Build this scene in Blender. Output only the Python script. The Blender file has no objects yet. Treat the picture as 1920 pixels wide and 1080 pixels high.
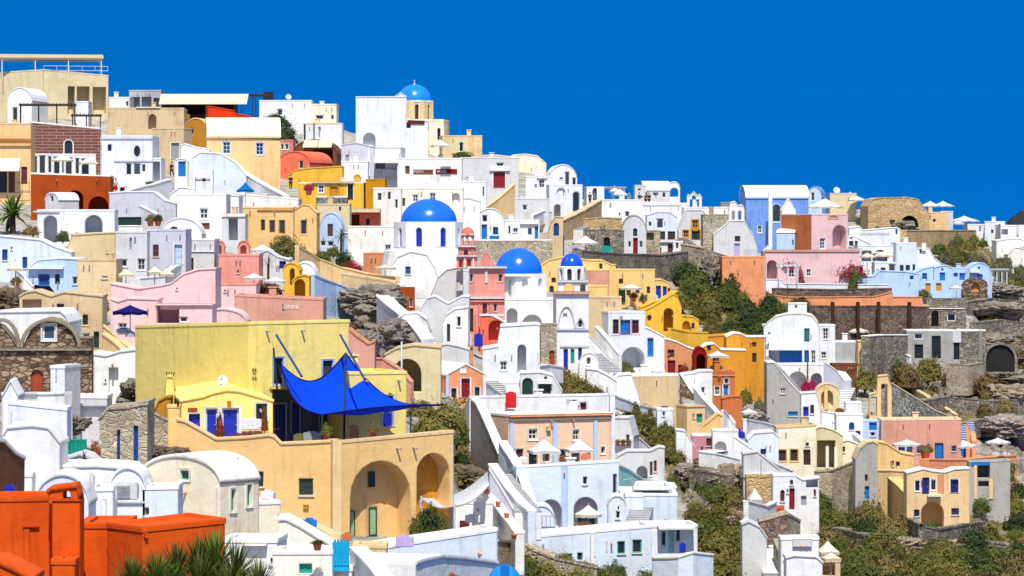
import bpy, bmesh, math, random
from mathutils import Vector, Matrix, noise
from mathutils.geometry import tessellate_polygon

# ------------------------------------------------------------------ camera geometry
F, CX, HY = 4500.0, 960.0, 440.0        # nominal focal length in photo pixels, principal column, eye level row
KY = 1.6                                # the lens is this much longer, the village this much deeper
SC = bpy.context.scene
COL = SC.collection
RX = random.Random(11)

DT = {-150: [(1250, 55), (1080, 72), (960, 82), (860, 100), (740, 125), (620, 165), (480, 215), (380, 260), (280, 295), (180, 330), (100, 350)],
      300: [(1250, 58), (1080, 78), (960, 95), (860, 115), (740, 142), (620, 178), (480, 222), (380, 262), (280, 300), (180, 335), (100, 360)],
      520: [(1250, 74), (1080, 98), (960, 115), (860, 125), (740, 150), (620, 189), (480, 233), (380, 271), (280, 307), (180, 340), (100, 365)],
      700: [(1250, 78), (1080, 102), (960, 119), (860, 130), (740, 160), (620, 200), (480, 245), (380, 280), (280, 315), (180, 345), (100, 370)],
      1000: [(1250, 108), (1080, 136), (960, 157), (860, 174), (740, 198), (620, 225), (480, 265), (380, 300), (280, 335), (180, 360), (100, 380)],
      1300: [(1250, 122), (1080, 148), (960, 178), (860, 205), (740, 230), (620, 255), (480, 290), (380, 335), (280, 365), (100, 400)],
      1600: [(1250, 130), (1080, 165), (960, 200), (860, 230), (740, 258), (620, 280), (480, 312), (380, 360), (280, 390), (100, 420)],
      2050: [(1250, 138), (1080, 175), (960, 215), (860, 245), (740, 270), (620, 297), (480, 340), (420, 385), (380, 420), (100, 480)]}
DX = sorted(DT)


def _dcol(x, y):
    t = DT[x]
    if y >= t[0][0]:
        a, b = t[0], t[1]
    elif y <= t[-1][0]:
        a, b = t[-2], t[-1]
    else:
        for a, b in zip(t, t[1:]):
            if b[0] <= y <= a[0]:
                break
    k = (y - a[0]) / (b[0] - a[0])
    return 1.0 / max(1e-3, (1 / a[1]) * (1 - k) + (1 / b[1]) * k)


def D(x, y):
    """Distance of the hillside where the view ray through photo point (x, y) meets it."""
    x = max(DX[0], min(DX[-1], x))
    for a, b in zip(DX, DX[1:]):
        if a <= x <= b:
            break
    k = (x - a) / (b - a)
    k = k * k * (3 - 2 * k)
    return _dcol(a, y) * (1 - k) + _dcol(b, y) * k


def P(x, y, d):
    return Vector(((x - CX) / F * d, d * KY, (HY - y) / F * d))


def Z(y, d):
    return (HY - y) / F * d


# ------------------------------------------------------------------ colours and materials
def lin(c):
    c = c / 255.0
    return c / 12.92 if c <= 0.04045 else ((c + 0.055) / 1.055) ** 2.4


KA = 0.96


def alb(r, g, b):
    """base colour of a wall that looks (r, g, b) in full sun"""
    return tuple(min(0.86, max(0.004, lin(v) / KA)) for v in (r, g, b))


PAL = {
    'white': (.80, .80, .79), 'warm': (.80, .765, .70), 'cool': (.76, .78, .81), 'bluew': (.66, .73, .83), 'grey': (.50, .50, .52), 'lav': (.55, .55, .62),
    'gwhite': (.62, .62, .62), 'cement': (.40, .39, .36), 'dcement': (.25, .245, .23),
    'beige': alb(210, 194, 154), 'sand': alb(218, 196, 150), 'tan': alb(226, 186, 124), 'khaki': alb(205, 180, 140), 'ochre': alb(226, 188, 132), 'dochre': alb(176, 120, 40),
    'yellow': alb(236, 212, 122), 'pyellow': alb(238, 216, 126), 'gold': alb(222, 176, 62), 'dgold': alb(190, 132, 8), 'mustard': alb(204, 140, 44), 'butter': alb(226, 192, 122),
    'pink': alb(240, 194, 192), 'dusty': alb(222, 184, 184), 'salmon': alb(210, 128, 116), 'peach': alb(242, 196, 162), 'apricot': alb(228, 150, 105), 'rose': alb(205, 150, 130),
    'orange': alb(210, 80, 5), 'rust': alb(160, 66, 14), 'terra': alb(226, 112, 86), 'coral': alb(222, 146, 132), 'redor': alb(214, 58, 12), 'brick': alb(122, 78, 66), 'brown': alb(110, 66, 44),
    'maroon': alb(96, 40, 40), 'clay': alb(205, 140, 100), 'cinn': alb(190, 110, 62), 'ltan': alb(222, 190, 140), 'mauve': alb(190, 128, 140),
    'blue': alb(112, 150, 216), 'lblue': alb(178, 202, 236), 'teal': alb(20, 150, 130), 'cyan': alb(20, 165, 215), 'aqua': alb(160, 220, 214),
    'navy': alb(30, 30, 110), 'royal': alb(0, 40, 170), 'azure': alb(0, 110, 190), 'dblue': alb(14, 60, 130), 'dom': (.0035, .14, .86), 'dom2': (.0035, .075, .66), 'dom3': (.004, .23, .86),
    'rim': alb(146, 134, 116), 'loggia': (.085, .10, .115), 'sail': (.003, .075, .86), 'red': alb(205, 20, 4), 'dred': alb(130, 14, 14), 'wood': alb(120, 64, 30), 'dwood': alb(62, 42, 32), 'dark': (.012, .014, .014), 'green': alb(20, 70, 55), 'dgreen': alb(22, 52, 42),  # loggia: tone of the sail's cast shade, put into the colour
    'mint': alb(150, 180, 130), 'lilac': alb(190, 170, 215), 'cream': alb(232, 222, 196), 'ivory': alb(236, 230, 214), 'lgrey': (.42, .43, .45), 'steel': (.33, .35, .37), 'black': (.02, .02, .02), 'magenta': alb(200, 10, 80), 'olive': alb(110, 110, 50)}
MAT = {}


def _nt(name):
    m = bpy.data.materials.new(name)
    m.use_nodes = True
    nt = m.node_tree
    return m, nt, nt.nodes, nt.links, nt.nodes['Principled BSDF']


def _noise(N, L, scale, detail=4, vec=None, rough=.55):
    n = N.new('ShaderNodeTexNoise')
    n.inputs['Scale'].default_value = scale
    n.inputs['Detail'].default_value = detail
    n.inputs['Roughness'].default_value = rough
    if vec is not None:
        L.new(vec, n.inputs['Vector'])
    return n


def _scaled(N, L, sx, sy, sz):
    g = N.new('ShaderNodeNewGeometry')
    mp = N.new('ShaderNodeMapping')
    mp.inputs['Scale'].default_value = (sx, sy, sz)
    L.new(g.outputs['Position'], mp.inputs['Vector'])
    return mp.outputs['Vector']


def _ramp(N, L, fac, stops):
    r = N.new('ShaderNodeValToRGB')
    e = r.color_ramp.elements
    while len(e) < len(stops):
        e.new(.5)
    for q, (p, c) in zip(e, stops):
        q.position = p
        q.color = (*c, 1) if len(c) == 3 else c
    L.new(fac, r.inputs['Fac'])
    return r.outputs['Color']


def _mix(N, L, mode, fac, a, b):
    m = N.new('ShaderNodeMix')
    m.data_type = 'RGBA'
    m.blend_type = mode
    for sock, v in ((m.inputs[0], fac), (m.inputs[6], a), (m.inputs[7], b)):
        if hasattr(v, 'is_linked'):
            L.new(v, sock)
        elif isinstance(v, tuple):
            sock.default_value = (*v, 1)
        else:
            sock.default_value = v
    return m.outputs[2]


def _bump(N, L, h, strength, dist, bsdf):
    b = N.new('ShaderNodeBump')
    b.inputs['Strength'].default_value = strength
    b.inputs['Distance'].default_value = dist
    L.new(h, b.inputs['Height'])
    L.new(b.outputs['Normal'], bsdf.inputs['Normal'])
    return b


def plaster(c):
    """limewashed plaster: patchy tone, rain streaks, trowel bumps"""
    k = ('plaster', c)
    if k in MAT:
        return MAT[k]
    m, nt, N, L, B = _nt('plaster_' + c)
    col = PAL[c]
    lum = sum(col) / 3
    n1 = _noise(N, L, .55, 5)
    g = N.new('ShaderNodeNewGeometry')
    L.new(g.outputs['Position'], n1.inputs['Vector'])
    lo = tuple(v * k_ for v, k_ in zip(col, (.88, .86, .835) if lum > .5 else (.80, .77, .74)))
    c1 = _ramp(N, L, n1.outputs['Fac'], [(.30, lo), (.50, col)])
    n2 = _noise(N, L, 1.0, 3, _scaled(N, L, 3.2, 3.2, .28))
    st = _ramp(N, L, n2.outputs['Fac'], [(.32, (.74, .71, .66)), (.45, (1, 1, 1))])
    n3 = _noise(N, L, 7.0, 4)
    L.new(g.outputs['Position'], n3.inputs['Vector'])
    sp = _ramp(N, L, n3.outputs['Fac'], [(.28, (.86, .85, .83)), (.42, (1, 1, 1))])
    x = _mix(N, L, 'MULTIPLY', .5 if lum > .5 else .55, c1, st)
    x = _mix(N, L, 'MULTIPLY', .6, x, sp)
    L.new(x, B.inputs['Base Color'])
    B.inputs['Roughness'].default_value = .88
    B.inputs['Specular IOR Level'].default_value = .2
    bv = N.new('ShaderNodeBevel')
    bv.samples = 4
    bv.inputs['Radius'].default_value = .11
    n4 = _noise(N, L, 2.2, 6)
    L.new(g.outputs['Position'], n4.inputs['Vector'])
    L.new(bv.outputs[0], _bump(N, L, n4.outputs['Fac'], .35, .12, B).inputs['Normal'])
    MAT[k] = m
    return m


def paint(c, rough=.45):
    k = ('paint', c, rough)
    if k in MAT:
        return MAT[k]
    m, nt, N, L, B = _nt('paint_' + c)
    col = PAL[c]
    n = _noise(N, L, 5, 4)
    g = N.new('ShaderNodeNewGeometry')
    L.new(g.outputs['Position'], n.inputs['Vector'])
    L.new(_ramp(N, L, n.outputs['Fac'], [(.3, tuple(v * .75 for v in col)), (.6, col)]), B.inputs['Base Color'])
    B.inputs['Roughness'].default_value = rough
    MAT[k] = m
    return m


def gloss(c, rough=.22):
    """enamel paint of the church domes"""
    k = ('gloss', c)
    if k in MAT:
        return MAT[k]
    m, nt, N, L, B = _nt('dome_enamel_' + c)
    col = PAL[c]
    n = _noise(N, L, .8, 5)
    g = N.new('ShaderNodeNewGeometry')
    L.new(g.outputs['Position'], n.inputs['Vector'])
    L.new(_ramp(N, L, n.outputs['Fac'], [(.3, tuple(v * .85 for v in col)), (.65, col)]), B.inputs['Base Color'])
    B.inputs['Roughness'].default_value = rough
    B.inputs['Specular IOR Level'].default_value = .6
    MAT[k] = m
    return m


def fabric(c):
    k = ('fabric', c)
    if k in MAT:
        return MAT[k]
    m, nt, N, L, B = _nt('cloth_' + c)
    col = PAL[c]
    n = _noise(N, L, 2.5, 4)
    g = N.new('ShaderNodeNewGeometry')
    L.new(g.outputs['Position'], n.inputs['Vector'])
    L.new(_ramp(N, L, n.outputs['Fac'], [(.3, tuple(v * .85 for v in col)), (.65, col)]), B.inputs['Base Color'])
    B.inputs['Roughness'].default_value = .9
    B.inputs['Specular IOR Level'].default_value = .1
    t = N.new('ShaderNodeBsdfTranslucent')
    t.inputs['Color'].default_value = (*col, 1)
    ms = N.new('ShaderNodeMixShader')
    ms.inputs[0].default_value = .28
    L.new(B.outputs[0], ms.inputs[1])
    L.new(t.outputs[0], ms.inputs[2])
    L.new(ms.outputs[0], N['Material Output'].inputs['Surface'])
    MAT[k] = m
    return m


def glass():
    k = 'glass'
    if k in MAT:
        return MAT[k]
    m, nt, N, L, B = _nt('window_glass')
    oi = N.new('ShaderNodeObjectInfo')
    L.new(_ramp(N, L, oi.outputs['Random'], [(0, (.008, .01, .012)), (.45, (.03, .035, .03)), (.8, (.05, .045, .03)), (1, (.06, .075, .09))]), B.inputs['Base Color'])
    B.inputs['Roughness'].default_value = .08
    B.inputs['Specular IOR Level'].default_value = .6
    MAT[k] = m
    return m


def stone(name, a, b, mortar, scale=2.2, flat=1.6, bump=.9):
    """rubble masonry: irregular cells with joints"""
    k = ('stone', name)
    if k in MAT:
        return MAT[k]
    m, nt, N, L, B = _nt('masonry_' + name)
    vec = _scaled(N, L, 1, 1, flat)
    nz = _noise(N, L, 1.6, 2, vec)
    w = N.new('ShaderNodeVectorMath')
    w.operation = 'MULTIPLY_ADD'
    L.new(nz.outputs['Color'], w.inputs[0])
    w.inputs[1].default_value = (.35, .35, .35)
    L.new(vec, w.inputs[2])
    v1 = N.new('ShaderNodeTexVoronoi')
    v1.inputs['Scale'].default_value = scale
    L.new(w.outputs[0], v1.inputs['Vector'])
    v2 = N.new('ShaderNodeTexVoronoi')
    v2.feature = 'DISTANCE_TO_EDGE'
    v2.inputs['Scale'].default_value = scale
    L.new(w.outputs[0], v2.inputs['Vector'])
    sx = N.new('ShaderNodeSeparateColor')
    L.new(v1.outputs['Color'], sx.inputs[0])
    cc = _ramp(N, L, sx.outputs[0], [(0, a), (.55, tuple((p + q) / 2 for p, q in zip(a, b))), (1, b)])
    e = _ramp(N, L, v2.outputs['Distance'], [(.02, (0, 0, 0)), (.10, (1, 1, 1))])
    c = _mix(N, L, 'MIX', e, mortar, cc)
    n3 = _noise(N, L, .5, 4, vec)
    t = _ramp(N, L, n3.outputs['Fac'], [(.3, (.72, .70, .68)), (.65, (1.1, 1.08, 1.05))])
    L.new(_mix(N, L, 'MULTIPLY', .8, c, t), B.inputs['Base Color'])
    B.inputs['Roughness'].default_value = .92
    B.inputs['Specular IOR Level'].default_value = .2
    mm = N.new('ShaderNodeMath')
    mm.operation = 'MULTIPLY_ADD'
    n5 = _noise(N, L, 9, 4, vec)
    L.new(n5.outputs['Fac'], mm.inputs[0])
    mm.inputs[1].default_value = .4
    L.new(e, mm.inputs[2])
    _bump(N, L, mm.outputs[0], bump, .12, B)
    MAT[k] = m
    return m


def courses():
    """dark red volcanic stone laid in thin regular courses"""
    k = 'courses'
    if k in MAT:
        return MAT[k]
    m, nt, N, L, B = _nt('coursed_red_stone')
    g = N.new('ShaderNodeNewGeometry')
    sp = N.new('ShaderNodeSeparateXYZ')
    L.new(g.outputs['Position'], sp.inputs[0])
    cb = N.new('ShaderNodeCombineXYZ')
    L.new(sp.outputs['X'], cb.inputs['X'])
    L.new(sp.outputs['Z'], cb.inputs['Y'])
    br = N.new('ShaderNodeTexBrick')
    br.inputs['Scale'].default_value = 1.0
    br.inputs['Brick Width'].default_value = 1.6
    br.inputs['Row Height'].default_value = .36
    br.inputs['Mortar Size'].default_value = .045
    br.inputs['Color1'].default_value = (*alb(118, 74, 62), 1)
    br.inputs['Color2'].default_value = (*alb(98, 58, 50), 1)
    br.inputs['Mortar'].default_value = (*alb(160, 122, 108), 1)
    L.new(cb.outputs[0], br.inputs['Vector'])
    L.new(br.outputs['Color'], B.inputs['Base Color'])
    B.inputs['Roughness'].default_value = .9
    _bump(N, L, br.outputs['Fac'], -.5, .06, B)
    MAT[k] = m
    return m


def mat(c):
    """material by palette name: plaster, or one of the masonries"""
    if c == 'rubble':
        return stone(c, alb(178, 152, 126), alb(80, 60, 50), alb(120, 104, 90), 2.3, 1.9, 1.2)
    if c == 'graystone':
        return stone(c, alb(170, 162, 146), alb(96, 90, 82), alb(130, 124, 112), 2.4, 1.6)
    if c == 'darkstone':
        return stone(c, alb(146, 122, 108), alb(80, 70, 64), alb(112, 98, 90), 2.2, 1.6)
    if c == 'tanstone':
        return stone(c, alb(212, 184, 140), alb(176, 146, 104), alb(196, 168, 124), 2.0, 1.7, .7)
    if c == 'palestone':
        return stone(c, alb(196, 184, 160), alb(150, 138, 116), alb(206, 196, 174), 2.6, 1.6)
    if c == 'pebble':
        return stone(c, alb(170, 170, 160), alb(70, 76, 76), alb(140, 138, 126), 4.0, 1.0)
    if c == 'courses':
        return courses()
    if c == 'glass':
        return glass()
    return plaster(c)


def leafmat(name, a, b, trans=.25):
    k = ('leaf', name)
    if k in MAT:
        return MAT[k]
    m, nt, N, L, B = _nt('foliage_' + name)
    g = N.new('ShaderNodeNewGeometry')
    n = _noise(N, L, 1.1, 3)
    L.new(g.outputs['Position'], n.inputs['Vector'])
    oi = N.new('ShaderNodeObjectInfo')
    ad = N.new('ShaderNodeMath')
    ad.operation = 'MULTIPLY_ADD'
    L.new(oi.outputs['Random'], ad.inputs[0])
    ad.inputs[1].default_value = .3
    L.new(n.outputs['Fac'], ad.inputs[2])
    rp = N.new('ShaderNodeMath')
    rp.operation = 'MULTIPLY_ADD'
    L.new(g.outputs['Random Per Island'], rp.inputs[0])
    rp.inputs[1].default_value = .17
    L.new(ad.outputs[0], rp.inputs[2])
    c = _ramp(N, L, rp.outputs[0], [(.4, a), (1.0, b)])
    L.new(c, B.inputs['Base Color'])
    B.inputs['Roughness'].default_value = .65
    B.inputs['Specular IOR Level'].default_value = .25
    t = N.new('ShaderNodeBsdfTranslucent')
    L.new(c, t.inputs['Color'])
    ms = N.new('ShaderNodeMixShader')
    ms.inputs[0].default_value = trans
    L.new(B.outputs[0], ms.inputs[1])
    L.new(t.outputs[0], ms.inputs[2])
    L.new(ms.outputs[0], N['Material Output'].inputs['Surface'])
    MAT[k] = m
    return m


LEAF = {'olive': ((.075, .075, .013), (.24, .21, .045)), 'green': ((.045, .07, .012), (.15, .17, .03)), 'deep': ((.014, .034, .008), (.055, .09, .02)), 'dry': ((.12, .085, .025), (.30, .22, .08)),
        'rust': ((.10, .06, .02), (.24, .15, .055)), 'lime': ((.05, .11, .012), (.16, .24, .03)), 'grey': ((.08, .09, .05), (.2, .2, .11)), 'magenta': ((.30, .005, .06), (.55, .02, .16)), 'crimson': ((.22, .004, .01), (.42, .01, .03)), 'red': ((.4, .01, .008), (.6, .03, .02))}


def leaf(n):
    return leafmat(n, *LEAF[n])


# ------------------------------------------------------------------ object helpers
def link(name, bm, material, parent=None, smooth=False):
    me = bpy.data.meshes.new(name)
    bm.to_mesh(me)
    bm.free()
    for mm in (material if isinstance(material, (list, tuple)) else [material]):
        me.materials.append(mm)
    if smooth:
        for p in me.polygons:
            p.use_smooth = True
    o = bpy.data.objects.new(name, me)
    COL.objects.link(o)
    if parent is not None:
        o.parent = parent
        o.matrix_parent_inverse = Matrix.Translation(-parent.location)
    return o


def tag(o, label, cat, group=None, kind=None):
    if label:
        o['label'] = label
    if cat:
        o['category'] = cat
    if group:
        o['group'] = group
    if kind:
        o['kind'] = kind
    return o


def thing(name, label, cat, loc, group=None):
    o = bpy.data.objects.new(name, None)
    o.empty_display_size = .3
    COL.objects.link(o)
    o.location = loc
    return tag(o, label, cat, group)


class Face:
    """a vertical plane: origin O, direction u along it, inward direction n (plan view)"""

    def __init__(s, O, u, n):
        s.O, s.u, s.n = O, u, n

    def s_at(s, px):
        r = Vector(((px - CX) / F, KY))
        den = s.u.x * r.y - s.u.y * r.x
        t = -(s.O.x * r.y - s.O.y * r.x) / den
        return t, (s.O.y + s.u.y * t) / KY

    def st(s, px, py):
        t, d = s.s_at(px)
        return Vector((t, Z(py, d)))

    def w(s, a, t, w=0.0):
        q = s.O + s.u * a + s.n * w
        return Vector((q.x, q.y, t))


def arc(x0, y0, x1, y1, h, n=14):
    """points of a half ellipse from (x0,y0) to (x1,y1) rising h"""
    o = []
    for i in range(n + 1):
        k = i / n
        o.append(Vector((x0 + (x1 - x0) * (.5 - .5 * math.cos(math.pi * k)), y0 + (y1 - y0) * k + h * math.sin(math.pi * k))))
    return o


def outline(kind, s0, t0, s1, t1):
    if kind == 'a':
        r = min((s1 - s0) / 2, (t1 - t0) * .8)
        return [Vector((s0, t0)), Vector((s1, t0))] + list(reversed(arc(s0, t1 - r, s1, t1 - r, r, 10)))
    if kind == 'e':
        cx, cy = (s0 + s1) / 2, (t0 + t1) / 2
        return [Vector((cx + (s1 - s0) / 2 * math.cos(a), cy + (t1 - t0) / 2 * math.sin(a))) for a in [i * math.tau / 16 for i in range(16)]]
    return [Vector((s0, t0)), Vector((s1, t0)), Vector((s1, t1)), Vector((s0, t1))]


def fill(bm, f, loops, w=0.0, flip=False):
    v3 = [[Vector((p.x, p.y, 0)) for p in lp] for lp in loops]
    flat = [p for lp in loops for p in lp]
    vs = [bm.verts.new(f.w(p.x, p.y, w)) for p in flat]
    for t in tessellate_polygon(v3):
        a, b, c = (flat[i] for i in t)
        ar = (b.x - a.x) * (c.y - a.y) - (b.y - a.y) * (c.x - a.x)
        if abs(ar) < 1e-9:
            continue
        ids = list(t) if (ar > 0) != flip else list(reversed(t))
        try:
            bm.faces.new([vs[i] for i in ids])
        except ValueError:
            pass


def band(bm, f, lp, w0, w1):
    n = len(lp)
    a = [bm.verts.new(f.w(p.x, p.y, w0)) for p in lp]
    b = [bm.verts.new(f.w(p.x, p.y, w1)) for p in lp]
    for i in range(n):
        j = (i + 1) % n
        bm.faces.new((a[i], a[j], b[j], b[i]))


def prism(bm, f, lp, w0, w1, holes=()):
    """solid plate with outline lp (and holes) between inward offsets w0 and w1"""
    fill(bm, f, [lp, *holes], w0)
    fill(bm, f, [lp, *holes], w1, True)
    for l in (lp, *holes):
        band(bm, f, l, w0, w1)


def box(bm, c, sx, sy, sz, rz=0.0):
    M = Matrix.Translation(c) @ Matrix.Rotation(rz, 4, 'Z') @ Matrix.Diagonal((sx, sy, sz, 1))
    bmesh.ops.create_cube(bm, size=1.0, matrix=M)


def tube(bm, a, b, r, n=8, r2=None):
    a, b = Vector(a), Vector(b)
    d = b - a
    if d.length < 1e-6:
        return
    q = d.to_track_quat('Z', 'Y').to_matrix().to_4x4()
    bmesh.ops.create_cone(bm, cap_ends=True, segments=n, radius1=r, radius2=r if r2 is None else r2, depth=d.length, matrix=Matrix.Translation((a + b) / 2) @ q)


def lathe(bm, c, prof, n=32, rot=0.0):
    """surface of revolution about the vertical through c; prof = [(radius, z)...]"""
    rings = []
    for r, z in prof:
        if r < 1e-4:
            rings.append([bm.verts.new((c[0], c[1], z))])
        else:
            rings.append([bm.verts.new((c[0] + r * math.cos(rot + i * math.tau / n), c[1] + r * math.sin(rot + i * math.tau / n), z)) for i in range(n)])
    for A, B_ in zip(rings, rings[1:]):
        for i in range(n):
            j = (i + 1) % n
            if len(A) == 1 and len(B_) == 1:
                continue
            if len(A) == 1:
                bm.faces.new((A[0], B_[j], B_[i]))
            elif len(B_) == 1:
                bm.faces.new((A[i], A[j], B_[0]))
            else:
                bm.faces.new((A[i], A[j], B_[j], B_[i]))


# ------------------------------------------------------------------ openings in a wall
def parse(ops):
    out = []
    for o in ops.split(';'):
        t = o.split()
        if not t:
            continue
        st = t[0]
        side = False
        if st[0] == 's' and len(st) > 1:
            side, st = True, st[1:]
        r = dict(st=st, side=side, px=[float(v) for v in t[1:5]], col=None, kind='r', trim=None, rec=None, name=None, text=None, out=None, mull=True, frame=None, bk=0.0)
        for q in t[5:]:
            if q in ('a', 'e'):
                r['kind'] = q
            elif q[:2] == 't:':
                r['trim'] = q[2:]
            elif q[:2] == 'f:':
                r['frame'] = q[2:]
            elif q[:2] == 'n:':
                r['name'] = q[2:]
            elif q[:2] == 'x:':
                r['text'] = q[2:].replace('_', ' ')
            elif q[0] == 'r' and q[1:].replace('.', '').isdigit():
                r['rec'] = float(q[1:])
            elif q[0] == 'o' and q[1:].replace('.', '').isdigit():
                r['out'] = float(q[1:])
            elif q[0] == 'b' and q[1:].replace('.', '').isdigit():
                r['bk'] = float(q[1:])
            elif q == 'nm':
                r['mull'] = False
            else:
                r['col'] = q
        out.append(r)
    return out


def build_opening(o, f, root, bmw):
    """parts of one opening or wall piece; returns the hole to cut (outline, depth, closed, through) or None"""
    x0, y0, x1, y1 = o['px']
    f2 = Face(f.O + f.n * o['bk'], f.u, f.n)
    a, d0 = f2.s_at(x0)
    b, d1 = f2.s_at(x1)
    if a > b:
        a, b, d0, d1 = b, a, d1, d0
    dm = (d0 + d1) / 2
    t1, t0 = Z(y0, dm), Z(y1, dm)
    lp = outline(o['kind'], a, t0, b, t1)
    st = o['st']
    near = dm < 235
    if st == 'o':
        return lp, o['rec'] or 1.2, True, False
    if st == 'g':
        return lp, 0, False, True
    if st in 'wdp':
        rec = o['rec'] if o['rec'] is not None else (.16 if st == 'w' else .2)
        if st == 'p':
            rec = -.03
        off = o['bk']
        nm = o['name'] or ('window' if st == 'w' else 'door')
        bm = bmesh.new()
        col = o['col']
        prism(bm, f, lp, off + rec - .03, off + rec + .03)
        if st == 'w':
            m = glass() if col is None else paint(col)
        else:
            m = paint(col or 'wood')
            if near and b - a > .5 and o['kind'] == 'r':      # raised panels on the door leaf
                nx = 2 if b - a > 1.3 else 1
                for ix in range(nx):
                    for iy in range(3):
                        cs = a + (b - a) * (ix + .5) / nx
                        ct = t0 + (t1 - t0) * (iy + .5) / 3
                        hw, hh = (b - a) / nx * .34, (t1 - t0) / 3 * .38
                        prism(bm, f, outline('r', cs - hw, ct - hh, cs + hw, ct + hh), off + rec - .05, off + rec - .02)
        part = link(nm, bm, m, root)
        fc = o['frame'] or ('white' if st == 'w' and col is None else None)
        if fc:
            bw = min(.09, (b - a) * .12)
            bm = bmesh.new()
            inn = outline(o['kind'], a + bw, t0 + bw, b - bw, t1 - bw)
            prism(bm, f, lp, off + rec - .07, off + rec - .02, [inn])
            if o['mull'] and st == 'w' and o['kind'] == 'r' and b - a > .45:
                hw = bw * .35
                cs = (a + b) / 2
                prism(bm, f, outline('r', cs - hw, t0 + bw, cs + hw, t1 - bw), off + rec - .06, off + rec - .025)
                for k in ((1, 2) if t1 - t0 > 1.1 else (1,)):
                    ct = t0 + (t1 - t0) * k / (3 if t1 - t0 > 1.1 else 2)
                    prism(bm, f, outline('r', a + bw, ct - hw, b - bw, ct + hw), off + rec - .055, off + rec - .02)
            link('frame', bm, paint(fc), part)
        if st == 'd' and near and b - a > .5:
            bm = bmesh.new()
            q = f.w(b - .12, t0 + min(1.0, (t1 - t0) * .45), off + rec - .07)
            bmesh.ops.create_uvsphere(bm, u_segments=8, v_segments=6, radius=.035, matrix=Matrix.Translation(q))
            link('handle', bm, paint('steel', .3), part)
        if o['trim']:
            tw = min(.16, max(.09, (b - a) * .16))
            bm = bmesh.new()
            out = outline(o['kind'], a - tw, t0 - (tw if st == 'w' else 0), b + tw, t1 + tw)
            inn = outline(o['kind'], a, t0 + (0 if st == 'w' else .01), b, t1)
            prism(bm, f, out, off - .05, off + .02, [inn])
            link('surround', bm, plaster(o['trim']), part)
        elif st == 'w' and near:
            bm = bmesh.new()
            prism(bm, f, outline('r', a - .06, t0 - .07, b + .06, t0 - .003), off - .09, off + .05)
            link('sill', bm, plaster('warm'), part)
        if st == 'p' or off:
            return None
        return lp, rec, False, False
    if st == 'k':                        # a block standing proud of the wall: pilaster, cornice, balcony, chimney breast
        bm = bmesh.new()
        prism(bm, f, lp, -(o['out'] or .12), .05)
        link(o['name'] or 'pilaster', bm, mat(o['col'] or 'white'), root)
    elif st == 'c':                      # sloping awning
        bm = bmesh.new()
        w = o['out'] or 1.5
        ff = Face(f.O + f.u * a, f.n, f.u)
        prof = [Vector((.05, t1)), Vector((.05, t1 - .09)), Vector((-w, t0 - .09)), Vector((-w, t0))]
        prism(bm, ff, prof, 0, b - a)
        link(o['name'] or 'awning', bm, fabric(o['col'] or 'cream'), root)
    elif st == 't':
        cu = bpy.data.curves.new('lettering', 'FONT')
        cu.body = o['text']
        cu.align_x = 'CENTER'
        cu.align_y = 'CENTER'
        cu.size = (t1 - t0) * 1.1
        cu.extrude = .01
        cu.materials.append(paint(o['col'] or 'black'))
        tmp = bpy.data.objects.new('text', cu)
        COL.objects.link(tmp)
        dg = bpy.context.evaluated_depsgraph_get()
        me = bpy.data.meshes.new_from_object(tmp.evaluated_get(dg))
        bpy.data.objects.remove(tmp)
        ob = bpy.data.objects.new(o['name'] or 'lettering', me)
        COL.objects.link(ob)
        q = f.w((a + b) / 2, (t0 + t1) / 2, -(o['out'] or .06))
        X = Vector((f.u.x, f.u.y, 0))
        Y = Vector((0, 0, 1))
        M = Matrix((X, Y, X.cross(Y))).transposed().to_4x4()
        M.translation = q
        ob.parent = root
        ob.matrix_parent_inverse = Matrix.Translation(-root.location)
        ob.matrix_basis = M
    elif st == 'l':                      # railing of thin bars
        bm = bmesh.new()
        w = -(o['out'] or .05)
        n = max(2, int((b - a) / (.22 if near else 1.6)))
        for i in range(n + 1):
            s = a + (b - a) * i / n
            tube(bm, f.w(s, t0, w), f.w(s, t1, w), .018, 5)
        for t in (t0 + .05, t1):
            tube(bm, f.w(a, t, w), f.w(b, t, w), .028, 5)
        link(o['name'] or 'railing', bm, paint(o['col'] or 'black'), root)
    return None


def wobble(bm, amt=.035):
    """hand-built walls are never quite straight"""
    for v in bm.verts:
        q = v.co * .35
        v.co.x += noise.noise(q) * amt
        v.co.z += noise.noise(q + Vector((7.3, 1.1, 4.2))) * amt


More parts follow.
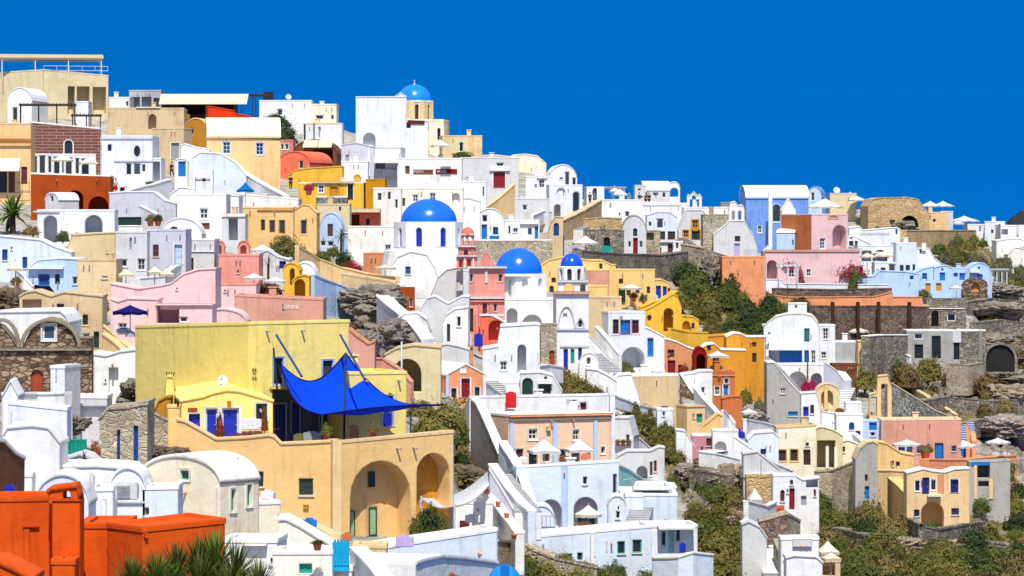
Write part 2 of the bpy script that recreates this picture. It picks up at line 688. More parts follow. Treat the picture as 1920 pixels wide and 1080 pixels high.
def H(label, col, x0, x1, yt, yb, ops='', yaw=0.0, dep=7.0, xs=None, d=None, roof='f', ys=None, rc=None, n='house', cat='house', dd=0.0, top=None, sink=3.0, into=None, yc=None, yr=None, group='houses and chapels on the hillside', par=.38, bz=0.0):
    """One building volume. Photo columns x0..x1 and rows yt (top) .. yb (foot) give the visible front at distance d (default: where
    it stands on the hillside); yaw turns the front (degrees), xs is the column where the visible flank ends."""
    if d is None:
        d = D((x0 + x1) / 2, yb)
    d += dd
    th = math.radians(yaw)
    u = Vector((math.cos(th), math.sin(th)))
    nin = Vector((-math.sin(th), math.cos(th)))
    if yaw >= 0:
        A = P(x0, 0, d).xy
        fr = Face(A, u, nin)
    else:
        Bp = P(x1, 0, d).xy
        fr = Face(Bp, u, nin)
        s, _ = fr.s_at(x0)
        fr = Face(Bp + u * s, u, nin)
    W, dR = fr.s_at(x1)
    dn = d
    if xs is not None:
        if xs < x0:
            t, _ = Face(fr.O, nin, u).s_at(xs)
        else:
            t, _ = Face(fr.O + u * W, nin, -u).s_at(xs)
        if 1 < t < 60:
            dep = t
    elif dep > 2:
        dep = max(2.0, dep * (1 - .6 * max(0, min(1, (yt - 470) / 430))))
    zt, zb = Z(yt, dn), Z(yb, dn) - sink
    root = into or thing(n, label, cat, fr.w(W / 2, Z(yb, dn), 0), group)
    FL, FR = fr.O, fr.O + u * W
    left = Face(FL + nin * dep, -nin, u)      # left flank, left to right as seen
    right = Face(FR, nin, -u)
    back = Face(FR + nin * dep, -u, -nin)
    bmw = bmesh.new()
    holesF, holesL, holesR, thru = [], [], [], []
    O = parse(ops)
    for o in O:
        f = fr
        if o['side']:
            f = left if (xs is not None and xs < x0) else right
        h = build_opening(o, f, root, bmw)
        if h:
            (holesF if not o['side'] else (holesL if f is left else holesR)).append(h)
    # front outline
    rise = 0.0
    tp = None
    if top is not None:
        tp = [fr.st(x, y) for x, y in top]
        tp[0].x, tp[-1].x = 0.0, W
    elif roof == 'v':
        zs0 = Z(ys if ys is not None else yt + (x1 - x0) * .45, dn)
        tp = arc(0, zs0, W, zs0, zt - zs0)
    elif roof == 'g':
        zs0 = Z(ys if ys is not None else yt + (x1 - x0) * .3, dn)
        tp = [Vector((0, zs0)), Vector((W / 2, zt)), Vector((W, zs0))]
    else:
        zr = zt if yr is None else Z(yr, dR)
        tp = [Vector((0, zt)), Vector((W, zr))]
    front = [Vector((0, zb)), Vector((W, zb))] + list(reversed(tp))
    zl, zr = tp[0].y, tp[-1].y

    def facade(f, lp, holes):
        fill(bmw, f, [lp] + [h[0] for h in holes])
        for hl, rec, closed, through in holes:
            if through:
                band(bmw, f, hl, 0, dep)
                continue
            band(bmw, f, hl, 0, max(rec, .02))
            if closed:
                fill(bmw, f, [hl], rec)

    facade(fr, front, holesF)
    if roof == 'p':
        zf_ = min(p.y for p in tp) - par
        tp = tp
    bl = [Vector((W - p.x, p.y)) for p in reversed(front)]
    if roof == 'p':
        bl = [Vector((0, zb)), Vector((W, zb)), Vector((W, zf_)), Vector((0, zf_))]
        zl = zr = zf_
    th_h = [[Vector((W - p.x, p.y)) for p in h[0]] for h in holesF if h[3]]
    if bz:
        bl = [Vector((p.x, p.y + (bz if p.y > zb + 1 else 0))) for p in bl]
    fill(bmw, back, [bl] + th_h)
    rise = 0.0
    if roof == 'x':
        crown = Z(yc if yc is not None else yt - 20, dn + dep / 2 / KY)
        rise = max(.4, crown - zt)
        sl = [Vector((0, zb)), Vector((dep, zb))] + list(reversed(arc(0, zl, dep, zl, rise)))
        facade(left, sl, holesL)
        facade(right, sl, holesR)
    else:
        facade(left, [Vector((0, zb)), Vector((dep, zb)), Vector((dep, zl)), Vector((0, zl + bz))], holesL)
        facade(right, [Vector((0, zb)), Vector((dep, zb)), Vector((dep, zr + bz)), Vector((0, zr))], holesR)
    wobble(bmw)
    link('wall', bmw, mat(col), root)
    # roof
    bm = bmesh.new()
    rcol = rc or col
    if roof == 'f' and top is None:
        t, h = .26, par
        e = .03

        def ring(ins, dz):
            return [bm.verts.new(fr.w(s, z + dz, w)) for s, w, z in ((ins, ins, zl), (W - ins, ins, zr), (W - ins, dep - ins, zr + bz), (ins, dep - ins, zl + bz))]
        r0, r1, r2, r3 = ring(-e, -.14), ring(-e, .02), ring(t, .02), ring(t, -h)
        for p, q in ((r0, r1), (r1, r2), (r2, r3)):
            for i in range(4):
                bm.faces.new((p[i], p[(i + 1) % 4], q[(i + 1) % 4], q[i]))
        bm.faces.new(r3)
    elif roof == 'x':
        prof = arc(0, zl, dep, zl, rise)
        o1 = arc(-.1, zl + .04, dep + .1, zl + .04, rise + .08)
        prism(bm, left, o1 + list(reversed(prof)), -.06, W + .06)
    elif roof == 'p':
        up = [p + Vector((0, .07)) for p in tp]
        dn_ = [p + Vector((0, -.08)) for p in tp]
        prism(bm, fr, up + list(reversed(dn_)), -.05, .4)
        zf = min(p.y for p in tp) - par
        fill(bm, fr, [[Vector((0, zf - .5)), Vector((W, zf - .5))] + list(reversed(tp))], .38, True)
        bm.faces.new([bm.verts.new(fr.w(a_, zf, b_)) for a_, b_ in ((0, .35), (W, .35), (W, dep), (0, dep))])
    elif roof != 'n':
        up = [p + Vector((0, .09)) for p in tp]
        dn_ = [p + Vector((0, -.05)) for p in tp]
        up[0].x -= .05
        up[-1].x += .05
        dn_[0].x -= .05
        dn_[-1].x += .05
        prism(bm, fr, up + list(reversed(dn_)), -.06, dep + .04)
    if bm.verts:
        wobble(bm)
        link('roof', bm, mat(rcol), root)
    else:
        bm.free()
    if into is None and col != 'orange' and n in ('house', 'villa') and W > 2.2 and roof in ('f', 't', 'x', 'v'):
        rr = random.Random(int(x0 * 7 + yt * 3 + x1))
        zf = min(p.y for p in tp)
        if rr.random() < .7:
            for k in range(rr.choice((1, 2, 2))):
                s_ = W * rr.uniform(.12, .88)
                bm = bmesh.new()
                q = fr.w(s_, zf - .42, .1)
                tube(bm, q, fr.w(s_, zf - .5, -.34), .055, 7)
                link('rain_spout', bm, paint('clay' if rr.random() < .5 else 'lgrey'), root)
        if rr.random() < .35:
            s_ = rr.choice((.12, W - .14))
            bm = bmesh.new()
            tube(bm, fr.w(s_, zf - .2, -.05), fr.w(s_, zb + .5, -.05), .035, 6)
            link('drainpipe', bm, paint('gwhite'), root)
        if roof == 'f' and rr.random() < .45 and dep > 2.5:
            s_, w_, hc = W * rr.uniform(.2, .8), dep * .55, rr.uniform(.5, 1.0)
            bm = bmesh.new()
            q = fr.w(s_, zf + hc / 2 - par, w_)
            box(bm, q, .55, .5, hc + par, th)
            box(bm, q + Vector((0, 0, (hc + par) / 2 + .12)), .7, .62, .1, th)
            for a_ in (-.2, .2):
                box(bm, q + Vector((a_ * math.cos(th), a_ * math.sin(th), (hc + par) / 2 + .03)), .1, .45, .16, th)
            link('chimney', bm, mat(rc or col), root)
    root_faces = dict(front=fr, left=left, right=right, W=W, dep=dep, zt=zt, d=dn)
    FACES[root.name] = root_faces
    return root


FACES = {}


# ------------------------------------------------------------------ free-standing walls, stairs, rocks
def A(label, col, pts, th=.4, n='parapet_wall', cat='wall', dd=0.0, cap=None, group=None, sink=2.0, dk=None):
    """wall along photo points [(x, y_top, y_foot)], standing on the hillside"""
    q = []
    for p in pts:
        x, yt, yb = p[:3]
        d = p[3] if len(p) > 3 else D(x, yb) + dd
        b = P(x, yb, d)
        q.append((b.x, b.y, Z(yt, d), b.z - sink))
    root = thing(n, label, cat, Vector((q[0][0], q[0][1], q[0][3] + sink)), group)
    fine = []                       # subdivide so the top line can waver
    for (a, b) in zip(q, q[1:]):
        for i in range(6):
            fine.append(tuple(a[j] + (b[j] - a[j]) * i / 6 for j in range(4)))
    fine.append(q[-1])

    def strip(bm, z1off, z0abs, w0, w1, lift):
        L_ = []
        for i, (x, y, zt, zb) in enumerate(fine):
            a = fine[max(0, i - 1)]
            b = fine[min(len(fine) - 1, i + 1)]
            t = Vector((b[0] - a[0], b[1] - a[1]))
            t = t.normalized() if t.length > 1e-6 else Vector((1, 0))
            nn = Vector((-t.y, t.x))
            if nn.y < 0 and abs(nn.y) > .2:
                nn = -nn
            lo = zb if z0abs else zt + z1off - lift
            L_.append([bm.verts.new((x + nn.x * w, y + nn.y * w, z)) for w, z in ((w0, lo), (w0, zt + z1off), (w1, zt + z1off), (w1, lo))])
        for p, r in zip(L_, L_[1:]):
            for i in range(4):
                bm.faces.new((p[i], r[i], r[(i + 1) % 4], p[(i + 1) % 4]))
        bm.faces.new(L_[0])
        bm.faces.new(list(reversed(L_[-1])))
    bm = bmesh.new()
    strip(bm, 0, True, 0, th, 0)
    wobble(bm, .06)
    link('wall', bm, mat(col), root)
    bm = bmesh.new()
    strip(bm, .075, False, -.05, th + .05, .14)
    wobble(bm, .06)
    link('coping', bm, mat(cap or col), root)
    return root


def S(label, col, x0, y0, x1, y1, wd=1.3, steps=14, dd=0.0, n='stairs', d0=None, d1=None):
    """flight of steps from photo point (x0,y0) at the bottom up to (x1,y1)"""
    a = P(x0, y0, (d0 or D(x0, y0)) + dd)
    b = P(x1, y1, (d1 or D(x1, y1)) + dd)
    root = thing(n, label, 'stairs', a, 'flights of steps between the houses')
    run = Vector((b.x - a.x, b.y - a.y))
    ang = math.atan2(run.y, run.x)
    bm = bmesh.new()
    bt = bmesh.new()
    L_ = run.length / steps
    for i in range(steps):
        k = (i + .5) / steps
        c = a.lerp(b, k)
        z1 = a.z + (b.z - a.z) * (i + 1) / steps
        z0 = z1 - abs(b.z - a.z) / steps - 1.6
        box(bm, Vector((c.x, c.y, (z0 + z1) / 2)), L_ + .02, wd, z1 - z0, ang)
        box(bt, Vector((c.x, c.y, z1 + .02)), L_ + .06, wd + .04, .05, ang)
    link('risers', bm, mat(col), root)
    link('treads', bt, mat('lgrey' if col != 'lgrey' else 'white'), root)
    return root


def rockmesh(seed, sub=3):
    bm = bmesh.new()
    bmesh.ops.create_icosphere(bm, subdivisions=sub + 2, radius=1)
    o = Vector((seed * 3.1, seed * 1.7, seed * .9))
    for v in bm.verts:
        c = v.co.copy()
        q = Vector((c.x, c.y, c.z * 1.7))
        vd = noise.voronoi(q * 2.3 + o)[0]
        v2 = noise.voronoi(q * 5.5 + o)[0]
        r = .86 + .5 * noise.noise(c * 1.1 + o) + .22 * noise.noise(q * 2.4 + o) + .16 * min(.3, vd[1] - vd[0]) / .3 + .07 * min(.25, v2[1] - v2[0]) / .25 + .06 * noise.noise(q * 7 + o) + .035 * noise.noise(q * 16 + o)
        v.co = c * r
    return bm


def rock_material(name, a, b, c):
    k = ('rock', name)
    if k in MAT:
        return MAT[k]
    m, nt, N, L, B = _nt('rock_' + name)
    g = N.new('ShaderNodeNewGeometry')
    n = _noise(N, L, .8, 9, _scaled(N, L, .8, .8, 2.6), .7)
    v = N.new('ShaderNodeTexVoronoi')
    v.inputs['Scale'].default_value = 1.3
    L.new(g.outputs['Position'], v.inputs['Vector'])
    c1 = _ramp(N, L, n.outputs['Fac'], [(.3, a), (.5, b), (.7, c)])
    e = _ramp(N, L, v.outputs['Distance'], [(.0, (1, 1, 1)), (.8, (.7, .68, .66))])
    L.new(_mix(N, L, 'MULTIPLY', 1.0, c1, e), B.inputs['Base Color'])
    B.inputs['Roughness'].default_value = .95
    B.inputs['Specular IOR Level'].default_value = .15
    n2 = _noise(N, L, 3, 8, None, .7)
    L.new(g.outputs['Position'], n2.inputs['Vector'])
    _bump(N, L, n2.outputs['Fac'], 1.0, .3, B)
    MAT[k] = m
    return m


ROCK = {'grey': ((.15, .13, .11), (.33, .29, .24), (.52, .47, .39)), 'pink': ((.24, .19, .15), (.43, .36, .30), (.60, .53, .46)), 'brown': ((.10, .07, .045), (.24, .18, .115), (.40, .31, .21)), 'tan': ((.25, .19, .12), (.42, .34, .23), (.6, .5, .36))}
_rk = {}


def R(x, y, w, h, label, kind='grey', dd=0.0, depth=None, seed=None, group=None, cat='rock', n='boulder', sub=3):
    """boulder or outcrop: centre column x, foot row y, size in photo pixels"""
    d = D(x, y) + dd
    s = seed if seed is not None else RX.randrange(1000)
    bm = rockmesh(s, sub)
    o = link(n, bm, rock_material(kind, *ROCK[kind]), None, False)
    hw = w / F * d / 2
    hh = h / F * d
    o.scale = (hw, depth or hw * .8, hh * .5)
    b = P(x, y, d)
    o.location = (b.x, b.y + (depth or hw * .8) * .5, b.z + hh * .42)
    o.rotation_euler = (0, 0, RX.uniform(-.4, .4))
    tag(o, label, cat, group)
    return o


# ------------------------------------------------------------------ plants
def foliage(seed, n=2600, leafsize=.078, clumps=26, flat=.9, spread=.24, two=False, low=0.0, up=.35):
    r = random.Random(seed)
    bm = bmesh.new()
    cl = []
    for i in range(clumps):
        a = r.uniform(0, math.tau)
        e = r.uniform(0, 1) ** .8
        rad = r.uniform(.45, .86)
        cl.append((Vector((math.cos(a) * math.sqrt(1 - e * e * .8) * rad, math.sin(a) * math.sqrt(1 - e * e * .8) * rad, low + e * flat * rad)), r.uniform(.6, 1.3), 1 if (two and r.random() < two) else 0))
    so = Vector((seed * 1.3, seed * .7, seed * .4))
    for i in range(n):
        if i % 5 == 0:
            c, sz, mi = r.choice(cl)
            p = c + Vector((r.gauss(0, spread), r.gauss(0, spread), r.gauss(0, spread * .85))) * sz
        else:                       # the rounded, lumpy outer shell
            a_, e_ = r.uniform(0, math.tau), r.uniform(-.12, 1)
            q_ = Vector((math.cos(a_) * math.sqrt(max(0, 1 - e_ * e_)), math.sin(a_) * math.sqrt(max(0, 1 - e_ * e_)), e_ * flat))
            lump = .80 + .42 * noise.noise(q_ * 1.7 + so) + .22 * noise.noise(q_ * 4.2 + so)
            p = q_ * lump * r.uniform(.86, 1.04)
            p.z += low
            mi = 1 if (two and noise.noise(q_ * 2.3 + so * 2) > (.15 - two * .3)) else 0
        if p.z < low - .02:
            p.z = low + abs(p.z - low) * .3
        nrm = (p - Vector((0, 0, low * .8))).normalized() + Vector((r.uniform(-.55, .55), r.uniform(-.55, .55), r.uniform(-.35, .6) + up))
        nrm.normalize()
        t = nrm.orthogonal().normalized()
        t = Matrix.Rotation(r.uniform(0, math.tau), 3, nrm) @ t
        b = nrm.cross(t)
        s = leafsize * r.uniform(.6, 1.35)
        vs = [bm.verts.new(p + t * s * k1 + b * s * k2 * .62 + nrm * (s * .18 if k1 * k1 > .5 else 0)) for k1, k2 in ((-1, 0), (0, -.8), (1, 0), (0, .8))]
        fc = bm.faces.new(vs)
        fc.material_index = mi if not two else (mi if r.random() < .9 else 0)
    return bm


_fm = {}


def bushmesh(kind, var, two=None):
    k = (kind, var, two)
    if k in _fm:
        return _fm[k]
    bm = foliage(hash((kind, var)) % 9973 if False else sum(map(ord, kind)) * 7 + var * 131, two=.55 if two else False)
    me = bpy.data.meshes.new('foliage')
    bm.to_mesh(me)
    bm.free()
    me.materials.append(leaf(kind))
    if two:
        me.materials.append(leaf(two))
    _fm[k] = me
    return me


_bm_branch = {}


def branchmesh():
    if 'b' in _bm_branch:
        return _bm_branch['b']
    r = random.Random(5)
    bm = bmesh.new()
    for i in range(7):
        a = i * math.tau / 7 + r.uniform(-.3, .3)
        tube(bm, (0, 0, -.2), (math.cos(a) * .3, math.sin(a) * .3, .35), .05, 5, .03)
        tube(bm, (math.cos(a) * .3, math.sin(a) * .3, .35), (math.cos(a) * .6, math.sin(a) * .6, .62), .03, 5, .012)
    me = bpy.data.meshes.new('stems')
    bm.to_mesh(me)
    bm.free()
    me.materials.append(paint('dwood', .8))
    _bm_branch['b'] = me
    return me


def B(x, y, w, h, label, kind='olive', two=None, dd=0.0, cat='bush', n='bush', group=None, d=None):
    """bush: centre column x, foot row y, width and height in photo pixels"""
    d = (d or D(x, y)) + dd
    me = bushmesh(kind, RX.randrange(3), two)
    loc = P(x, y, d)
    root = thing(n, label, cat, loc, group)
    hw = w / F * d / 2 * .93
    root.scale = (hw, hw * RX.uniform(.8, 1.0), h / F * d * .95)
    root.rotation_euler = (0, 0, RX.uniform(0, 6.28))
    for nm, m in (('foliage', me), ('stems', branchmesh())):
        o = bpy.data.objects.new(nm, m)
        COL.objects.link(o)
        o.parent = root
    return root


def spiky(label, x, y, r_px, n=70, kind='green', dd=0.0, d=None, name='yucca', cat='plant', trunk=0.0, seed=1, group=None, wide=.05, droop=.25, upmin=-.1):
    """rosette of sword leaves"""
    d = (d or D(x, y)) + dd
    r_ = random.Random(seed)
    loc = P(x, y, d)
    root = thing(name, label, cat, loc, group)
    R_ = r_px / F * d
    bm = bmesh.new()
    c = loc + Vector((0, 0, trunk))
    for i in range(n):
        a = r_.uniform(0, math.tau)
        e = r_.uniform(upmin, 1.0)
        dr = Vector((math.cos(a) * math.cos(e * 1.5), math.sin(a) * math.cos(e * 1.5), math.sin(e * 1.5)))
        sd = dr.cross(Vector((0, 0, 1)))
        sd = sd.normalized() if sd.length > .05 else Vector((1, 0, 0))
        Lf = R_ * r_.uniform(.7, 1.1)
        prev = None
        for k in range(5):
            t = k / 4
            p = c + dr * Lf * t - Vector((0, 0, droop * Lf * t * t * (1 - abs(e) * .5)))
            w = Lf * wide * (1 - t) * (0.6 + 1.2 * t) + .002
            q = (bm.verts.new(p - sd * w), bm.verts.new(p + sd * w))
            if prev:
                bm.faces.new((prev[0], prev[1], q[1], q[0]))
            prev = q
    link('leaves', bm, leaf(kind), root)
    bm = bmesh.new()
    tube(bm, loc - Vector((0, 0, 1.0)), c + Vector((0, 0, .05)), max(.06, R_ * .1), 8, max(.05, R_ * .08))
    link('trunk', bm, paint('dwood', .9), root)
    return root


# ------------------------------------------------------------------ small things
def U(x, ya, w, ye, label, col='ivory', sides=8, yf=None, d=None, dd=0.0, group='sun umbrellas on the terraces', pole='lgrey', n='sun_umbrella', open_=True):
    """sun umbrella: apex (x, ya), canopy width w, edge row ye, foot row yf"""
    if d is None:
        d = D(x, yf if yf else ye + 2.0 * F / D(x, ye + 25))
    d += dd
    c = P(x, ye, d)
    r = w / F * d / 2
    zt = Z(ya, d)
    hgt = max(.25, zt - c.z)
    zf = Z(yf, d) if yf else c.z - 2.1
    root = thing(n, label, 'umbrella', Vector((c.x, c.y, zf)), group)
    ph = math.pi / sides + .2
    bm = bmesh.new()
    for dz in (0, -.03):
        rings = []
        for k, (rr, zz) in enumerate(((.02, 1), (.33, .62), (.67, .27), (1, 0), (1.0, -.0))):
            rings.append([bm.verts.new((c.x + r * rr * math.cos(ph + i * math.tau / (sides * 2)) * (1 if i % 2 == 0 else math.cos(math.pi / sides) + .02), c.y + r * rr * math.sin(ph + i * math.tau / (sides * 2)) * (1 if i % 2 == 0 else math.cos(math.pi / sides) + .02),
                                        c.z + hgt * zz + dz - (.16 if k == 4 else 0) + (.04 * r * rr if i % 2 else 0))) for i in range(sides * 2)])
        for p, q in zip(rings, rings[1:]):
            for i in range(sides * 2):
                j = (i + 1) % (sides * 2)
                bm.faces.new((p[i], q[i], q[j], p[j]))
    link('canopy', bm, fabric(col), root)
    bm = bmesh.new()
    tube(bm, (c.x, c.y, zf - .3), (c.x, c.y, zt + .12), .035, 8)
    link('pole', bm, paint(pole), root)
    bm = bmesh.new()
    lathe(bm, (c.x, c.y), [(0, zf + .12), (.12, zf + .12), (.3, zf + .02), (.32, zf - .25)], 10)
    link('base', bm, paint('lgrey'), root)
    return root


def person(x, yf, label, top='navy', low='dark', h=1.7, d=None, dd=0.0, face=0.0, pose='stand', hair='dwood', skirt=False):
    """a standing figure of one continuous skin, dressed; yf = row of the feet"""
    d = (d or D(x, yf)) + dd
    loc = P(x, yf, d)
    root = thing('person', label, 'person', loc, 'people on the lanes and terraces')
    k = h / 1.7
    st = .10 if pose == 'stand' else .26
    V = [(0, 0, .93), (0, 0, 1.12), (0, 0, 1.34), (0, 0, 1.46), (0, -.02, 1.56), (0, -.03, 1.66),
         (-.17, 0, 1.38), (-.23, .0, 1.12), (-.22, -.10, .90), (-.215, -.13, .80),
         (.17, 0, 1.38), (.23, .0, 1.12), (.22, -.12, .92), (.215, -.16, .82),
         (-.09, 0, .86), (-.10, -st * .6, .48), (-.10, -st * .4, .08), (-.10, -st * .4 - .14, .03),
         (.09, 0, .86), (.10, st * .5, .48), (.10, st, .09), (.10, st - .14, .03)]
    E = [(0, 1), (1, 2), (2, 3), (3, 4), (4, 5), (2, 6), (6, 7), (7, 8), (8, 9), (2, 10), (10, 11), (11, 12), (12, 13), (0, 14), (14, 15), (15, 16), (16, 17), (0, 18), (18, 19), (19, 20), (20, 21)]
    rad = [.14, .13, .15, .055, .085, .09, .06, .045, .036, .035, .06, .045, .036, .035, .085, .06, .045, .035, .085, .06, .045, .035]

    def skin(nm, use, grow, m):
        idx = sorted({i for e in use for i in e})
        mp = {v: i for i, v in enumerate(idx)}
        me = bpy.data.meshes.new(nm)
        me.from_pydata([tuple(c * k for c in V[i]) for i in idx], [(mp[a], mp[b]) for a, b in use], [])
        o = bpy.data.objects.new(nm, me)
        COL.objects.link(o)
        o.parent = root
        sk = o.modifiers.new('skin', 'SKIN')
        sk.use_smooth_shade = True
        for v in me.skin_vertices[0].data:
            v.use_root = False
        for i, v in zip(idx, me.skin_vertices[0].data):
            v.radius = (rad[i] * k + grow,) * 2
        me.skin_vertices[0].data[0].use_root = True
        ss = o.modifiers.new('round', 'SUBSURF')
        ss.levels = ss.render_levels = 1
        me.materials.append(m)
        return o
    PAL.setdefault('skin', (.45, .26, .17))
    skin('body', E, 0, paint('skin', .6))
    skin('shirt', [(0, 1), (1, 2), (2, 6), (6, 7), (2, 10), (10, 11)], .018, fabric(top))
    if skirt:
        bm = bmesh.new()
        lathe(bm, (0, 0), [(.13 * k, 1.0 * k), (.19 * k, .85 * k), (.27 * k, .45 * k), (.25 * k, .45 * k), (.12 * k, .95 * k)], 14)
        o = link('skirt', bm, fabric(low))
        o.parent = root
    else:
        skin('trousers', [(0, 14), (14, 15), (15, 16), (0, 18), (18, 19), (19, 20)], .014, fabric(low))
    bm = bmesh.new()
    bmesh.ops.create_uvsphere(bm, u_segments=10, v_segments=8, radius=.115 * k, matrix=Matrix.Translation((0, .02 * k, 1.665 * k)) @ Matrix.Diagonal((.9, 1, 1, 1)))
    bmesh.ops.delete(bm, geom=[v for v in bm.verts if v.co.z < 1.63 * k and v.co.y < .03], context='VERTS')
    o = link('hair', bm, paint(hair, .8))
    o.parent = root
    root.rotation_euler = (0, 0, face)
    return root


def dish(x, y, w, label, d=None, dd=0.0, yf=None, turn=.3):
    """satellite dish centred on photo point (x, y)"""
    d = (d or D(x, yf or y + 20)) + dd
    c = P(x, y, d)
    r = w / F * d / 2
    root = thing('satellite_dish', label, 'satellite dish', Vector((c.x, c.y, c.z - r * 1.5)), 'satellite dishes on the roofs')
    bm = bmesh.new()
    M = Matrix.Translation(c) @ Matrix.Rotation(turn, 4, 'Z') @ Matrix.Rotation(math.radians(72), 4, 'X')
    lathe(bm, (0, 0), [(0, -.22 * r), (r * .5, -.16 * r), (r, 0), (r, .03), (r * .5, -.12 * r), (0, -.18 * r)], 20)
    bmesh.ops.transform(bm, matrix=M, verts=bm.verts)
    link('reflector', bm, paint('white', .5), root, True)
    bm = bmesh.new()
    tube(bm, c + Vector((0, .1, 0)), (c.x, c.y + .15, c.z - r * 1.5 - .8), .03, 6)
    tube(bm, M @ Vector((0, r, 0)), M @ Vector((0, 0, r * .8)), .015, 5)
    tube(bm, M @ Vector((-.05, 0, r * .8)), M @ Vector((.05, 0, r * .8)), .05, 6)
    link('mount', bm, paint('steel'), root)
    return root


def dome_parts(root, x, yt, yb, rpx, d, col, cross=True, n=40, knob=None):
    c = P(x, yb, d)
    r = rpx / F * d
    h = Z(yt, d) - c.z
    bm = bmesh.new()
    prof = [(r * math.cos(a), c.z + h * math.sin(a)) for a in [i * math.pi / 2 / 14 for i in range(14)]] + [(0, c.z + h)]
    lathe(bm, c.xy, [(r * .96, c.z - .1)] + prof, n)
    o = link('dome', bm, gloss(col), root, True)
    bm = bmesh.new()
    lathe(bm, c.xy, [(r * .98, c.z - .22), (r * 1.06, c.z - .22), (r * 1.07, c.z - .02), (r * .98, c.z + .06)], n)
    link('cornice', bm, mat('white'), root)
    if cross:
        z = c.z + h
        q = max(.5, h * .28)
        bm = bmesh.new()
        lathe(bm, c.xy, [(0, z + q * .35), (q * .14, z + q * .28), (q * .2, z + q * .1), (q * .25, z - .03)], 10)
        tube(bm, (c.x, c.y, z), (c.x, c.y, z + q), .035, 6)
        tube(bm, (c.x - q * .22, c.y, z + q * .72), (c.x + q * .22, c.y, z + q * .72), .03, 6)
        link('cross', bm, paint('gwhite'), root)
    return c, r


def drum_parts(root, x, yt, yb, rpx, d, col='white', sides=8, rot=None, wins=None, wcol='royal', deep=.25):
    """polygonal drum with niches"""
    c = P(x, yb, d)
    r = rpx / F * d
    z0, z1 = Z(yb, d), Z(yt, d)
    rot = math.pi / sides if rot is None else rot
    bm = bmesh.new()
    R_ = r / math.cos(math.pi / sides)
    pt = [Vector((c.x + R_ * math.cos(rot + i * math.tau / sides), c.y + R_ * math.sin(rot + i * math.tau / sides))) for i in range(sides)]
    for i in range(sides):
        a, b = pt[i], pt[(i + 1) % sides]
        u = (b - a).normalized()
        nrm = Vector((-u.y, u.x))
        f = Face(a, u, nrm)
        W = (b - a).length
        mid = (a + b) / 2 - c.xy
        lp = [Vector((0, z0)), Vector((W, z0)), Vector((W, z1)), Vector((0, z1))]
        holes = []
        if wins and mid.y < .3 * r:
            hw, tb, tt = wins
            hl = outline('a', W / 2 - W * hw / 2, z0 + (z1 - z0) * tb, W / 2 + W * hw / 2, z0 + (z1 - z0) * tt)
            holes = [hl]
            band(bm, f, hl, 0, deep)
            bw = bmesh.new()
            if wcol:
                prism(bw, f, hl, deep - .05, deep)
                link('window', bw, paint(wcol), root)
            else:
                bw.free()
                fill(bm, f, [hl], deep)
        fill(bm, f, [lp] + holes)
    bm.faces.new([bm.verts.new((p.x, p.y, z1)) for p in pt])
    wobble(bm, .02)
    link('drum', bm, mat(col), root)
    return c


def pergola(label, x0, x1, yt, yb, dep=3.0, yaw=0.0, post='dwood', roofc='dwood', nposts=4, slats=True, d=None, dd=0.0, thick=.1, n='pergola', cloth=False, rise=0.0):
    d = (d or D((x0 + x1) / 2, yb)) + dd
    th = math.radians(yaw)
    u = Vector((math.cos(th), math.sin(th)))
    nn = Vector((-math.sin(th), math.cos(th)))
    f = Face(P(x0, 0, d).xy, u, nn)
    W, _ = f.s_at(x1)
    zt, zb = Z(yt, d), Z(yb, d)
    root = thing(n, label, 'pergola', f.w(W / 2, zb), None)
    for w in (0, dep):
        for i in range(nposts):
            bm = bmesh.new()
            s = W * i / (nposts - 1)
            tube(bm, f.w(s, zb - .6, w), f.w(s, zt, w), .07, 6)
            link('post', bm, paint(post), root)
        bm = bmesh.new()
        prism(bm, f, outline('r', -.2, zt - .08, W + .2, zt + .1), w - .06, w + .06)
        link('beam', bm, paint(post), root)
    bm = bmesh.new()
    if slats:
        k = max(4, int(W / .45))
        for i in range(k + 1):
            s = W * i / k
            prism(bm, f, outline('r', s - .04, zt + .1, s + .04, zt + .2), -.35, dep + .35)
    else:
        prism(bm, Face(f.O, f.n, f.u), [Vector((-.3, zt + .12)), Vector((dep * .5, zt + .12 + rise)), Vector((dep + .3, zt + .12)), Vector((dep + .3, zt + .2)), Vector((dep * .5, zt + .2 + rise)), Vector((-.3, zt + .2))], -.3, W + .3)
    link('roof_slats' if slats else 'canopy', bm, fabric(roofc) if cloth else paint(roofc), root)
    return root


def pot(x, y, w, label, plant='green', d=None, dd=0.0, ph=None, col='terra', group='potted plants on the terraces', n='potted_plant'):
    d = (d or D(x, y)) + dd
    c = P(x, y, d)
    r = w / F * d / 2
    root = thing(n, label, 'potted plant', c, group)
    bm = bmesh.new()
    lathe(bm, c.xy, [(0, c.z), (r * .65, c.z), (r * .95, c.z + r * 1.4), (r * 1.05, c.z + r * 1.6), (r * .85, c.z + r * 1.6), (r * .8, c.z + r * 1.3), (0, c.z + r * 1.3)], 14)
    link('pot', bm, mat(col), root, True)
    if plant:
        me = bushmesh(plant, 0)
        o = bpy.data.objects.new('foliage', me)
        COL.objects.link(o)
        o.parent = root
        o.location = (0, 0, r * 1.4)
        o.scale = (r * 1.5, r * 1.5, (ph or w) / F * d)
    return root


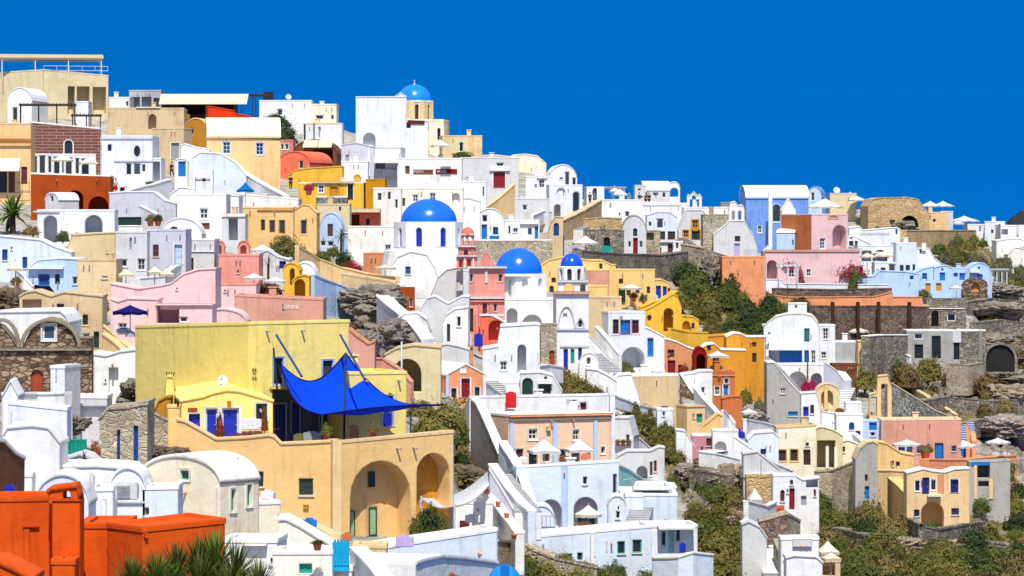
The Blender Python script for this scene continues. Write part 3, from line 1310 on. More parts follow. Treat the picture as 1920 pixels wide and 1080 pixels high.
def boxthing(name, label, cat, x0, y0, x1, y1, col, dep=.8, d=None, dd=0.0, slat=False, group=None, parts=None, yaw=0):
    """box-shaped object (AC unit, tank) with bevelled shell and its front grille or lid"""
    d = (d or D((x0 + x1) / 2, y1)) + dd
    a, b = P(x0, y1, d), P(x1, y0, d)
    W, Hh, yy = b.x - a.x, b.z - a.z, a.y
    root = thing(name, label, cat, Vector(((a.x + b.x) / 2, yy, a.z)), group)
    bm = bmesh.new()
    box(bm, Vector(((a.x + b.x) / 2, yy + dep / 2, a.z + Hh / 2)), W, dep, Hh, yaw)
    bmesh.ops.bevel(bm, geom=bm.edges[:], offset=min(W, Hh) * .06, segments=2, affect='EDGES')
    link('shell', bm, paint(col), root)
    bm = bmesh.new()
    if slat:
        for i in range(9):
            z = a.z + Hh * (.15 + .7 * i / 8)
            box(bm, Vector(((a.x + b.x) / 2 - W * .12, yy - .015, z)), W * .6, .03, Hh * .03)
        link('grille', bm, paint('lgrey'), root)
    else:
        box(bm, Vector(((a.x + b.x) / 2, yy + dep / 2, b.z + .03)), W * .5, dep * .5, .08)
        link('lid', bm, paint(col), root)
    return root
# =================================================================== HILLTOP, LEFT
h = H('beige hilltop hotel with dark loggias under a roof terrace', 'beige', 80, 203, 130, 218, 'o 127 162 140 214 r2; o 144 162 168 212 r2; o 174 163 199 212 r2; l 82 124 202 133 white o0.05', yaw=14, n='hotel_building', yr=141)
H('wing', 'beige', -60, 81, 137, 218, '', yaw=-18, dep=8, d=FACES[h.name]['d'] - .1, into=h, yr=130)
pergola('canvas roofed pergola crowning the beige hilltop hotel', 4, 190, 110, 138, 6, 8, 'white', 'sand', 4, False, d=319.5, cloth=True, rise=.55)
H('white barrel vaulted cottage beside the beige hotel', 'white', 14, 60, 165, 236, 'w 23 201 33 226 nm', yaw=-12, dep=7, roof='v', ys=190, xs=90, dd=-2)
pergola('dark timber pergola on the terrace above the red stone house', 38, 140, 196, 236, 3.5, 6, 'dwood', 'dwood', 4, True, dd=-8)
pergola('small lower timber pergola beside the white roof box', 136, 188, 216, 246, 3, 6, 'dwood', 'dwood', 3, True, dd=-9)
H('white box room behind the dark timber pergola', 'cool', 142, 166, 190, 240, '', dep=4, dd=-4)
H('tan plastered house with a cornice and dark red doors at the left edge', 'ochre', -60, 58, 231, 372, 'k -60 260 58 264 dochre o0.2 n:cornice; k -60 270 58 273 ochre o0.25 n:cornice; d 16 322 28 361 maroon; d -6 322 13 361 dark; d 40 313 51 345 maroon; c -40 296 38 320 ivory o2; l 28 343 56 362 black o0.6', yaw=4, dep=9)
H('dark red stone house with an arched window and a white glazed ground floor', 'courses', 58, 188, 228, 332, 'w 121 263 136 290 a f:dwood t:ivory', yaw=9, dep=8, rc='warm', n='stone_house', yr=240)
H('white glazed verandah under the red stone house', 'white', 60, 180, 288, 332, 'w 64 293 70 324 f:white nm; w 73 291 86 326 f:white nm; w 90 293 97 324 f:white nm; w 100 294 113 327 f:white nm; w 116 294 120 324; w 122 295 136 328 f:white nm; w 141 296 149 326 f:white nm; w 152 297 168 328 f:white nm', yaw=9, dep=2, dd=-3.0, rc='white', par=.1, n='verandah')
H('rust red terrace block with two arches under the glazed verandah', 'rust', 58, 207, 324, 402, 'o 125 357 156 400 a r2; o 166 368 203 400 a r2.2', yaw=3, dep=7, rc='warm', par=.9, dd=-1, yr=329)
U(118, 288, 42, 300, 'ivory umbrella on the rust red terrace', dd=-8)
U(166, 294, 46, 305, 'square ivory umbrella at the right end of the rust red terrace', sides=4, dd=-8)
H('little white barrel vault in front of the rust red arches', 'gwhite', 85, 110, 362, 405, 'w 94 367 100 378 nm', yaw=-38, xs=148, roof='v', ys=376, rc='white', n='chapel', dd=-1)
H('white house with two dark arched doorways below the rust red terrace', 'cool', 70, 215, 393, 452, 'o 82 404 107 455 a r2.5; o 159 403 192 440 a r2.6; k 62 395 112 398 gwhite o0.15 n:cornice', dep=7, yaw=3)
spiky('bright green banana palm by the dark arch at the left edge', 24, 428, 62, 46, 'lime', name='banana_palm', seed=3, wide=.12, droop=.5, trunk=1.2)
for x, y, w, hh, t, k in ((118, 452, 34, 26, 'dense green shrub in front of the left white doorway', 'green'), (146, 450, 30, 18, 'flat green shrub between the two dark arched doorways', 'green'), (62, 440, 40, 22, 'round terracotta tinted shrub under the banana palm', 'dry')):
    B(x, y, w, hh, t, k, dd=-3)
H('blue white house with an oval window and a row of dark windows', 'cool', 190, 286, 254, 360, 'w 251 273 263 294 e f:dwood t:white; w 236 306 247 328 nm; w 250 306 264 328 nm; w 266 308 273 322 nm; k 190 259 286 261 lav o0.12 n:cornice; k 214 301 286 303 lav o0.12 n:cornice; w 201 270 210 284 a nm', yaw=0, dep=8)
H('white side block with a dark doorway beside the oval window house', 'cool', 284, 302, 296, 362, 'o 286 303 300 345 r1.5', dep=5, dd=1)
H('grey beige house with a blue grey door under the ochre chapel', 'khaki', 285, 345, 240, 318, 'd 321 268 336 298 steel t:warm; w 292 284 298 299 nm', yaw=-14, dep=7, xs=360)
H('pinkish beige hillside house with an arched niche', 'khaki', 203, 345, 202, 262, 'o 278 214 293 242 a r1.2; k 255 200 300 202 warm o0.2 n:cornice', dep=8, yaw=2)
H('small white flat roofed house on the ridge beside the beige hotel', 'warm', 203, 243, 182, 215, 'w 236 190 241 199 nm', dep=6)
H('grey lattice pavilion on the ridge', 'lgrey', 242, 302, 169, 206, 'o 288 184 300 204 r1; o 245 182 262 202 r1; o 266 182 284 202 r1', dep=5)
B(275, 188, 34, 16, 'purple bougainvillea over the grey lattice pavilion', 'green', 'magenta', dd=-3)
H('restaurant on the ridge under a long sloping beige canopy', 'dwood', 304, 440, 186, 228, 'o 340 194 385 214 r2; o 388 194 438 212 r2; c 302 176 466 196 cream o3.5 n:canopy', dep=6, n='restaurant', dd=3)
pergola('bamboo slatted pergola beside the long beige canopy', 436, 500, 178, 212, 3.5, 10, 'dwood', 'wood', 4, True, dd=-2)
H('vermilion parapet terrace above the ochre chapel', 'redor', 390, 492, 206, 262, '', yaw=8, dep=5, par=.5, top=[(390, 199), (440, 208), (442, 214), (460, 216), (492, 227)], rc='redor', roof='t')
H('white flat roofed house on the ridge with a solar heater', 'cool', 486, 584, 188, 240, 'w 520 204 530 216 nm', dep=7)
boxthing('solar_heater', 'dark solar water heater on the white ridge house', 'solar heater', 494, 172, 512, 188, 'black', 1.2, dd=3, d=332)
dish(541, 182, 11, 'small satellite dish on the white ridge house', d=334)
H('cream ridge house with a barred window', 'cream', 583, 631, 195, 250, 'w 592 216 607 224 nm; w 621 216 626 224 nm', dep=6, dd=-2)
B(520, 236, 62, 30, 'dark green vine covering a pergola on the ridge', 'deep', cat='vine', n='climbing_vine', dd=-7)
B(535, 268, 58, 40, 'dark green tree crown under the vine pergola', 'deep', n='tree', cat='tree', dd=-6)
H('white terrace room with slim posts behind the cream awning', 'white', 568, 642, 231, 284, 'k 588 231 590 262 dgreen o0.4 n:post; k 570 233 573 262 dgreen o0.4 n:post; d 597 238 600 258 steel', dep=5, dd=-3, rc='sand')
boxthing('air_conditioner', 'pale air conditioner on the white terrace room', 'air conditioner', 618, 248, 634, 262, 'cream', .6, slat=True, d=310, group='air conditioners on the walls')
# ochre chapel
H('ochre chapel house with a white vault and two blue windows', 'ochre', 388, 526, 258, 362, 'w 418 266 432 288 f:lblue t:gwhite; w 480 268 494 290 f:lblue t:gwhite; k 388 256 526 259 khaki o0.2 n:cornice', yaw=6, dep=6, roof='x', yc=222, rc='cream', n='chapel', yr=262)
H('brown ochre apse with a round window beside the ochre chapel', 'dochre', 345, 388, 222, 284, 'w 352 240 364 253 e f:grey nm; k 351 214 356 224 dochre o0.1 n:finial', yaw=-8, dep=6, roof='v', ys=246, n='chapel', dd=-10, rc='ochre')
H('white block under the brown ochre apse', 'white', 340, 392, 270, 345, '', dep=5, dd=-2, top=[(340, 272), (348, 270), (366, 276), (392, 280)], roof='t')
H('salmon barrel vault below the brown canopy', 'terra', 522, 581, 284, 330, 'w 560 301 569 316 nm', yaw=-20, dep=7, roof='v', ys=306)
H('small terracotta house above the salmon barrel vault', 'salmon', 522, 550, 262, 300, 'w 527 270 532 280 t:warm; w 535 270 541 280 t:warm', dep=5, dd=1)
H('dark brown vaulted taverna under cream awnings', 'brown', 548, 632, 262, 318, 'o 588 280 624 312 r2.5; c 571 262 598 276 cream o2; c 599 262 625 276 cream o2', yaw=-4, dep=6, roof='v', ys=290, n='restaurant', rc='brown', dd=3)
# yellow group
H('golden yellow curved terrace wall house', 'gold', 540, 642, 312, 352, '', dep=5, top=[(540, 330), (552, 320), (575, 316), (642, 312)], roof='t', dd=1)
H('golden yellow house with white framed windows and a metal roof vent', 'gold', 560, 682, 342, 392, 'w 597 347 607 361 t:ivory; d 652 345 662 374 dark t:ivory; d 620 350 632 372 dgold; k 584 340 664 343 khaki o0.3 n:cornice; k 618 344 620 372 dgold o0.1; k 634 344 636 372 dgold o0.1', dep=6, rc='warm')
H('tall plain mustard block beside the golden house', 'dgold', 686, 722, 336, 402, '', dep=6)
H('lower mustard block beneath the tall one', 'dgold', 718, 741, 359, 424, '', dep=5, dd=-3)
H('golden chimney stack with a curled top on the yellow house', 'gold', 664, 676, 328, 378, '', dep=1, roof='v', ys=334, n='chimney_stack', cat='chimney', dd=-2, group='chimneys on the roofs')
H('patterned stone balcony in front of the golden house', 'pebble', 592, 651, 368, 402, '', dep=2, dd=-6, rc='warm', n='balcony_block')
H('grey beige lower floor with a flat concrete awning', 'beige', 594, 656, 382, 432, 'w 635 388 640 396 nm', dep=4, dd=-7, rc='khaki')
H('salmon walled open dining terrace under a flat roof', 'terra', 652, 712, 393, 428, 'o 654 402 674 424 r2; k 652 391 713 398 beige o1.2 n:eave; d 686 410 693 422 dark', dep=4, dd=-7)
# big white church at the ridge
H('tall blank white building on the ridge with an arched niche', 'cool', 667, 803, 182, 306, 'o 681 249 704 276 a r1; k 765 226 796 233 maroon o0.12 n:balcony_rail; d 762 229 770 240 dwood', dep=9, yaw=2, top=[(667, 182), (759, 182), (760, 224), (803, 228)], roof='t', n='church_building', dd=2)
h = H('cream church with a bright blue dome behind the tall white building', 'sand', 762, 831, 224, 296, 'w 803 231 811 245 f:maroon t:warm', yaw=-6, dep=7, n='church', cat='church', dd=14, rc='cream')
drum_parts(h, 777, 189, 232, 34, 330, 'sand', 8, .55, (.22, .18, .82), 'dwood')
dome_parts(h, 777, 158, 190, 33, 330, 'dom3')
H('white bell gable in front of the blue ridge dome', 'warm', 740, 762, 174, 200, 'g 747 183 755 196 a', dep=.7, roof='g', ys=182, n='bell_gable', cat='bell gable', d=316, sink=1, group='bell gables of the chapels')
H('cream block with a narrow arch beside the blue ridge dome', 'cream', 804, 832, 225, 292, 'w 820 240 826 262 a f:dwood t:ivory', yaw=-5, dep=5, dd=3)
H('sand coloured ridge house with an arched shrine niche', 'sand', 829, 904, 254, 304, 'w 861 266 869 284 a f:ivory t:ivory; k 880 254 882 290 ochre o0.1; k 886 254 888 290 ochre o0.1', yaw=6, dep=6)
U(826, 262, 44, 273, 'wide white umbrella on the ridge beside the shrine niche house', yf=291, dd=-3, sides=4)
B(866, 296, 44, 16, 'green shrub at the foot of the sand coloured ridge house', 'green', dd=-5)
H('white house with a steep white awning and a dark glass balcony', 'gwhite', 700, 752, 276, 352, 'o 704 282 722 316 r2; c 704 279 750 305 white o2.2; k 718 318 751 331 lav o0.6 n:balcony; k 697 276 704 350 white o0.1', dep=6, yaw=-3)
H('lavender grey stair tower of the ridge village', 'lav', 640, 702, 270, 350, 'd 648 290 654 312 steel; k 676 282 679 330 gwhite o0.15; k 690 276 694 330 white o0.2', dep=6, top=[(640, 272), (668, 268), (702, 276)], roof='t')
H('white house with a low wall at the foot of the stair tower', 'white', 640, 690, 302, 345, '', dep=5, dd=-4)
H('white gallery building with brown shop signs', 'white', 745, 866, 296, 372, 'd 760 311 768 326 brown; k 775 318 812 326 wood o0.08 n:sign; t 777 319 793 325 white x:FOTO o0.12; k 817 317 857 326 dred o0.08 n:sign; t 820 319 838 325 white x:POSEL o0.12; w 773 366 784 378 nm; w 806 363 816 374 nm; c 826 306 846 311 white o0.8', dep=7, yr=296, n='gallery_building')
U(808, 306, 12, 314, 'small bright blue parasol at the white gallery building', 'azure', 6, dd=-6)
H('white house with a large dark red door', 'gwhite', 864, 972, 295, 372, 'd 925 322 947 352 dred t:white; k 918 315 956 320 white o0.3 n:lintel; k 864 333 883 341 maroon o0.08 n:sign; t 865 334 882 340 warm x:NOTOS o0.12; d 890 345 897 353 maroon; w 930 305 945 312 nm f:ivory', dep=7, n='house')
H('cream rooftops on the ridge behind the red door house', 'cream', 898, 970, 290, 332, '', dep=6, dd=6, top=[(898, 292), (930, 291), (955, 294), (970, 296)], roof='t')
H('cream domed cistern roof on the ridge', 'cream', 950, 1024, 289, 330, '', dep=6, top=[(950, 298), (962, 291), (985, 289), (1008, 293), (1024, 308)], roof='t', dd=5)
H('white vaulted house with three dark openings on the ridge end', 'white', 1030, 1082, 309, 372, 'w 1049 333 1056 347 nm; w 1059 322 1068 350 nm; w 1073 333 1080 347 nm', yaw=4, dep=7, roof='v', ys=338)
H('white house with a gabled dormer and a stove chimney', 'white', 985, 1036, 330, 384, 'w 1011 336 1021 352 f:white; k 1006 330 1026 334 white o0.2 n:lintel; k 1002 305 1007 345 cool o0.3 n:chimney', dep=6, dd=-2)
H('white arcade house with a tall pointed blue grey window', 'cool', 1030, 1092, 346, 410, 'w 1073 359 1087 397 a f:gwhite; o 1039 383 1051 414 a r1.8; o 1044 352 1060 378 a r.25', yaw=3, dep=6, dd=-5)
A('triangular ochre retaining wall above the white terraces', 'ltan', [(912, 390, 396), (935, 372, 396), (966, 345, 396)], dd=0, n='retaining_wall')
H('white blocks stepping down beside the ochre triangle wall', 'white', 866, 912, 340, 398, 'w 905 350 908 368 nm', dep=5, dd=-3)
H('white house with a stovepipe under the ridge end', 'gwhite', 965, 1030, 372, 430, 'w 980 384 988 394 nm', dep=6, dd=2)
U(1016, 366, 24, 379, 'white triangular shade sail umbrella by the arcade house', 'white', 4, dd=-4)
# white row behind the big dome
H('white vaulted house with sky blue doors behind the big dome', 'white', 893, 945, 391, 458, 'w 904 403 914 416 nm; d 903 421 913 448 azure t:white; w 924 426 934 440 f:azure; k 918 442 936 448 azure o0.3 n:bench', dep=7, roof='v', ys=416)
H('white flat house with a small azure door behind the second dome', 'cool', 940, 1012, 412, 458, 'w 953 424 957 438 nm; w 962 428 971 440 f:gwhite; w 990 428 997 440 f:azure; d 1003 425 1009 448 azure; k 975 412 1010 420 white o0.3 n:eave', dep=6, dd=-2)
H('long white terrace wall with stained plaster behind the domes', 'palestone', 866, 1036, 449, 478, '', dep=4, dd=-3, rc='warm')
H('tan curved stair house with a dark blue door', 'khaki', 1028, 1056, 408, 476, 'd 1038 418 1048 442 dblue a', dep=5, top=[(1028, 436), (1034, 416), (1042, 406), (1056, 408)], roof='t', dd=-2)
H('narrow blue arched gateway on the lane', 'royal', 1046, 1058, 438, 470, 'd 1048 442 1056 466 royal a', dep=.6, roof='v', ys=446, n='gate', cat='gate', dd=-2)
H('white houses in the gap left of the big dome', 'warm', 700, 752, 352, 436, 'w 708 362 716 376 nm; w 727 360 733 374 nm; w 741 374 746 390 nm', dep=6, dd=-1)
H('white backdrop house row above the big dome', 'ivory', 752, 868, 352, 440, 'w 774 365 784 378 f:white; w 806 362 817 376 f:white; o 848 362 862 384 a r.5; w 754 371 760 387 nm', dep=6, dd=-4)
H('white pile of cubic houses right of the big dome', 'white', 852, 900, 376, 452, 'w 856 402 861 418 f:azure', dep=6, dd=-3, top=[(852, 380), (866, 372), (880, 372), (900, 378)], roof='t')
# =================================================================== LEFT MIDDLE
A('white parapet of the sloping lane below the oval window house', 'white', [(205, 372, 396), (250, 355, 392), (288, 346, 386), (322, 336, 380)], th=.5)
H('white sloping stair block below the oval window house', 'lav', 205, 330, 358, 418, '', dep=5, dd=-2, top=[(205, 362), (236, 360), (288, 360), (308, 376), (330, 382)], roof='t', rc='white')
A('white stair parapet descending towards the green railing', 'gwhite', [(207, 364, 412), (250, 380, 412), (292, 402, 416)], dd=-4, th=.5, n='stair_wall')
H('white house carrying the cross monument', 'white', 318, 448, 346, 420, 'k 326 400 346 420 gwhite o0.2 n:buttress', dep=6, top=[(318, 366), (336, 352), (352, 352), (362, 362), (400, 364), (448, 368)], roof='t', dd=1)
h = H('white open bell frame with a cross above the white house', 'white', 361, 399, 318, 364, 'g 366 334 394 358', dep=.9, n='bell_gable', cat='bell gable', d=D(383, 420) - .8, roof='n', sink=.4, group='bell gables of the chapels')
_f = FACES[h.name]['front']
_b = bmesh.new()
for x0, y0, x1, y1 in ((379, 326, 385, 362), (366, 336, 394, 340)):
    a0, a1 = _f.st(x0, y1), _f.st(x1, y0)
    prism(_b, _f, outline('r', a0.x, a0.y, a1.x, a1.y), .2, .4)
link('cross', _b, mat('gwhite'), h)
H('white hillside house below the blue stepped gable', 'bluew', 362, 462, 312, 372, '', dep=6, top=[(362, 296), (375, 286), (412, 288), (440, 304), (462, 330)], roof='t', rc='white', dd=3)
A('white stair parapet slanting down past the ochre chapel', 'white', [(418, 300, 342), (450, 322, 352), (490, 345, 366), (532, 368, 384)], th=.6, dd=-4, n='stair_wall')
U(460, 342, 42, 357, 'turquoise blue awning umbrella by the white stair wall', 'azure', 4, dd=-6)
H('white broad roof terrace below the ochre chapel', 'warm', 440, 560, 362, 400, '', dep=7, dd=-2, yr=372)
for x, t in ((482, 'left'), (503, 'right')):
    pot(x, 386, 13, '%s of the two leafy pots on the white roof below the ochre chapel' % t, 'green', dd=-5, ph=13)
H('white cubic house with a pale framed window left of the tan villa', 'white', 332, 424, 364, 446, 'w 375 391 390 410 t:white; d 375 418 393 430 brown', dep=6)
H('grey doorway block beside the tan villa', 'gwhite', 416, 460, 402, 456, 'o 429 409 446 450 r1.6; k 416 400 460 406 white o0.15 n:lintel', dep=4, dd=-3, rc='khaki')
H('tan villa with four dark windows', 'tan', 455, 550, 388, 462, 'w 489 412 497 432 f:dochre nm; w 505 413 516 436 f:dochre nm; w 523 413 535 438 f:dochre nm; k 482 393 550 396 dochre o0.1 n:cornice', yaw=-3, dep=7, n='villa', rc='ochre')
H('gabled end of the tan villa with one narrow window', 'tan', 546, 594, 384, 464, 'w 564 413 575 439 f:dochre t:ltan nm', dep=6, top=[(546, 398), (568, 384), (580, 386), (594, 400)], roof='t', n='villa', dd=-1)
H('pale blue arched house with a brown window', 'lblue', 598, 643, 399, 470, 'w 614 420 624 443 f:wood; w 601 452 611 461 nm; w 614 452 626 462 nm', dep=6, roof='v', ys=438)
H('pale blue side block under the arched blue house', 'lblue', 640, 676, 434, 476, 'w 656 446 664 454 nm; k 640 434 676 437 white o0.1 n:cornice', dep=4)
H('wide plain white wall house beside the pale blue block', 'warm', 652, 762, 424, 494, 'w 722 459 733 474 f:gwhite', dep=6, dd=1)
H('white backing wall above the pale blue arch', 'white', 590, 660, 398, 442, '', dep=4, dd=4)
# plants and lane under the tan villa
B(532, 480, 64, 46, 'vine covered pergola with red blooms below the tan villa', 'olive', 'green', n='climbing_vine', cat='vine', dd=-4)
B(534, 456, 20, 16, 'red flowering bush against the tan villa wall', 'crimson', dd=-5)
B(562, 486, 40, 36, 'yellow green vine at the right end of the pergola', 'lime', n='climbing_vine', cat='vine', dd=-5)
for x, y, w, hh, t, k in ((604, 496, 54, 34, 'dark green hedge bush under the pale blue arch', 'green'), (645, 500, 50, 36, 'dark green hedge bush left of the salmon pier', 'deep'), (625, 480, 30, 26, 'small hedge bush under the dark low windows', 'green')):
    B(x, y, w, hh, t, k, dd=-2)
spiky('young palm rising from the hedge by the pale blue house', 640, 482, 28, 40, 'lime', name='palm_tree', cat='tree', seed=8, droop=.6, trunk=2.2, wide=.06)
B(661, 513, 50, 26, 'crimson bougainvillea spilling over the wall by the salmon pier', 'crimson', dd=-4)
H('salmon pier house topped by a low planter', 'clay', 681, 728, 474, 524, '', yaw=-10, dep=5, xs=732)
pot(708, 474, 24, 'green succulents along the salmon pier', 'olive', dd=-3, ph=7)
A('sandy retaining wall under the hedge and bougainvillea', 'ltan', [(560, 462, 520), (600, 486, 520), (640, 502, 528), (690, 514, 540), (742, 520, 560)], dd=0, n='retaining_wall')
H('sandy house front under the crimson bougainvillea', 'khaki', 640, 742, 512, 566, 'w 706 533 711 540 nm', dep=5, dd=-3, yr=528)
U(722, 496, 42, 502, 'pale peach umbrella beside the salmon pier', 'cream', dd=-6)
# white block left centre
H('white house with a green barred gate and red brown window', 'gwhite', 217, 276, 434, 530, 'w 225 486 239 500 nm; w 258 485 272 506 f:lav t:white; d 243 446 247 468 steel', dep=6)
H('lavender grey house with a blue glazed door', 'lav', 275, 348, 430, 530, 'w 287 459 298 481 f:rust; d 327 459 342 496 lblue f:steel t:white', dep=6, dd=1)
H('grey cubic house with a red framed window', 'gwhite', 342, 402, 448, 520, 'w 352 484 363 506 f:maroon t:white; k 342 468 402 472 white o0.12 n:cornice', dep=6, dd=-1, rc='white')
H('white dome vault with a flower pot opening below the lane', 'white', 302, 378, 409, 446, '', yaw=0, dep=5, roof='v', ys=440, dd=-1)
pot(326, 440, 12, 'white amphora with a dark plant on the white vault', 'deep', dd=-4, ph=8, col='white')
A('dark green patterned railing fence above the white house', 'white', [(212, 424, 432), (268, 424, 432)], dd=-3, n='railing_wall')
h = H('dark green iron railing panel beside the potted agaves', 'gwhite', 213, 267, 405, 426, 'w 215 407 265 424 dgreen f:dgreen nm', dep=.4, dd=-4, n='railing', cat='railing', sink=.2, roof='n')
for x, k, t in ((282, 'olive', 'yellowish agave pot right of the green railing'), (296, 'deep', 'dark spiky pot beside the agave at the green railing'), (203, 'lime', 'small bright plant on the lane by the striped gate')):
    pot(x, 424 if x > 220 else 360, 14, t, k, dd=-4, ph=14)
pot(281, 358, 13, 'leafy green pot on the sloping lane parapet', 'lime', dd=-6, ph=12)
H('short blue green gate at the top of the stair parapet', 'white', 221, 237, 348, 372, 'd 225 352 234 369 dgreen', dep=.5, dd=-6, n='gate', cat='gate', sink=.5)
H('white arch with a turquoise gate on the upper lane', 'white', 327, 352, 298, 338, 'd 334 303 348 331 azure', dep=.8, dd=-4, n='gate', cat='gate', roof='v', ys=304)
for x, y, t, a_, b_, sk in ((217, 364, 'woman in a red skirt walking on the stair lane', 'white', 'red', True), (297, 336, 'person in an orange top by the dark doorway', 'mustard', 'royal', False), (322, 332, 'person in dark clothes on the upper lane', 'dwood', 'black', False), (325, 302, 'person in a navy shirt by the grey blue door', 'navy', 'black', False), (545, 356, 'person in black on the white stairs by the golden house', 'black', 'dark', False)):
    person(x, y, t, a_, b_, skirt=sk, pose='walk', face=RX.uniform(-1, 1), dd=-6)
pot(579, 366, 14, 'terracotta urn of pink blooms by the golden house', 'magenta', dd=-8, ph=14)
# blue window house, far left
H('blue white house with deep blue windows at the left edge', 'bluew', -60, 134, 444, 520, 'w 4 468 14 488 dblue; w 42 482 51 503 dblue; w 20 463 23 468 nm', dep=7, yaw=3, top=[(-60, 440), (0, 443), (76, 450), (100, 462), (134, 474)], roof='t', rc='white')
H('blue white terrace house with dark blue shutters', 'lblue', 50, 166, 484, 560, 'd 63 514 72 534 dgreen; d 72 514 93 536 dblue f:azure; d 103 514 112 533 dgreen; w 136 519 145 533 nm; k 54 500 120 504 white o0.5 n:eave', dep=6, top=[(50, 505), (70, 488), (110, 484), (150, 486), (152, 506), (166, 520)], roof='t', rc='white', dd=-1)
U(29, 489, 40, 504, 'beige umbrella in front of the blue window house', 'cream', 4, dd=-7)
A('white stair parapet left of the blue terrace house', 'white', [(28, 505, 546), (45, 520, 546), (62, 538, 548)], dd=-4, n='stair_wall')
pot(30, 540, 15, 'green bush in a pot by the white stair parapet', 'olive', dd=-6, ph=13)
A('big sand coloured retaining wall below the white arched doorways', 'sand', [(98, 468, 500), (128, 462, 520), (136, 440, 522), (216, 436, 524)], dd=0, th=.6, n='retaining_wall')
H('sand coloured hillside house with a small vent', 'sand', 146, 218, 486, 562, 'w 191 518 202 522 nm', dep=5, dd=-4, rc='khaki')
boxthing('water_tank', 'blue water drum at the corner of the pink house', 'tank', 207, 516, 216, 528, 'azure', .7, dd=-3)
A('white parapet of the lane above the pink house', 'white', [(262, 522, 532), (310, 518, 528), (330, 500, 518), (348, 496, 512)], dd=-5)
for x, yy, w, t in ((236, 504, 40, 'grey white box umbrella left of the beige parasols'), (290, 499, 36, 'beige peaked umbrella in front of the lavender house'), (312, 503, 36, 'beige umbrella nearest the blue glazed door')):
    U(x, yy, w, yy + 11, t, 'cream', 4, dd=-6)
B(320, 508, 14, 26, 'slender green plant by the blue glazed door', 'green', dd=-4)
# pink house
H('broad pink house with a sweeping curved parapet', 'pink', 207, 404, 506, 600, 'w 330 540 333 543 nm', dep=6, top=[(207, 532), (260, 542), (300, 536), (320, 532), (345, 514), (372, 506), (404, 504)], roof='t', dd=0)
H('stepped pink block with a recessed patio', 'pink', 292, 398, 570, 640, 'o 294 574 336 606 r2.2; w 337 594 352 604 nm f:white; k 292 568 398 572 pink o0.2 n:cornice', dep=5, dd=-6)
H('pink wall block behind the navy umbrella', 'pink', 208, 296, 556, 640, 'w 222 606 238 622 f:gwhite', dep=4, dd=-4, top=[(208, 560), (222, 566), (240, 560), (296, 562)], roof='t')
H('pale pink cave vault roof right of the patio', 'pink', 372, 462, 580, 640, '', dep=5, roof='v', ys=604, dd=-5)
H('faded rose house with white lettering above the yellow villa', 'rose', 440, 606, 552, 640, 't 531 571 560 581 white x:EIRINI o0.06; k 530 570 532 582 black o0.05', dep=6, dd=-3, yr=560)
H('dusty pink upper wall beside the faded rose house', 'pink', 396, 480, 532, 600, 'w 420 544 424 547 nm', dep=5, dd=-1, rc='rose')
B(381, 560, 36, 56, 'dry grey green shrub growing on the pink parapet', 'grey', dd=-3)
U(244, 572, 68, 585, 'navy blue umbrella on the terrace by the pink house', 'navy', 8, yf=624, d=152)
boxthing('sun_lounger', 'dark lounger beneath the navy umbrella', 'lounger', 218, 617, 240, 624, 'lgrey', 2, d=152)
H('coral block with two arched chimneys', 'coral', 410, 486, 477, 548, 'w 444 507 448 512 nm', dep=5, dd=1)
for a_, b_, t in ((402, 421, 'left'), (446, 468, 'right')):
    H('%s of the two coral chimneys with arched mouths' % t, 'coral', a_, b_, 452, 484, 'o %d 460 %d 477 a r.6' % (a_ + 5, b_ - 6), dep=1.1, roof='v', ys=464, n='chimney_stack', cat='chimney', dd=-1, group='chimneys on the roofs')
U(492, 458, 44, 469, 'white umbrella above the yellow box house', 'white', 8, dd=-3)
H('small yellow box house beside the coral block', 'gold', 474, 504, 476, 520, 'w 497 485 503 494 nm f:khaki', dep=4, dd=-1, rc='white')
H('white house behind the agave pot', 'gwhite', 484, 542, 470, 540, 'd 524 490 536 504 navy', dep=5, dd=1, top=[(484, 476), (502, 470), (520, 482), (542, 488)], roof='t')
H('yellow arched stair house with a red tunnel', 'gold', 531, 562, 493, 562, 'o 544 503 553 535 a r1', dep=4, roof='v', ys=508, dd=-3)
H('yellow side stair with a red inner wall', 'gold', 548, 580, 518, 562, 'o 552 524 572 560 a r1.6', dep=3, top=[(548, 528), (556, 520), (570, 516), (580, 520)], roof='t', dd=-6)
H('white rounded vault behind the yellow arched house', 'white', 548, 594, 492, 562, 'd 578 531 584 544 dblue', dep=5, roof='v', ys=524, dd=-1)
A('pale blue stair wall right of the yellow arched house', 'lblue', [(590, 516, 570), (630, 532, 572), (664, 546, 576)], dd=-3, th=2.5, n='stair_wall')
spiky('grey green agave in a tall pot by the coral block', 503, 522, 26, 26, 'grey', name='agave', seed=21, dd=-6, wide=.05, droop=.2, trunk=1.2)
B(507, 558, 58, 36, 'dark purple leafed bush beside the agave', 'deep', 'crimson', dd=-7)
U(476, 512, 44, 521, 'white umbrella in front of the coral block', 'white', dd=-5)
U(516, 518, 42, 527, 'white umbrella over the purple leafed bush', 'white', dd=-9)
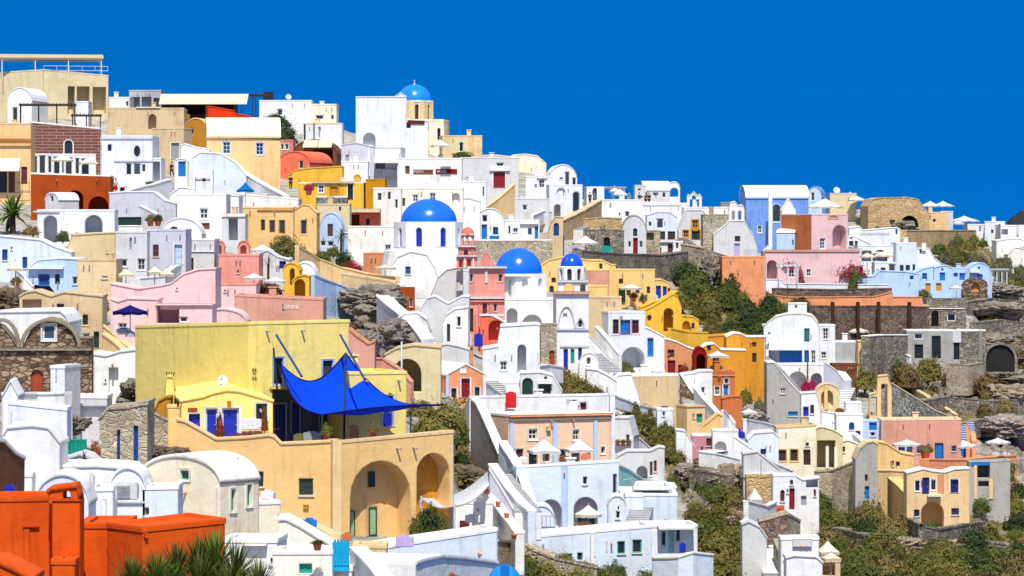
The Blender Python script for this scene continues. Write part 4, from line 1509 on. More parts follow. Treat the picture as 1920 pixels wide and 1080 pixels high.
# =================================================================== stone church, left
h = H('rubble stone church with twin arched gables', 'rubble', -30, 172, 597, 752, 'd 57 693 81 736 rust a f:wood; w 80 609 104 637 f:white t:gwhite nm; k -30 652 172 657 rim o0.2 n:string_course; k 150 637 172 652 rubble o0.1 n:pier', yaw=2, dep=1.2, top=[(-30, 612), (-10, 604), (8, 614), (22, 630), (30, 645), (36, 652), (44, 650), (50, 636), (60, 617), (75, 603), (95, 597), (112, 600), (130, 613), (142, 628), (150, 645), (151, 634), (172, 634)], roof='t', rc='rim', n='stone_church', cat='church')
_f = FACES[h.name]['front']
for cx_, w_ in ((95, 58), (5, 34)):
    _b = bmesh.new()
    a0, a1 = _f.st(cx_ - w_, 652), _f.st(cx_ + w_, 652)
    top_ = _f.st(cx_, 596).y
    oo = arc(a0.x, a0.y, a1.x, a1.y, top_ - a0.y)
    ii = arc(a0.x + .2, a0.y, a1.x - .2, a1.y, top_ - a0.y - .2)
    prism(_b, _f, oo + list(reversed(ii)), -.22, .02)
    link('archivolt', _b, mat('rim'), h)
H('long white vault roof behind the stone church gables', 'white', -40, 128, 584, 650, '', dep=8, top=[(-40, 590), (0, 585), (112, 583), (122, 592), (128, 606)], roof='t', d=136)
H('tan house with dark slit windows above the stone church', 'khaki', 36, 192, 548, 664, 'w 107 570 120 584 f:dwood; w 155 590 165 609 f:dgreen t:ltan; w 155 625 169 634 nm f:white; d 176 622 186 652 dgreen t:ltan; o 42 562 78 588 r.6', dep=7, yaw=3, top=[(36, 556), (50, 548), (66, 546), (96, 556), (120, 548), (192, 556)], roof='t')
R(18, 606, 60, 70, 'brown rock face at the left edge above the vault roof', 'brown', depth=4)
R(170, 588, 52, 40, 'pale rock outcrop in the tan house wall', 'tan', dd=-2, depth=2)
A('tan curved stair parapet below the tan house', 'ltan', [(190, 610, 660), (206, 622, 662), (228, 642, 664), (256, 660, 672)], dd=-4, n='stair_wall')
A('outer tan stair parapet beside the yellow villa', 'ochre', [(192, 626, 672), (212, 640, 676), (236, 664, 680), (256, 668, 684)], dd=-8, n='stair_wall')
H('white house with a grey side wing right of the stone church', 'white', 173, 256, 664, 752, 'o 204 690 222 736 r.5; w 196 712 199 716 nm', dep=6, top=[(173, 664), (200, 668), (225, 660), (256, 656)], roof='t', dd=2)
H('blue white stair tower in front of the stone church', 'cool', 95, 122, 686, 796, 'k 104 692 107 715 lav o0.04 n:groove', yaw=-8, xs=129, dep=3, dd=-4)
A('white terrace parapet in front of the stone church door', 'white', [(28, 738, 772), (70, 740, 776), (122, 738, 790)], dd=-8, th=.7)
H('white pointed shrine at the left edge', 'white', 6, 34, 714, 800, '', dep=3, roof='g', ys=744, dd=-6, n='chimney_stack', cat='chimney', group='chimneys on the roofs')
H('white stepped house front with cable scratches', 'cool', 16, 126, 752, 850, 'w 104 824 110 830 nm', dep=1.5, dd=-7, yr=764, par=.1)
H('white rounded block at the left edge under the shrine', 'white', 8, 112, 798, 884, '', dep=5, top=[(8, 816), (14, 802), (60, 798), (90, 802), (112, 832)], roof='t', dd=-9)
A('brown plastered lower wall at the left edge', 'brown', [(-30, 820, 900), (8, 826, 900), (30, 850, 900), (46, 858, 900)], dd=-8, th=1, n='retaining_wall', cap='white')
H('white and grey shed roof below the white wing', 'gwhite', 122, 201, 742, 800, 'o 124 762 200 782 r.4', dep=4, dd=-3, rc='white')
H('ruined rubble house with two blue doors', 'palestone', 186, 276, 764, 876, 'd 219 806 225 872 dblue; d 250 798 259 864 dblue f:azure', dep=6, dd=-2, n='stone_house', top=[(186, 788), (202, 766), (240, 764), (276, 756)], roof='t')
A('rubble wall between the ruined house and the yellow villa', 'palestone', [(272, 772, 850), (292, 776, 850), (318, 790, 850)], n='rubble_wall', th=1)
R(250, 770, 56, 60, 'large weathered boulder beside the yellow villa', 'grey', depth=2.2, dd=-1)
R(130, 812, 60, 34, 'pale rock behind the teal fence', 'grey', depth=1.5, dd=-2)
h = H('teal board fence beside the ruined house', 'teal', 124, 161, 824, 862, '; '.join('k %d 826 %d 858 teal o0.05 n:board' % (x, x + 5) for x in range(126, 160, 7)), dep=.25, dd=-8, n='board_fence', cat='fence', roof='n')
B(146, 862, 40, 14, 'green creeper in front of the teal fence', 'green', 'magenta', dd=-11)
B(178, 868, 26, 50, 'tall green plant with orange blooms beside the teal fence', 'olive', 'red', dd=-8)
# =================================================================== CENTRE: DOMES
h = H('white church mass with twin vaults below the big blue dome', 'white', 733, 880, 466, 570, 'w 760 500 770 514 f:azure', dep=10, n='church', cat='church', top=[(733, 500), (745, 482), (770, 472), (800, 478), (815, 502), (822, 525), (832, 514), (850, 504), (880, 500)], roof='t')
_d = D(806, 566)
drum_parts(h, 803, 416, 470, 60, _d + 6, 'white', 8, .12, (.24, .14, .80), 'royal')
dome_parts(h, 804, 373, 418, 53, _d + 6, 'dom', cross=False)
_b = bmesh.new()
_c = P(803, 520, _d + 6)
lathe(_b, _c.xy, [(4.6, _c.z), (4.2, Z(470, _d + 6)), (3.4, Z(466, _d + 6))], 24)
link('pendentive', _b, mat('white'), h)
# pink church
h = H('coral pink church facade with a stepped bell tower', 'coral', 878, 946, 502, 650, 'k 874 499 949 503 gwhite o0.35 n:cornice; k 876 556 948 560 gwhite o0.3 n:cornice; w 881 513 887 528 a t:coral nm; w 935 513 942 528 a t:coral nm; k 909 506 914 530 gwhite o0.12 n:pilaster; d 880 578 888 622 dwood; d 905 568 913 592 maroon t:coral; k 896 570 900 590 salmon o0.15 n:pilaster; k 918 570 922 590 salmon o0.15 n:pilaster; w 926 568 932 584 a t:coral nm; k 878 562 946 566 salmon o0.2 n:moulding; k 890 590 892 640 salmon o0.1; k 896 590 898 640 salmon o0.1', dep=6, n='church', cat='church', xs=868, yaw=10, roof='f', par=.1)
_d = FACES[h.name]['d']
H('triangular coral gable above the coral church cornice', 'coral', 897, 927, 465, 504, 'k 905 476 918 500 salmon o0.04 n:panel', dep=.8, d=_d + .4, roof='g', ys=499, n='church', into=h, rc='gwhite', sink=0)
for i, (a_, b_, y0, y1, op) in enumerate(((856, 894, 480, 503, 'o 861 486 868 501 a r.5; o 876 486 883 501 a r.5; k 855 478 895 481 gwhite o0.25 n:cornice; k 870 482 873 502 warm o0.1 n:column; k 886 482 889 502 warm o0.1 n:column'), (859, 892, 462, 480, 'o 870 467 878 478 a r.5; k 858 460 893 463 gwhite o0.25 n:cornice; k 862 464 865 479 salmon o0.1 n:column; k 884 464 887 479 salmon o0.1 n:column'), (865, 889, 440, 462, 'g 869 444 873 459 a; g 878 444 884 459 a; k 864 438 890 441 gwhite o0.2 n:cornice'))):
    H('tier', 'coral', a_, b_, y0, y1, op, dep=2.4 - .4 * i, d=_d + .8 + .3 * i, n='church', into=h, sink=0, roof='n', rc='gwhite')
_c = P(877, 440, _d + 1.6)
_r = 12 / F * _d
_b = bmesh.new()
lathe(_b, _c.xy, [(_r, _c.z), (_r * .95, Z(434, _d)), (_r * .6, Z(428, _d)), (0, Z(425, _d))], 18)
link('cupola', _b, mat('terra'), h, True)
_b = bmesh.new()
tube(_b, (_c.x, _c.y, Z(426, _d)), (_c.x, _c.y, Z(416, _d)), .05)
link('cross', _b, paint('gwhite'), h)
H('pale buttress wall on the left of the coral church', 'gwhite', 868, 879, 505, 655, '', dep=5, dd=0)
H('terracotta arched porch at the foot of the coral church', 'terra', 900, 948, 590, 640, 'o 916 600 944 638 a r1.2; k 902 588 946 592 white o0.1 n:cornice', dep=3, dd=-6, top=[(900, 592), (915, 590), (932, 596), (948, 606)], roof='t', rc='white')
# second dome church
h = H('white church with twin tan arches below the second blue dome', 'white', 944, 1060, 560, 640, 'o 950 578 970 625 a r1; o 979 590 1017 640 a r1', dep=8, n='church', cat='church', dd=4)
_d = FACES[h.name]['d'] + 4
drum_parts(h, 984, 513, 566, 41, _d, 'white', 8, .39, (.30, .12, .84), None, .35)
dome_parts(h, 972, 465, 514, 45, _d, 'dom', cross=False)
# bell tower with the small dome
h = H('white bell tower with a small ribbed blue dome', 'white', 1043, 1104, 550, 700, 'd 1057 655 1065 694 royal; d 1070 655 1077 682 teal; d 1084 652 1091 676 dblue; k 1040 546 1107 551 rose o0.3 n:cornice; k 1043 616 1104 619 lav o0.15 n:cornice; k 1050 648 1104 651 lav o0.1 n:cornice; o 1056 588 1063 598 r.2; w 1084 600 1092 614 a nm', dep=5, n='bell_tower', cat='bell tower', yaw=3)
_fc = FACES[h.name]['front']
_d = FACES[h.name]['d']
_b = bmesh.new()
for cx_, w_, y0, y1 in ((1062, 17, 616, 572), (1088, 9, 616, 594)):
    p0, p1 = _fc.st(cx_ - w_, y0), _fc.st(cx_ + w_, y0)
    tt = _fc.st(cx_, y1).y
    oo, ii = arc(p0.x, p0.y, p1.x, p1.y, tt - p0.y), arc(p0.x + .15, p0.y, p1.x - .15, p1.y, tt - p0.y - .18)
    prism(_b, _fc, oo + list(reversed(ii)), -.12, .02)
link('arch_moulding', _b, mat('gwhite'), h)
H('tier', 'white', 1046, 1102, 527, 549, 'g 1057 531 1076 547 a; o 1088 532 1098 547 a r1; k 1045 525 1103 529 gwhite o0.2 n:cornice', dep=3.4, d=_d + .5, into=h, sink=0, roof='n')
drum_parts(h, 1072, 500, 528, 25, _d + 2.0, 'white', 8, .2, (.42, .08, .86), 'dwood', .3)
_c, _r = dome_parts(h, 1072, 476, 500, 20.5, _d + 2.0, 'dom2', cross=False, n=24)
_b = bmesh.new()
for i in range(8):
    a0 = .2 + i * math.tau / 8
    hh_ = Z(476, _d + 2) - _c.z
    pr = None
    for k in range(9):
        t = k / 8 * math.pi / 2
        q = Vector((_c.x + _r * 1.01 * math.cos(t) * math.cos(a0), _c.y + _r * 1.01 * math.cos(t) * math.sin(a0), _c.z + hh_ * 1.01 * math.sin(t)))
        if pr is not None:
            tube(_b, pr, q, .05, 5)
        pr = q
link('rib', _b, gloss('dom'), h)
# between the domes and the rock
H('white mass of steps and vaults below the twin vault church', 'gwhite', 786, 880, 552, 650, 'd 838 608 845 646 dgreen t:white; d 850 608 856 634 steel; d 797 630 808 656 green', dep=6, dd=-2, top=[(786, 585), (800, 560), (815, 556), (840, 570), (866, 556), (880, 556)], roof='t', rc='white')
H('white vault house with two small square vents', 'white', 742, 806, 583, 652, 'w 786 615 790 620 nm; w 795 614 799 620 nm', dep=5, dd=-4, top=[(742, 600), (760, 588), (782, 586), (800, 600), (806, 622)], roof='t')
H('white vault with slit windows beside the coral church', 'white', 830, 878, 572, 660, 'w 857 594 864 612 nm; w 838 608 844 640 f:dgreen nm', dep=5, dd=-5, top=[(830, 606), (838, 590), (852, 580), (878, 576)], roof='t')
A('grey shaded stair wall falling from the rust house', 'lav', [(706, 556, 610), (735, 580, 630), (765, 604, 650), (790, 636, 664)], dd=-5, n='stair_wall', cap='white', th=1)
S('white steps between the rust house and the vaults', 'white', 800, 650, 722, 562, 2.0, 18, dd=-3)
H('rust orange cottage below the white church', 'rust', 728, 778, 535, 590, 't 735 530 760 536 white x:IOANNA o0.1; w 768 560 774 575 nm', yaw=6, dep=5, rc='white', dd=1)
H('white parapet room with a narrow dark door beside the rust cottage', 'white', 706, 746, 554, 600, 'd 730 566 735 580 dwood', dep=4, dd=-3, top=[(706, 554), (718, 562), (736, 560), (746, 574)], roof='t')
boxthing('laundry_rack', 'pink and white towels drying beside the rust cottage', 'laundry', 780, 545, 806, 560, 'white', .2, dd=-8)
H('grey white church annex wall right of the twin vaults', 'gwhite', 806, 872, 500, 600, 'k 858 520 860 540 lav o0.03 n:groove', dep=5, dd=-2, top=[(806, 560), (822, 520), (838, 506), (872, 500)], roof='t')
for x, y, w, hh, t, k in ((700, 592, 110, 60, 'big grey brown rock shelf above the cave', 'grey'), (665, 640, 70, 40, 'rock lip around the dark cave mouth', 'brown'), (735, 655, 100, 60, 'jagged boulder pile below the grey stair wall', 'grey'), (770, 664, 60, 34, 'flat topped rock beside the green door', 'grey'), (685, 668, 60, 50, 'rock behind the clay pink steps', 'grey')):
    R(x, y, w, hh, t, k, depth=3, dd=-2)
H('clay pink ruined block with sloping stairs by the yellow villa', 'rose', 655, 702, 638, 740, '', dep=5, dd=-4, top=[(655, 618), (668, 630), (690, 646), (702, 640)], roof='t', rc='clay')
A('clay pink sloping wall with a white triangle patch', 'rose', [(676, 672, 720), (716, 672, 720), (750, 694, 730), (770, 718, 740)], dd=-6, n='retaining_wall')
H('grey stone bridge arch over a dark passage', 'beige', 722, 826, 648, 740, 'o 737 673 790 735 a r4; k 752 640 755 696 white o0.6 n:post', dep=6, n='bridge', cat='bridge', top=[(722, 666), (742, 654), (775, 648), (826, 652)], roof='t', rc='khaki')
H('grey white retaining block above the chapel roof', 'gwhite', 820, 880, 640, 700, '', dep=5, dd=1, top=[(820, 650), (838, 646), (860, 650), (880, 656)], roof='t')
h = H('small pink chapel with a red door and white trim', 'apricot', 836, 911, 683, 756, 'd 865 710 881 746 dred t:cool; w 846 728 856 746 dwood t:cool; w 890 726 899 742 f:dgreen t:cool; k 862 690 874 700 white o0.06 n:medallion; k 836 702 841 756 lblue o0.05 n:quoin; k 905 702 911 756 cool o0.05 n:quoin', yaw=20, xs=792, dep=7, roof='g', ys=704, rc='white', n='chapel', cat='chapel')
H('striped orange bell tower behind the small pink chapel', 'clay', 854, 886, 650, 700, 'g 861 658 869 682 a; g 873 658 880 682 a; k 853 648 887 652 cinn o0.15 n:cornice; k 855 682 886 686 cinn o0.12 n:cornice', dep=2, dd=3, n='bell_tower', cat='bell tower', roof='f', rc='brown')
_h = bpy.data.objects[-1] if False else None
H('white canopied cistern top above the striped bell tower', 'white', 856, 884, 624, 652, 'w 864 634 872 641 navy', dep=3, dd=4, roof='v', ys=636)
boxthing('water_barrel', 'royal blue barrel on the white roof by the coral church', 'tank', 889, 627, 905, 650, 'royal', .9, dd=-3)
dish(1006 - 50, 630, 18, 'white satellite dish on the roof left of the stone tower', dd=-4)
H('white house with an arched passage and a small window', 'cool', 905, 1012, 612, 745, 'w 938 678 950 694 t:white; o 970 646 986 700 a r1.5; k 932 650 935 655 lav o0.05 n:vent', dep=7, dd=-2, top=[(905, 655), (932, 650), (938, 612), (1006, 608), (1012, 610)], roof='t', rc='white')
H('pale rubble tower house with an arched doorway', 'palestone', 1005, 1044, 608, 700, 'd 1030 656 1040 684 rust a; o 1006 622 1014 690 a r.8', dep=5, dd=-1, n='stone_house')
H('white lower house with a green arched door', 'gwhite', 975, 1054, 698, 766, 'd 979 709 999 740 dgreen a; w 1010 720 1033 738 f:green nm; w 1020 706 1026 712 nm; k 1008 714 1036 719 white o0.4 n:hood', dep=5, dd=-3, top=[(975, 700), (1012, 698), (1036, 704), (1054, 734)], roof='t', rc='white')
S('grey steps beside the small pink chapel', 'gwhite', 952, 748, 912, 712, 1.6, 10, dd=-3)
A('white stair parapet right of the small pink chapel', 'white', [(908, 716, 752), (930, 732, 756), (955, 748, 764)], dd=-6, n='stair_wall')
H('white cube annex between the steps and the arched door', 'white', 948, 978, 716, 760, '', dep=4, dd=-2)
B(820, 812, 120, 60, 'large dark olive bush behind the blue sail', 'olive', n='bush', dd=-4)
B(856, 830, 60, 72, 'tall dark bush against the grey stair wall', 'green', dd=-6)
B(790, 780, 70, 34, 'olive shrub below the grey steps of the chapel', 'olive', dd=-3)
for x, y, w, hh, t, k in ((865, 880, 50, 40, 'shadowed bush under the grey stair wall', 'deep'), (1085, 744, 78, 46, 'broad olive bush beside the bell tower', 'olive'), (1066, 736, 30, 28, 'small dry bush left of the broad olive bush', 'dry'), (1118, 742, 34, 22, 'dry brown shrub above the peach house', 'rust')):
    B(x, y, w, hh, t, k)
# right of bell tower
A('white stair parapet descending right of the bell tower', 'white', [(1104, 628, 664), (1130, 656, 680), (1160, 686, 702)], dd=-2, n='stair_wall')
S('pale steps descending right of the bell tower', 'gwhite', 1155, 706, 1108, 664, 2.2, 14, dd=-4)
H('white igloo oven house right of the bell tower doors', 'white', 1086, 1122, 662, 706, 'w 1099 670 1108 684 e nm', dep=4, roof='v', ys=684, dd=-3)
H('white sloping wall house below the steps', 'white', 1100, 1156, 690, 730, '', dep=5, dd=-3, top=[(1100, 692), (1120, 694), (1140, 704), (1156, 716)], roof='t')
for i, (x, y, w, hh) in enumerate(((1116, 640, 26, 34), (1130, 662, 36, 34), (1150, 684, 40, 34), (1168, 698, 34, 26))):
    B(x, y, w, hh, 'green shrub on the narrow slope right of the bell tower', 'olive' if i % 2 else 'green', group='shrubs on the narrow slope', dd=1)
# =================================================================== RIGHT RIDGE
H('white blue gate house on the ridge with a dark doorway', 'cool', 1100, 1133, 350, 392, 'd 1112 353 1119 374 dwood', dep=5, yaw=3)
pergola('rooftop bar frame beside the ridge gate house', 1132, 1170, 353, 384, 3, 4, 'white', 'khaki', 3, False, dd=1)
U(1162, 354, 34, 364, 'pair of overlapping white umbrellas at the rooftop bar, lower one', 'white', 4, dd=-2)
U(1152, 349, 26, 358, 'higher white umbrella at the rooftop bar on the ridge', 'white', 4, dd=2)
H('white ridge house with small dark windows left of the portico', 'gwhite', 1190, 1212, 347, 392, 'w 1196 353 1202 358 nm; w 1199 368 1206 372 nm', dep=6, dd=2)
H('white barrel roofed ridge house with an open arched portico', 'gwhite', 1206, 1256, 358, 392, 'w 1209 361 1214 369 nm; w 1224 361 1235 368 nm; w 1242 361 1248 370 nm', dep=5, roof='x', yc=341, rc='white', yaw=3, dd=2)
H('arched portico end of the barrel roofed ridge house', 'white', 1252, 1275, 341, 382, 'g 1256 352 1272 369 a', dep=3, roof='v', ys=354, dd=1)
H('white ridge terrace house with a small dark window', 'white', 1128, 1205, 374, 420, 'w 1172 396 1180 406 nm; w 1160 399 1163 404 nm', dep=6)
H('long white terrace wall house below the ridge portico', 'white', 1196, 1292, 378, 416, 'k 1196 383 1292 385 cool o0.1 n:string_course', dep=6, dd=-1, yr=381)
H('white house front left of the ochre framed chapel', 'warm', 1282, 1372, 388, 440, '', dep=6, dd=3)
A('tan stone ramp wall rising to the ridge lane', 'tanstone', [(1056, 414, 440), (1090, 398, 436), (1128, 376, 420)], dd=-1, n='retaining_wall', cap='khaki', th=.8)
H('tan stone ruin wall below the ridge lane', 'tanstone', 1060, 1166, 408, 444, '', dep=4, dd=0, top=[(1060, 428), (1080, 412), (1128, 408), (1166, 410)], roof='t')
H('grey stone terrace house with an arched dark doorway', 'graystone', 1098, 1170, 431, 482, 'o 1132 444 1144 470 a r1; w 1160 440 1162 448 nm', dep=5, dd=-2)
H('tall narrow white chapel with a red door', 'gwhite', 1166, 1212, 404, 482, 'w 1187 428 1195 443 a f:dwood t:white; d 1187 446 1196 477 dred t:white; w 1178 452 1183 463 a nm; w 1199 452 1205 464 nm', dep=6, roof='v', ys=436, n='chapel', cat='chapel', dd=-2, rc='palestone')
H('white blue house with square dark windows between the chapels', 'bluew', 1213, 1270, 396, 462, 'w 1231 410 1244 428 nm; w 1237 434 1247 449 dwood; w 1252 434 1266 449 dwood; w 1216 416 1222 424 f:white', dep=6, dd=0, top=[(1213, 404), (1232, 398), (1256, 398), (1270, 408)], roof='t', rc='white')
H('rough white ruin wall beside the red door chapel', 'palestone', 1206, 1238, 432, 482, 'o 1212 436 1226 460 r.6', dep=4, dd=-3)
H('low white annex with two maroon doors', 'white', 1232, 1280, 452, 482, 'd 1252 457 1261 478 maroon; w 1267 454 1272 466 nm; d 1236 464 1240 478 maroon; k 1234 449 1262 454 white o0.3 n:eave', dep=4, dd=-4)
H('white vaulted chapel with ochre framed windows', 'gwhite', 1272, 1342, 393, 462, 'w 1298 413 1309 427 dwood f:mustard t:mustard; w 1281 432 1291 445 dwood f:mustard t:mustard; d 1297 432 1312 449 dgreen t:mustard; w 1317 432 1328 445 dwood f:mustard t:mustard; k 1300 426 1308 433 mustard o0.08 n:lunette', dep=6, n='chapel', cat='chapel', top=[(1272, 432), (1280, 412), (1288, 394), (1316, 394), (1330, 410), (1342, 432)], roof='t', rc='white', dd=0)
H('white bell gable with two piers above the ochre framed chapel', 'warm', 1288, 1316, 362, 394, 'g 1293 374 1299 391; g 1304 374 1311 391; g 1297 366 1305 374 a', dep=.9, roof='t', top=[(1288, 372), (1290, 364), (1293, 368), (1301, 360), (1309, 368), (1312, 364), (1316, 372)], n='bell_gable', cat='bell gable', dd=0, d=322, sink=.5, group='bell gables of the chapels')
H('white chapel with a stepped bell gable and lilac door', 'gwhite', 1338, 1420, 414, 486, 'w 1378 443 1388 453 dwood; d 1377 457 1387 482 lilac; k 1395 468 1418 480 lav o0.05 n:panel', dep=7, n='chapel', cat='chapel', top=[(1338, 440), (1358, 424), (1368, 414), (1396, 414), (1404, 430), (1412, 440), (1418, 460), (1420, 470)], roof='t', rc='white', dd=-2)
H('white asymmetrical bell gable left of the blue mansion', 'warm', 1367, 1396, 378, 416, 'g 1372 395 1378 412 a; g 1384 395 1390 412 a', dep=.9, roof='t', top=[(1367, 394), (1370, 380), (1378, 378), (1384, 386), (1390, 384), (1394, 386), (1396, 396)], n='bell_gable', cat='bell gable', d=300, sink=.5, group='bell gables of the chapels')
H('rough whitewashed ruin wall between the two chapels', 'palestone', 1318, 1366, 402, 488, '', dep=5, dd=2)
H('dark green shed on the ridge behind the bell gable', 'dcement', 1351, 1378, 379, 410, '', dep=3, dd=8)
A('long grey retaining wall below the chapels', 'graystone', [(1092, 470, 520), (1160, 476, 520), (1240, 478, 520), (1290, 472, 512)], dd=0, n='retaining_wall', th=1)
A('pale rock face wall under the lilac door chapel', 'palestone', [(1276, 458, 500), (1320, 466, 510), (1372, 484, 516)], dd=0, n='retaining_wall', th=1)
U(1098, 442, 50, 456, 'white umbrella on the grey stone terrace', 'white', 8, yf=478, dd=-5)
for x, y, t, a_, b_ in ((1106, 386, 'person in a maroon top sitting at the ridge lane', 'maroon', 'dark'), (1115, 386, 'person in a blue top on the ridge lane', 'azure', 'dark'), (1180, 384, 'person in a cyan shirt on the white ridge terrace', 'cyan', 'rose'), (1199, 386, 'person in black leaning at the ridge terrace', 'black', 'black'), (1211, 386, 'person in brown on the ridge terrace', 'brown', 'black'), (1217, 386, 'tall person in dark green on the ridge terrace', 'dgreen', 'black'), (1062, 406, 'person in a white shirt at the arched doorway', 'white', 'dwood')):
    person(x, y, t, a_, b_, face=RX.uniform(-1, 1), dd=-6)
boxthing('bench', 'green and blue cafe tables on the grey stone terrace', 'tables', 1128, 462, 1146, 474, 'teal', 1, dd=-6)
boxthing('table', 'white menu boards on the grey stone terrace', 'table', 1150, 460, 1166, 474, 'white', .6, dd=-6)
# blue mansion
h = H('large blue mansion with a white barrel roof', 'blue', 1398, 1516, 371, 476, 'w 1448 383 1464 416 a t:lblue f:lblue; w 1421 424 1428 436 f:white t:white; k 1398 369 1516 372 lblue o0.15 n:cornice', dep=7, roof='x', yc=349, rc='white', yaw=3, n='mansion')
H('blue gable end of the mansion with a slit window', 'lblue', 1513, 1541, 350, 420, 'w 1521 361 1527 376 t:white nm', yaw=-10, dep=6, roof='v', ys=372, rc='blue', n='mansion', dd=-1)
H('tall white chimney pipe before the blue mansion', 'white', 1441, 1448, 361, 470, '', dep=.8, dd=-3, n='chimney_stack', cat='chimney', roof='n', top=None, group='chimneys on the roofs')
B(1419, 440, 32, 24, 'green climbing plant on the blue mansion', 'green', n='climbing_vine', cat='vine', dd=-5)
h = H('dusty pink tower house with an arched balcony', 'dusty', 1522, 1590, 401, 545, 'o 1561 422 1587 470 a r1.6; w 1537 447 1547 466 f:white t:white; k 1560 466 1612 471 gwhite o0.8 n:balcony; w 1546 502 1555 536 nm f:white; o 1566 504 1580 530 a r.3; sk 1466 404 1521 478 cinn o0.04 n:side_wall; k 1552 403 1573 411 rose o0.05 n:sign; t 1554 404 1571 408 dwood x:HOTEL o0.08', yaw=24, xs=1463, dep=8, n='hotel_building')
FACES['pt'] = FACES[h.name]
H('wide dusty pink lower house behind the bougainvillea', 'dusty', 1434, 1612, 471, 548, 'o 1438 488 1457 523 a r1.6; w 1512 505 1520 518 f:white t:white; w 1478 498 1490 520; k 1434 468 1612 472 rose o0.15 n:cornice', dep=7, dd=-4)
H('small blue vaulted chapel beside the dusty pink tower', 'lblue', 1456, 1490, 437, 482, 'w 1485 450 1488 460 nm', yaw=-12, xs=1505, dep=5, roof='x', yc=430, rc='white', dd=-6, n='chapel')
h = H('white pointed tent roof on the dusty pink terrace', 'ivory', 1466, 1492, 373, 404, '', dep=3, roof='g', ys=396, n='tent', cat='tent', d=300, sink=.3)
U(1547, 372, 70, 388, 'large cream umbrella on top of the dusty pink tower', 'ivory', 8, yf=406, d=FACES['pt']['d'] + 3)
U(1439, 460, 20, 470, 'small white umbrella beside the blue mansion', 'white', dd=-6)
pergola('white pergola frame under the left bougainvillea', 1461, 1496, 498, 534, 2.5, 0, 'white', 'white', 3, True, dd=-8)
B(1480, 503, 46, 30, 'bougainvillea mound on the white pergola frame', 'olive', 'magenta', dd=-10)
B(1500, 536, 22, 40, 'thin pink bougainvillea by the pink house window', 'dry', 'magenta', dd=-7)
B(1598, 520, 66, 34, 'wide magenta bougainvillea crown by the white terrace', 'olive', 'magenta', dd=-14, n='tree', cat='tree')
B(1600, 552, 26, 52, 'green trunk growth under the magenta bougainvillea', 'green', dd=-13)
H('salmon orange retaining block below the lilac door chapel', 'apricot', 1354, 1436, 481, 560, '', dep=5, yaw=2)
H('white cube at the corner of the salmon orange block', 'cool', 1411, 1434, 496, 545, '', dep=4, dd=-3)
A('long white terrace parapet before the dusty pink house', 'cool', [(1434, 524, 546, 283), (1464, 524, 546, 283), (1470, 532, 548, 283), (1560, 533, 548, 283), (1664, 534, 548, 283)], sink=.3, th=.6)
A('dark red stone wall under the white terrace parapet', 'darkstone', [(1448, 541, 562, 281), (1560, 543, 562, 281), (1672, 541, 562, 281)], sink=.5, n='stone_wall', th=1)
A('long salmon orange lane wall', 'apricot', [(1424, 538, 552, 277), (1450, 554, 570, 277), (1480, 558, 575, 277), (1560, 557, 575, 277), (1640, 556, 575, 277), (1668, 549, 575, 277), (1672, 546, 575, 277), (1674, 557, 575, 277), (1730, 557, 574, 277)], th=1, sink=.3, n='lane_wall', cap='clay')
A('tall dark masonry wall with buttress strips', 'darkstone', [(1528, 574, 626), (1620, 574, 630), (1700, 574, 632), (1738, 576, 632)], dd=-6, sink=1, n='stone_wall', th=1)
for x, t in ((1562, 'first'), (1609, 'second'), (1648, 'third'), (1706, 'fourth')):
    H('%s dark buttress of the tall masonry wall counted from the left' % t, 'dwood', x - 3, x + 3, 566, 626, '', dep=1.0, d=D(x, 630) - 7, sink=.5, n='buttress', cat='buttress', roof='n', group='buttresses of the masonry wall')
# white hotel group
H('big white blank walled hotel with rounded corners', 'cool', 1592, 1688, 428, 476, 'w 1679 430 1683 440 nm; k 1612 436 1668 440 lav o0.06 n:moulding', dep=7, top=[(1592, 428), (1612, 425), (1618, 432), (1680, 427), (1688, 430)], roof='t', rc='white', n='hotel_building')
H('white hotel wing with two dark green doors', 'white', 1586, 1632, 442, 482, 'd 1592 452 1600 466 dgreen; d 1603 452 1608 466 dgreen; w 1594 445 1598 449 nm', dep=5, dd=-3, top=[(1586, 446), (1600, 443), (1620, 452), (1632, 458)], roof='t')
H('white arcade terrace with dark openings under umbrellas', 'cool', 1608, 1684, 460, 505, 'o 1615 470 1634 490 r2; o 1636 468 1664 490 a r2; k 1636 472 1668 475 white o0.4 n:hood', dep=5, dd=-3)
U(1626, 474, 34, 481, 'cream umbrella at the left dark opening of the white arcade', 'cream', 8, dd=-8)
U(1658, 471, 42, 479, 'cream umbrella at the arched opening of the white arcade', 'cream', 8, dd=-8)
H('grey blue hotel block with a plain front', 'bluew', 1680, 1718, 455, 525, 'w 1687 497 1694 508 f:green; w 1698 497 1706 507 f:green; w 1711 496 1716 508 f:teal', dep=6, dd=-2, rc='white')
H('glassy blue grey bay of the white hotel', 'cool', 1640, 1682, 492, 530, 'w 1666 495 1679 512 nm; w 1643 505 1648 514 f:white; d 1651 502 1660 514 dgreen', dep=4, dd=-6)
H('white stair house right of the grey blue hotel block', 'white', 1716, 1764, 464, 520, 'w 1724 468 1728 476 nm; k 1728 455 1736 470 white o0.3 n:chimney', dep=5, dd=0, top=[(1716, 466), (1742, 466), (1752, 484), (1764, 494)], roof='t')
H('pale blue terrace row below the glassy bay', 'lblue', 1596, 1722, 516, 556, 'w 1706 517 1713 524 f:azure', dep=4, dd=-6, top=[(1596, 522), (1640, 518), (1650, 508), (1700, 510), (1722, 514)], roof='t')
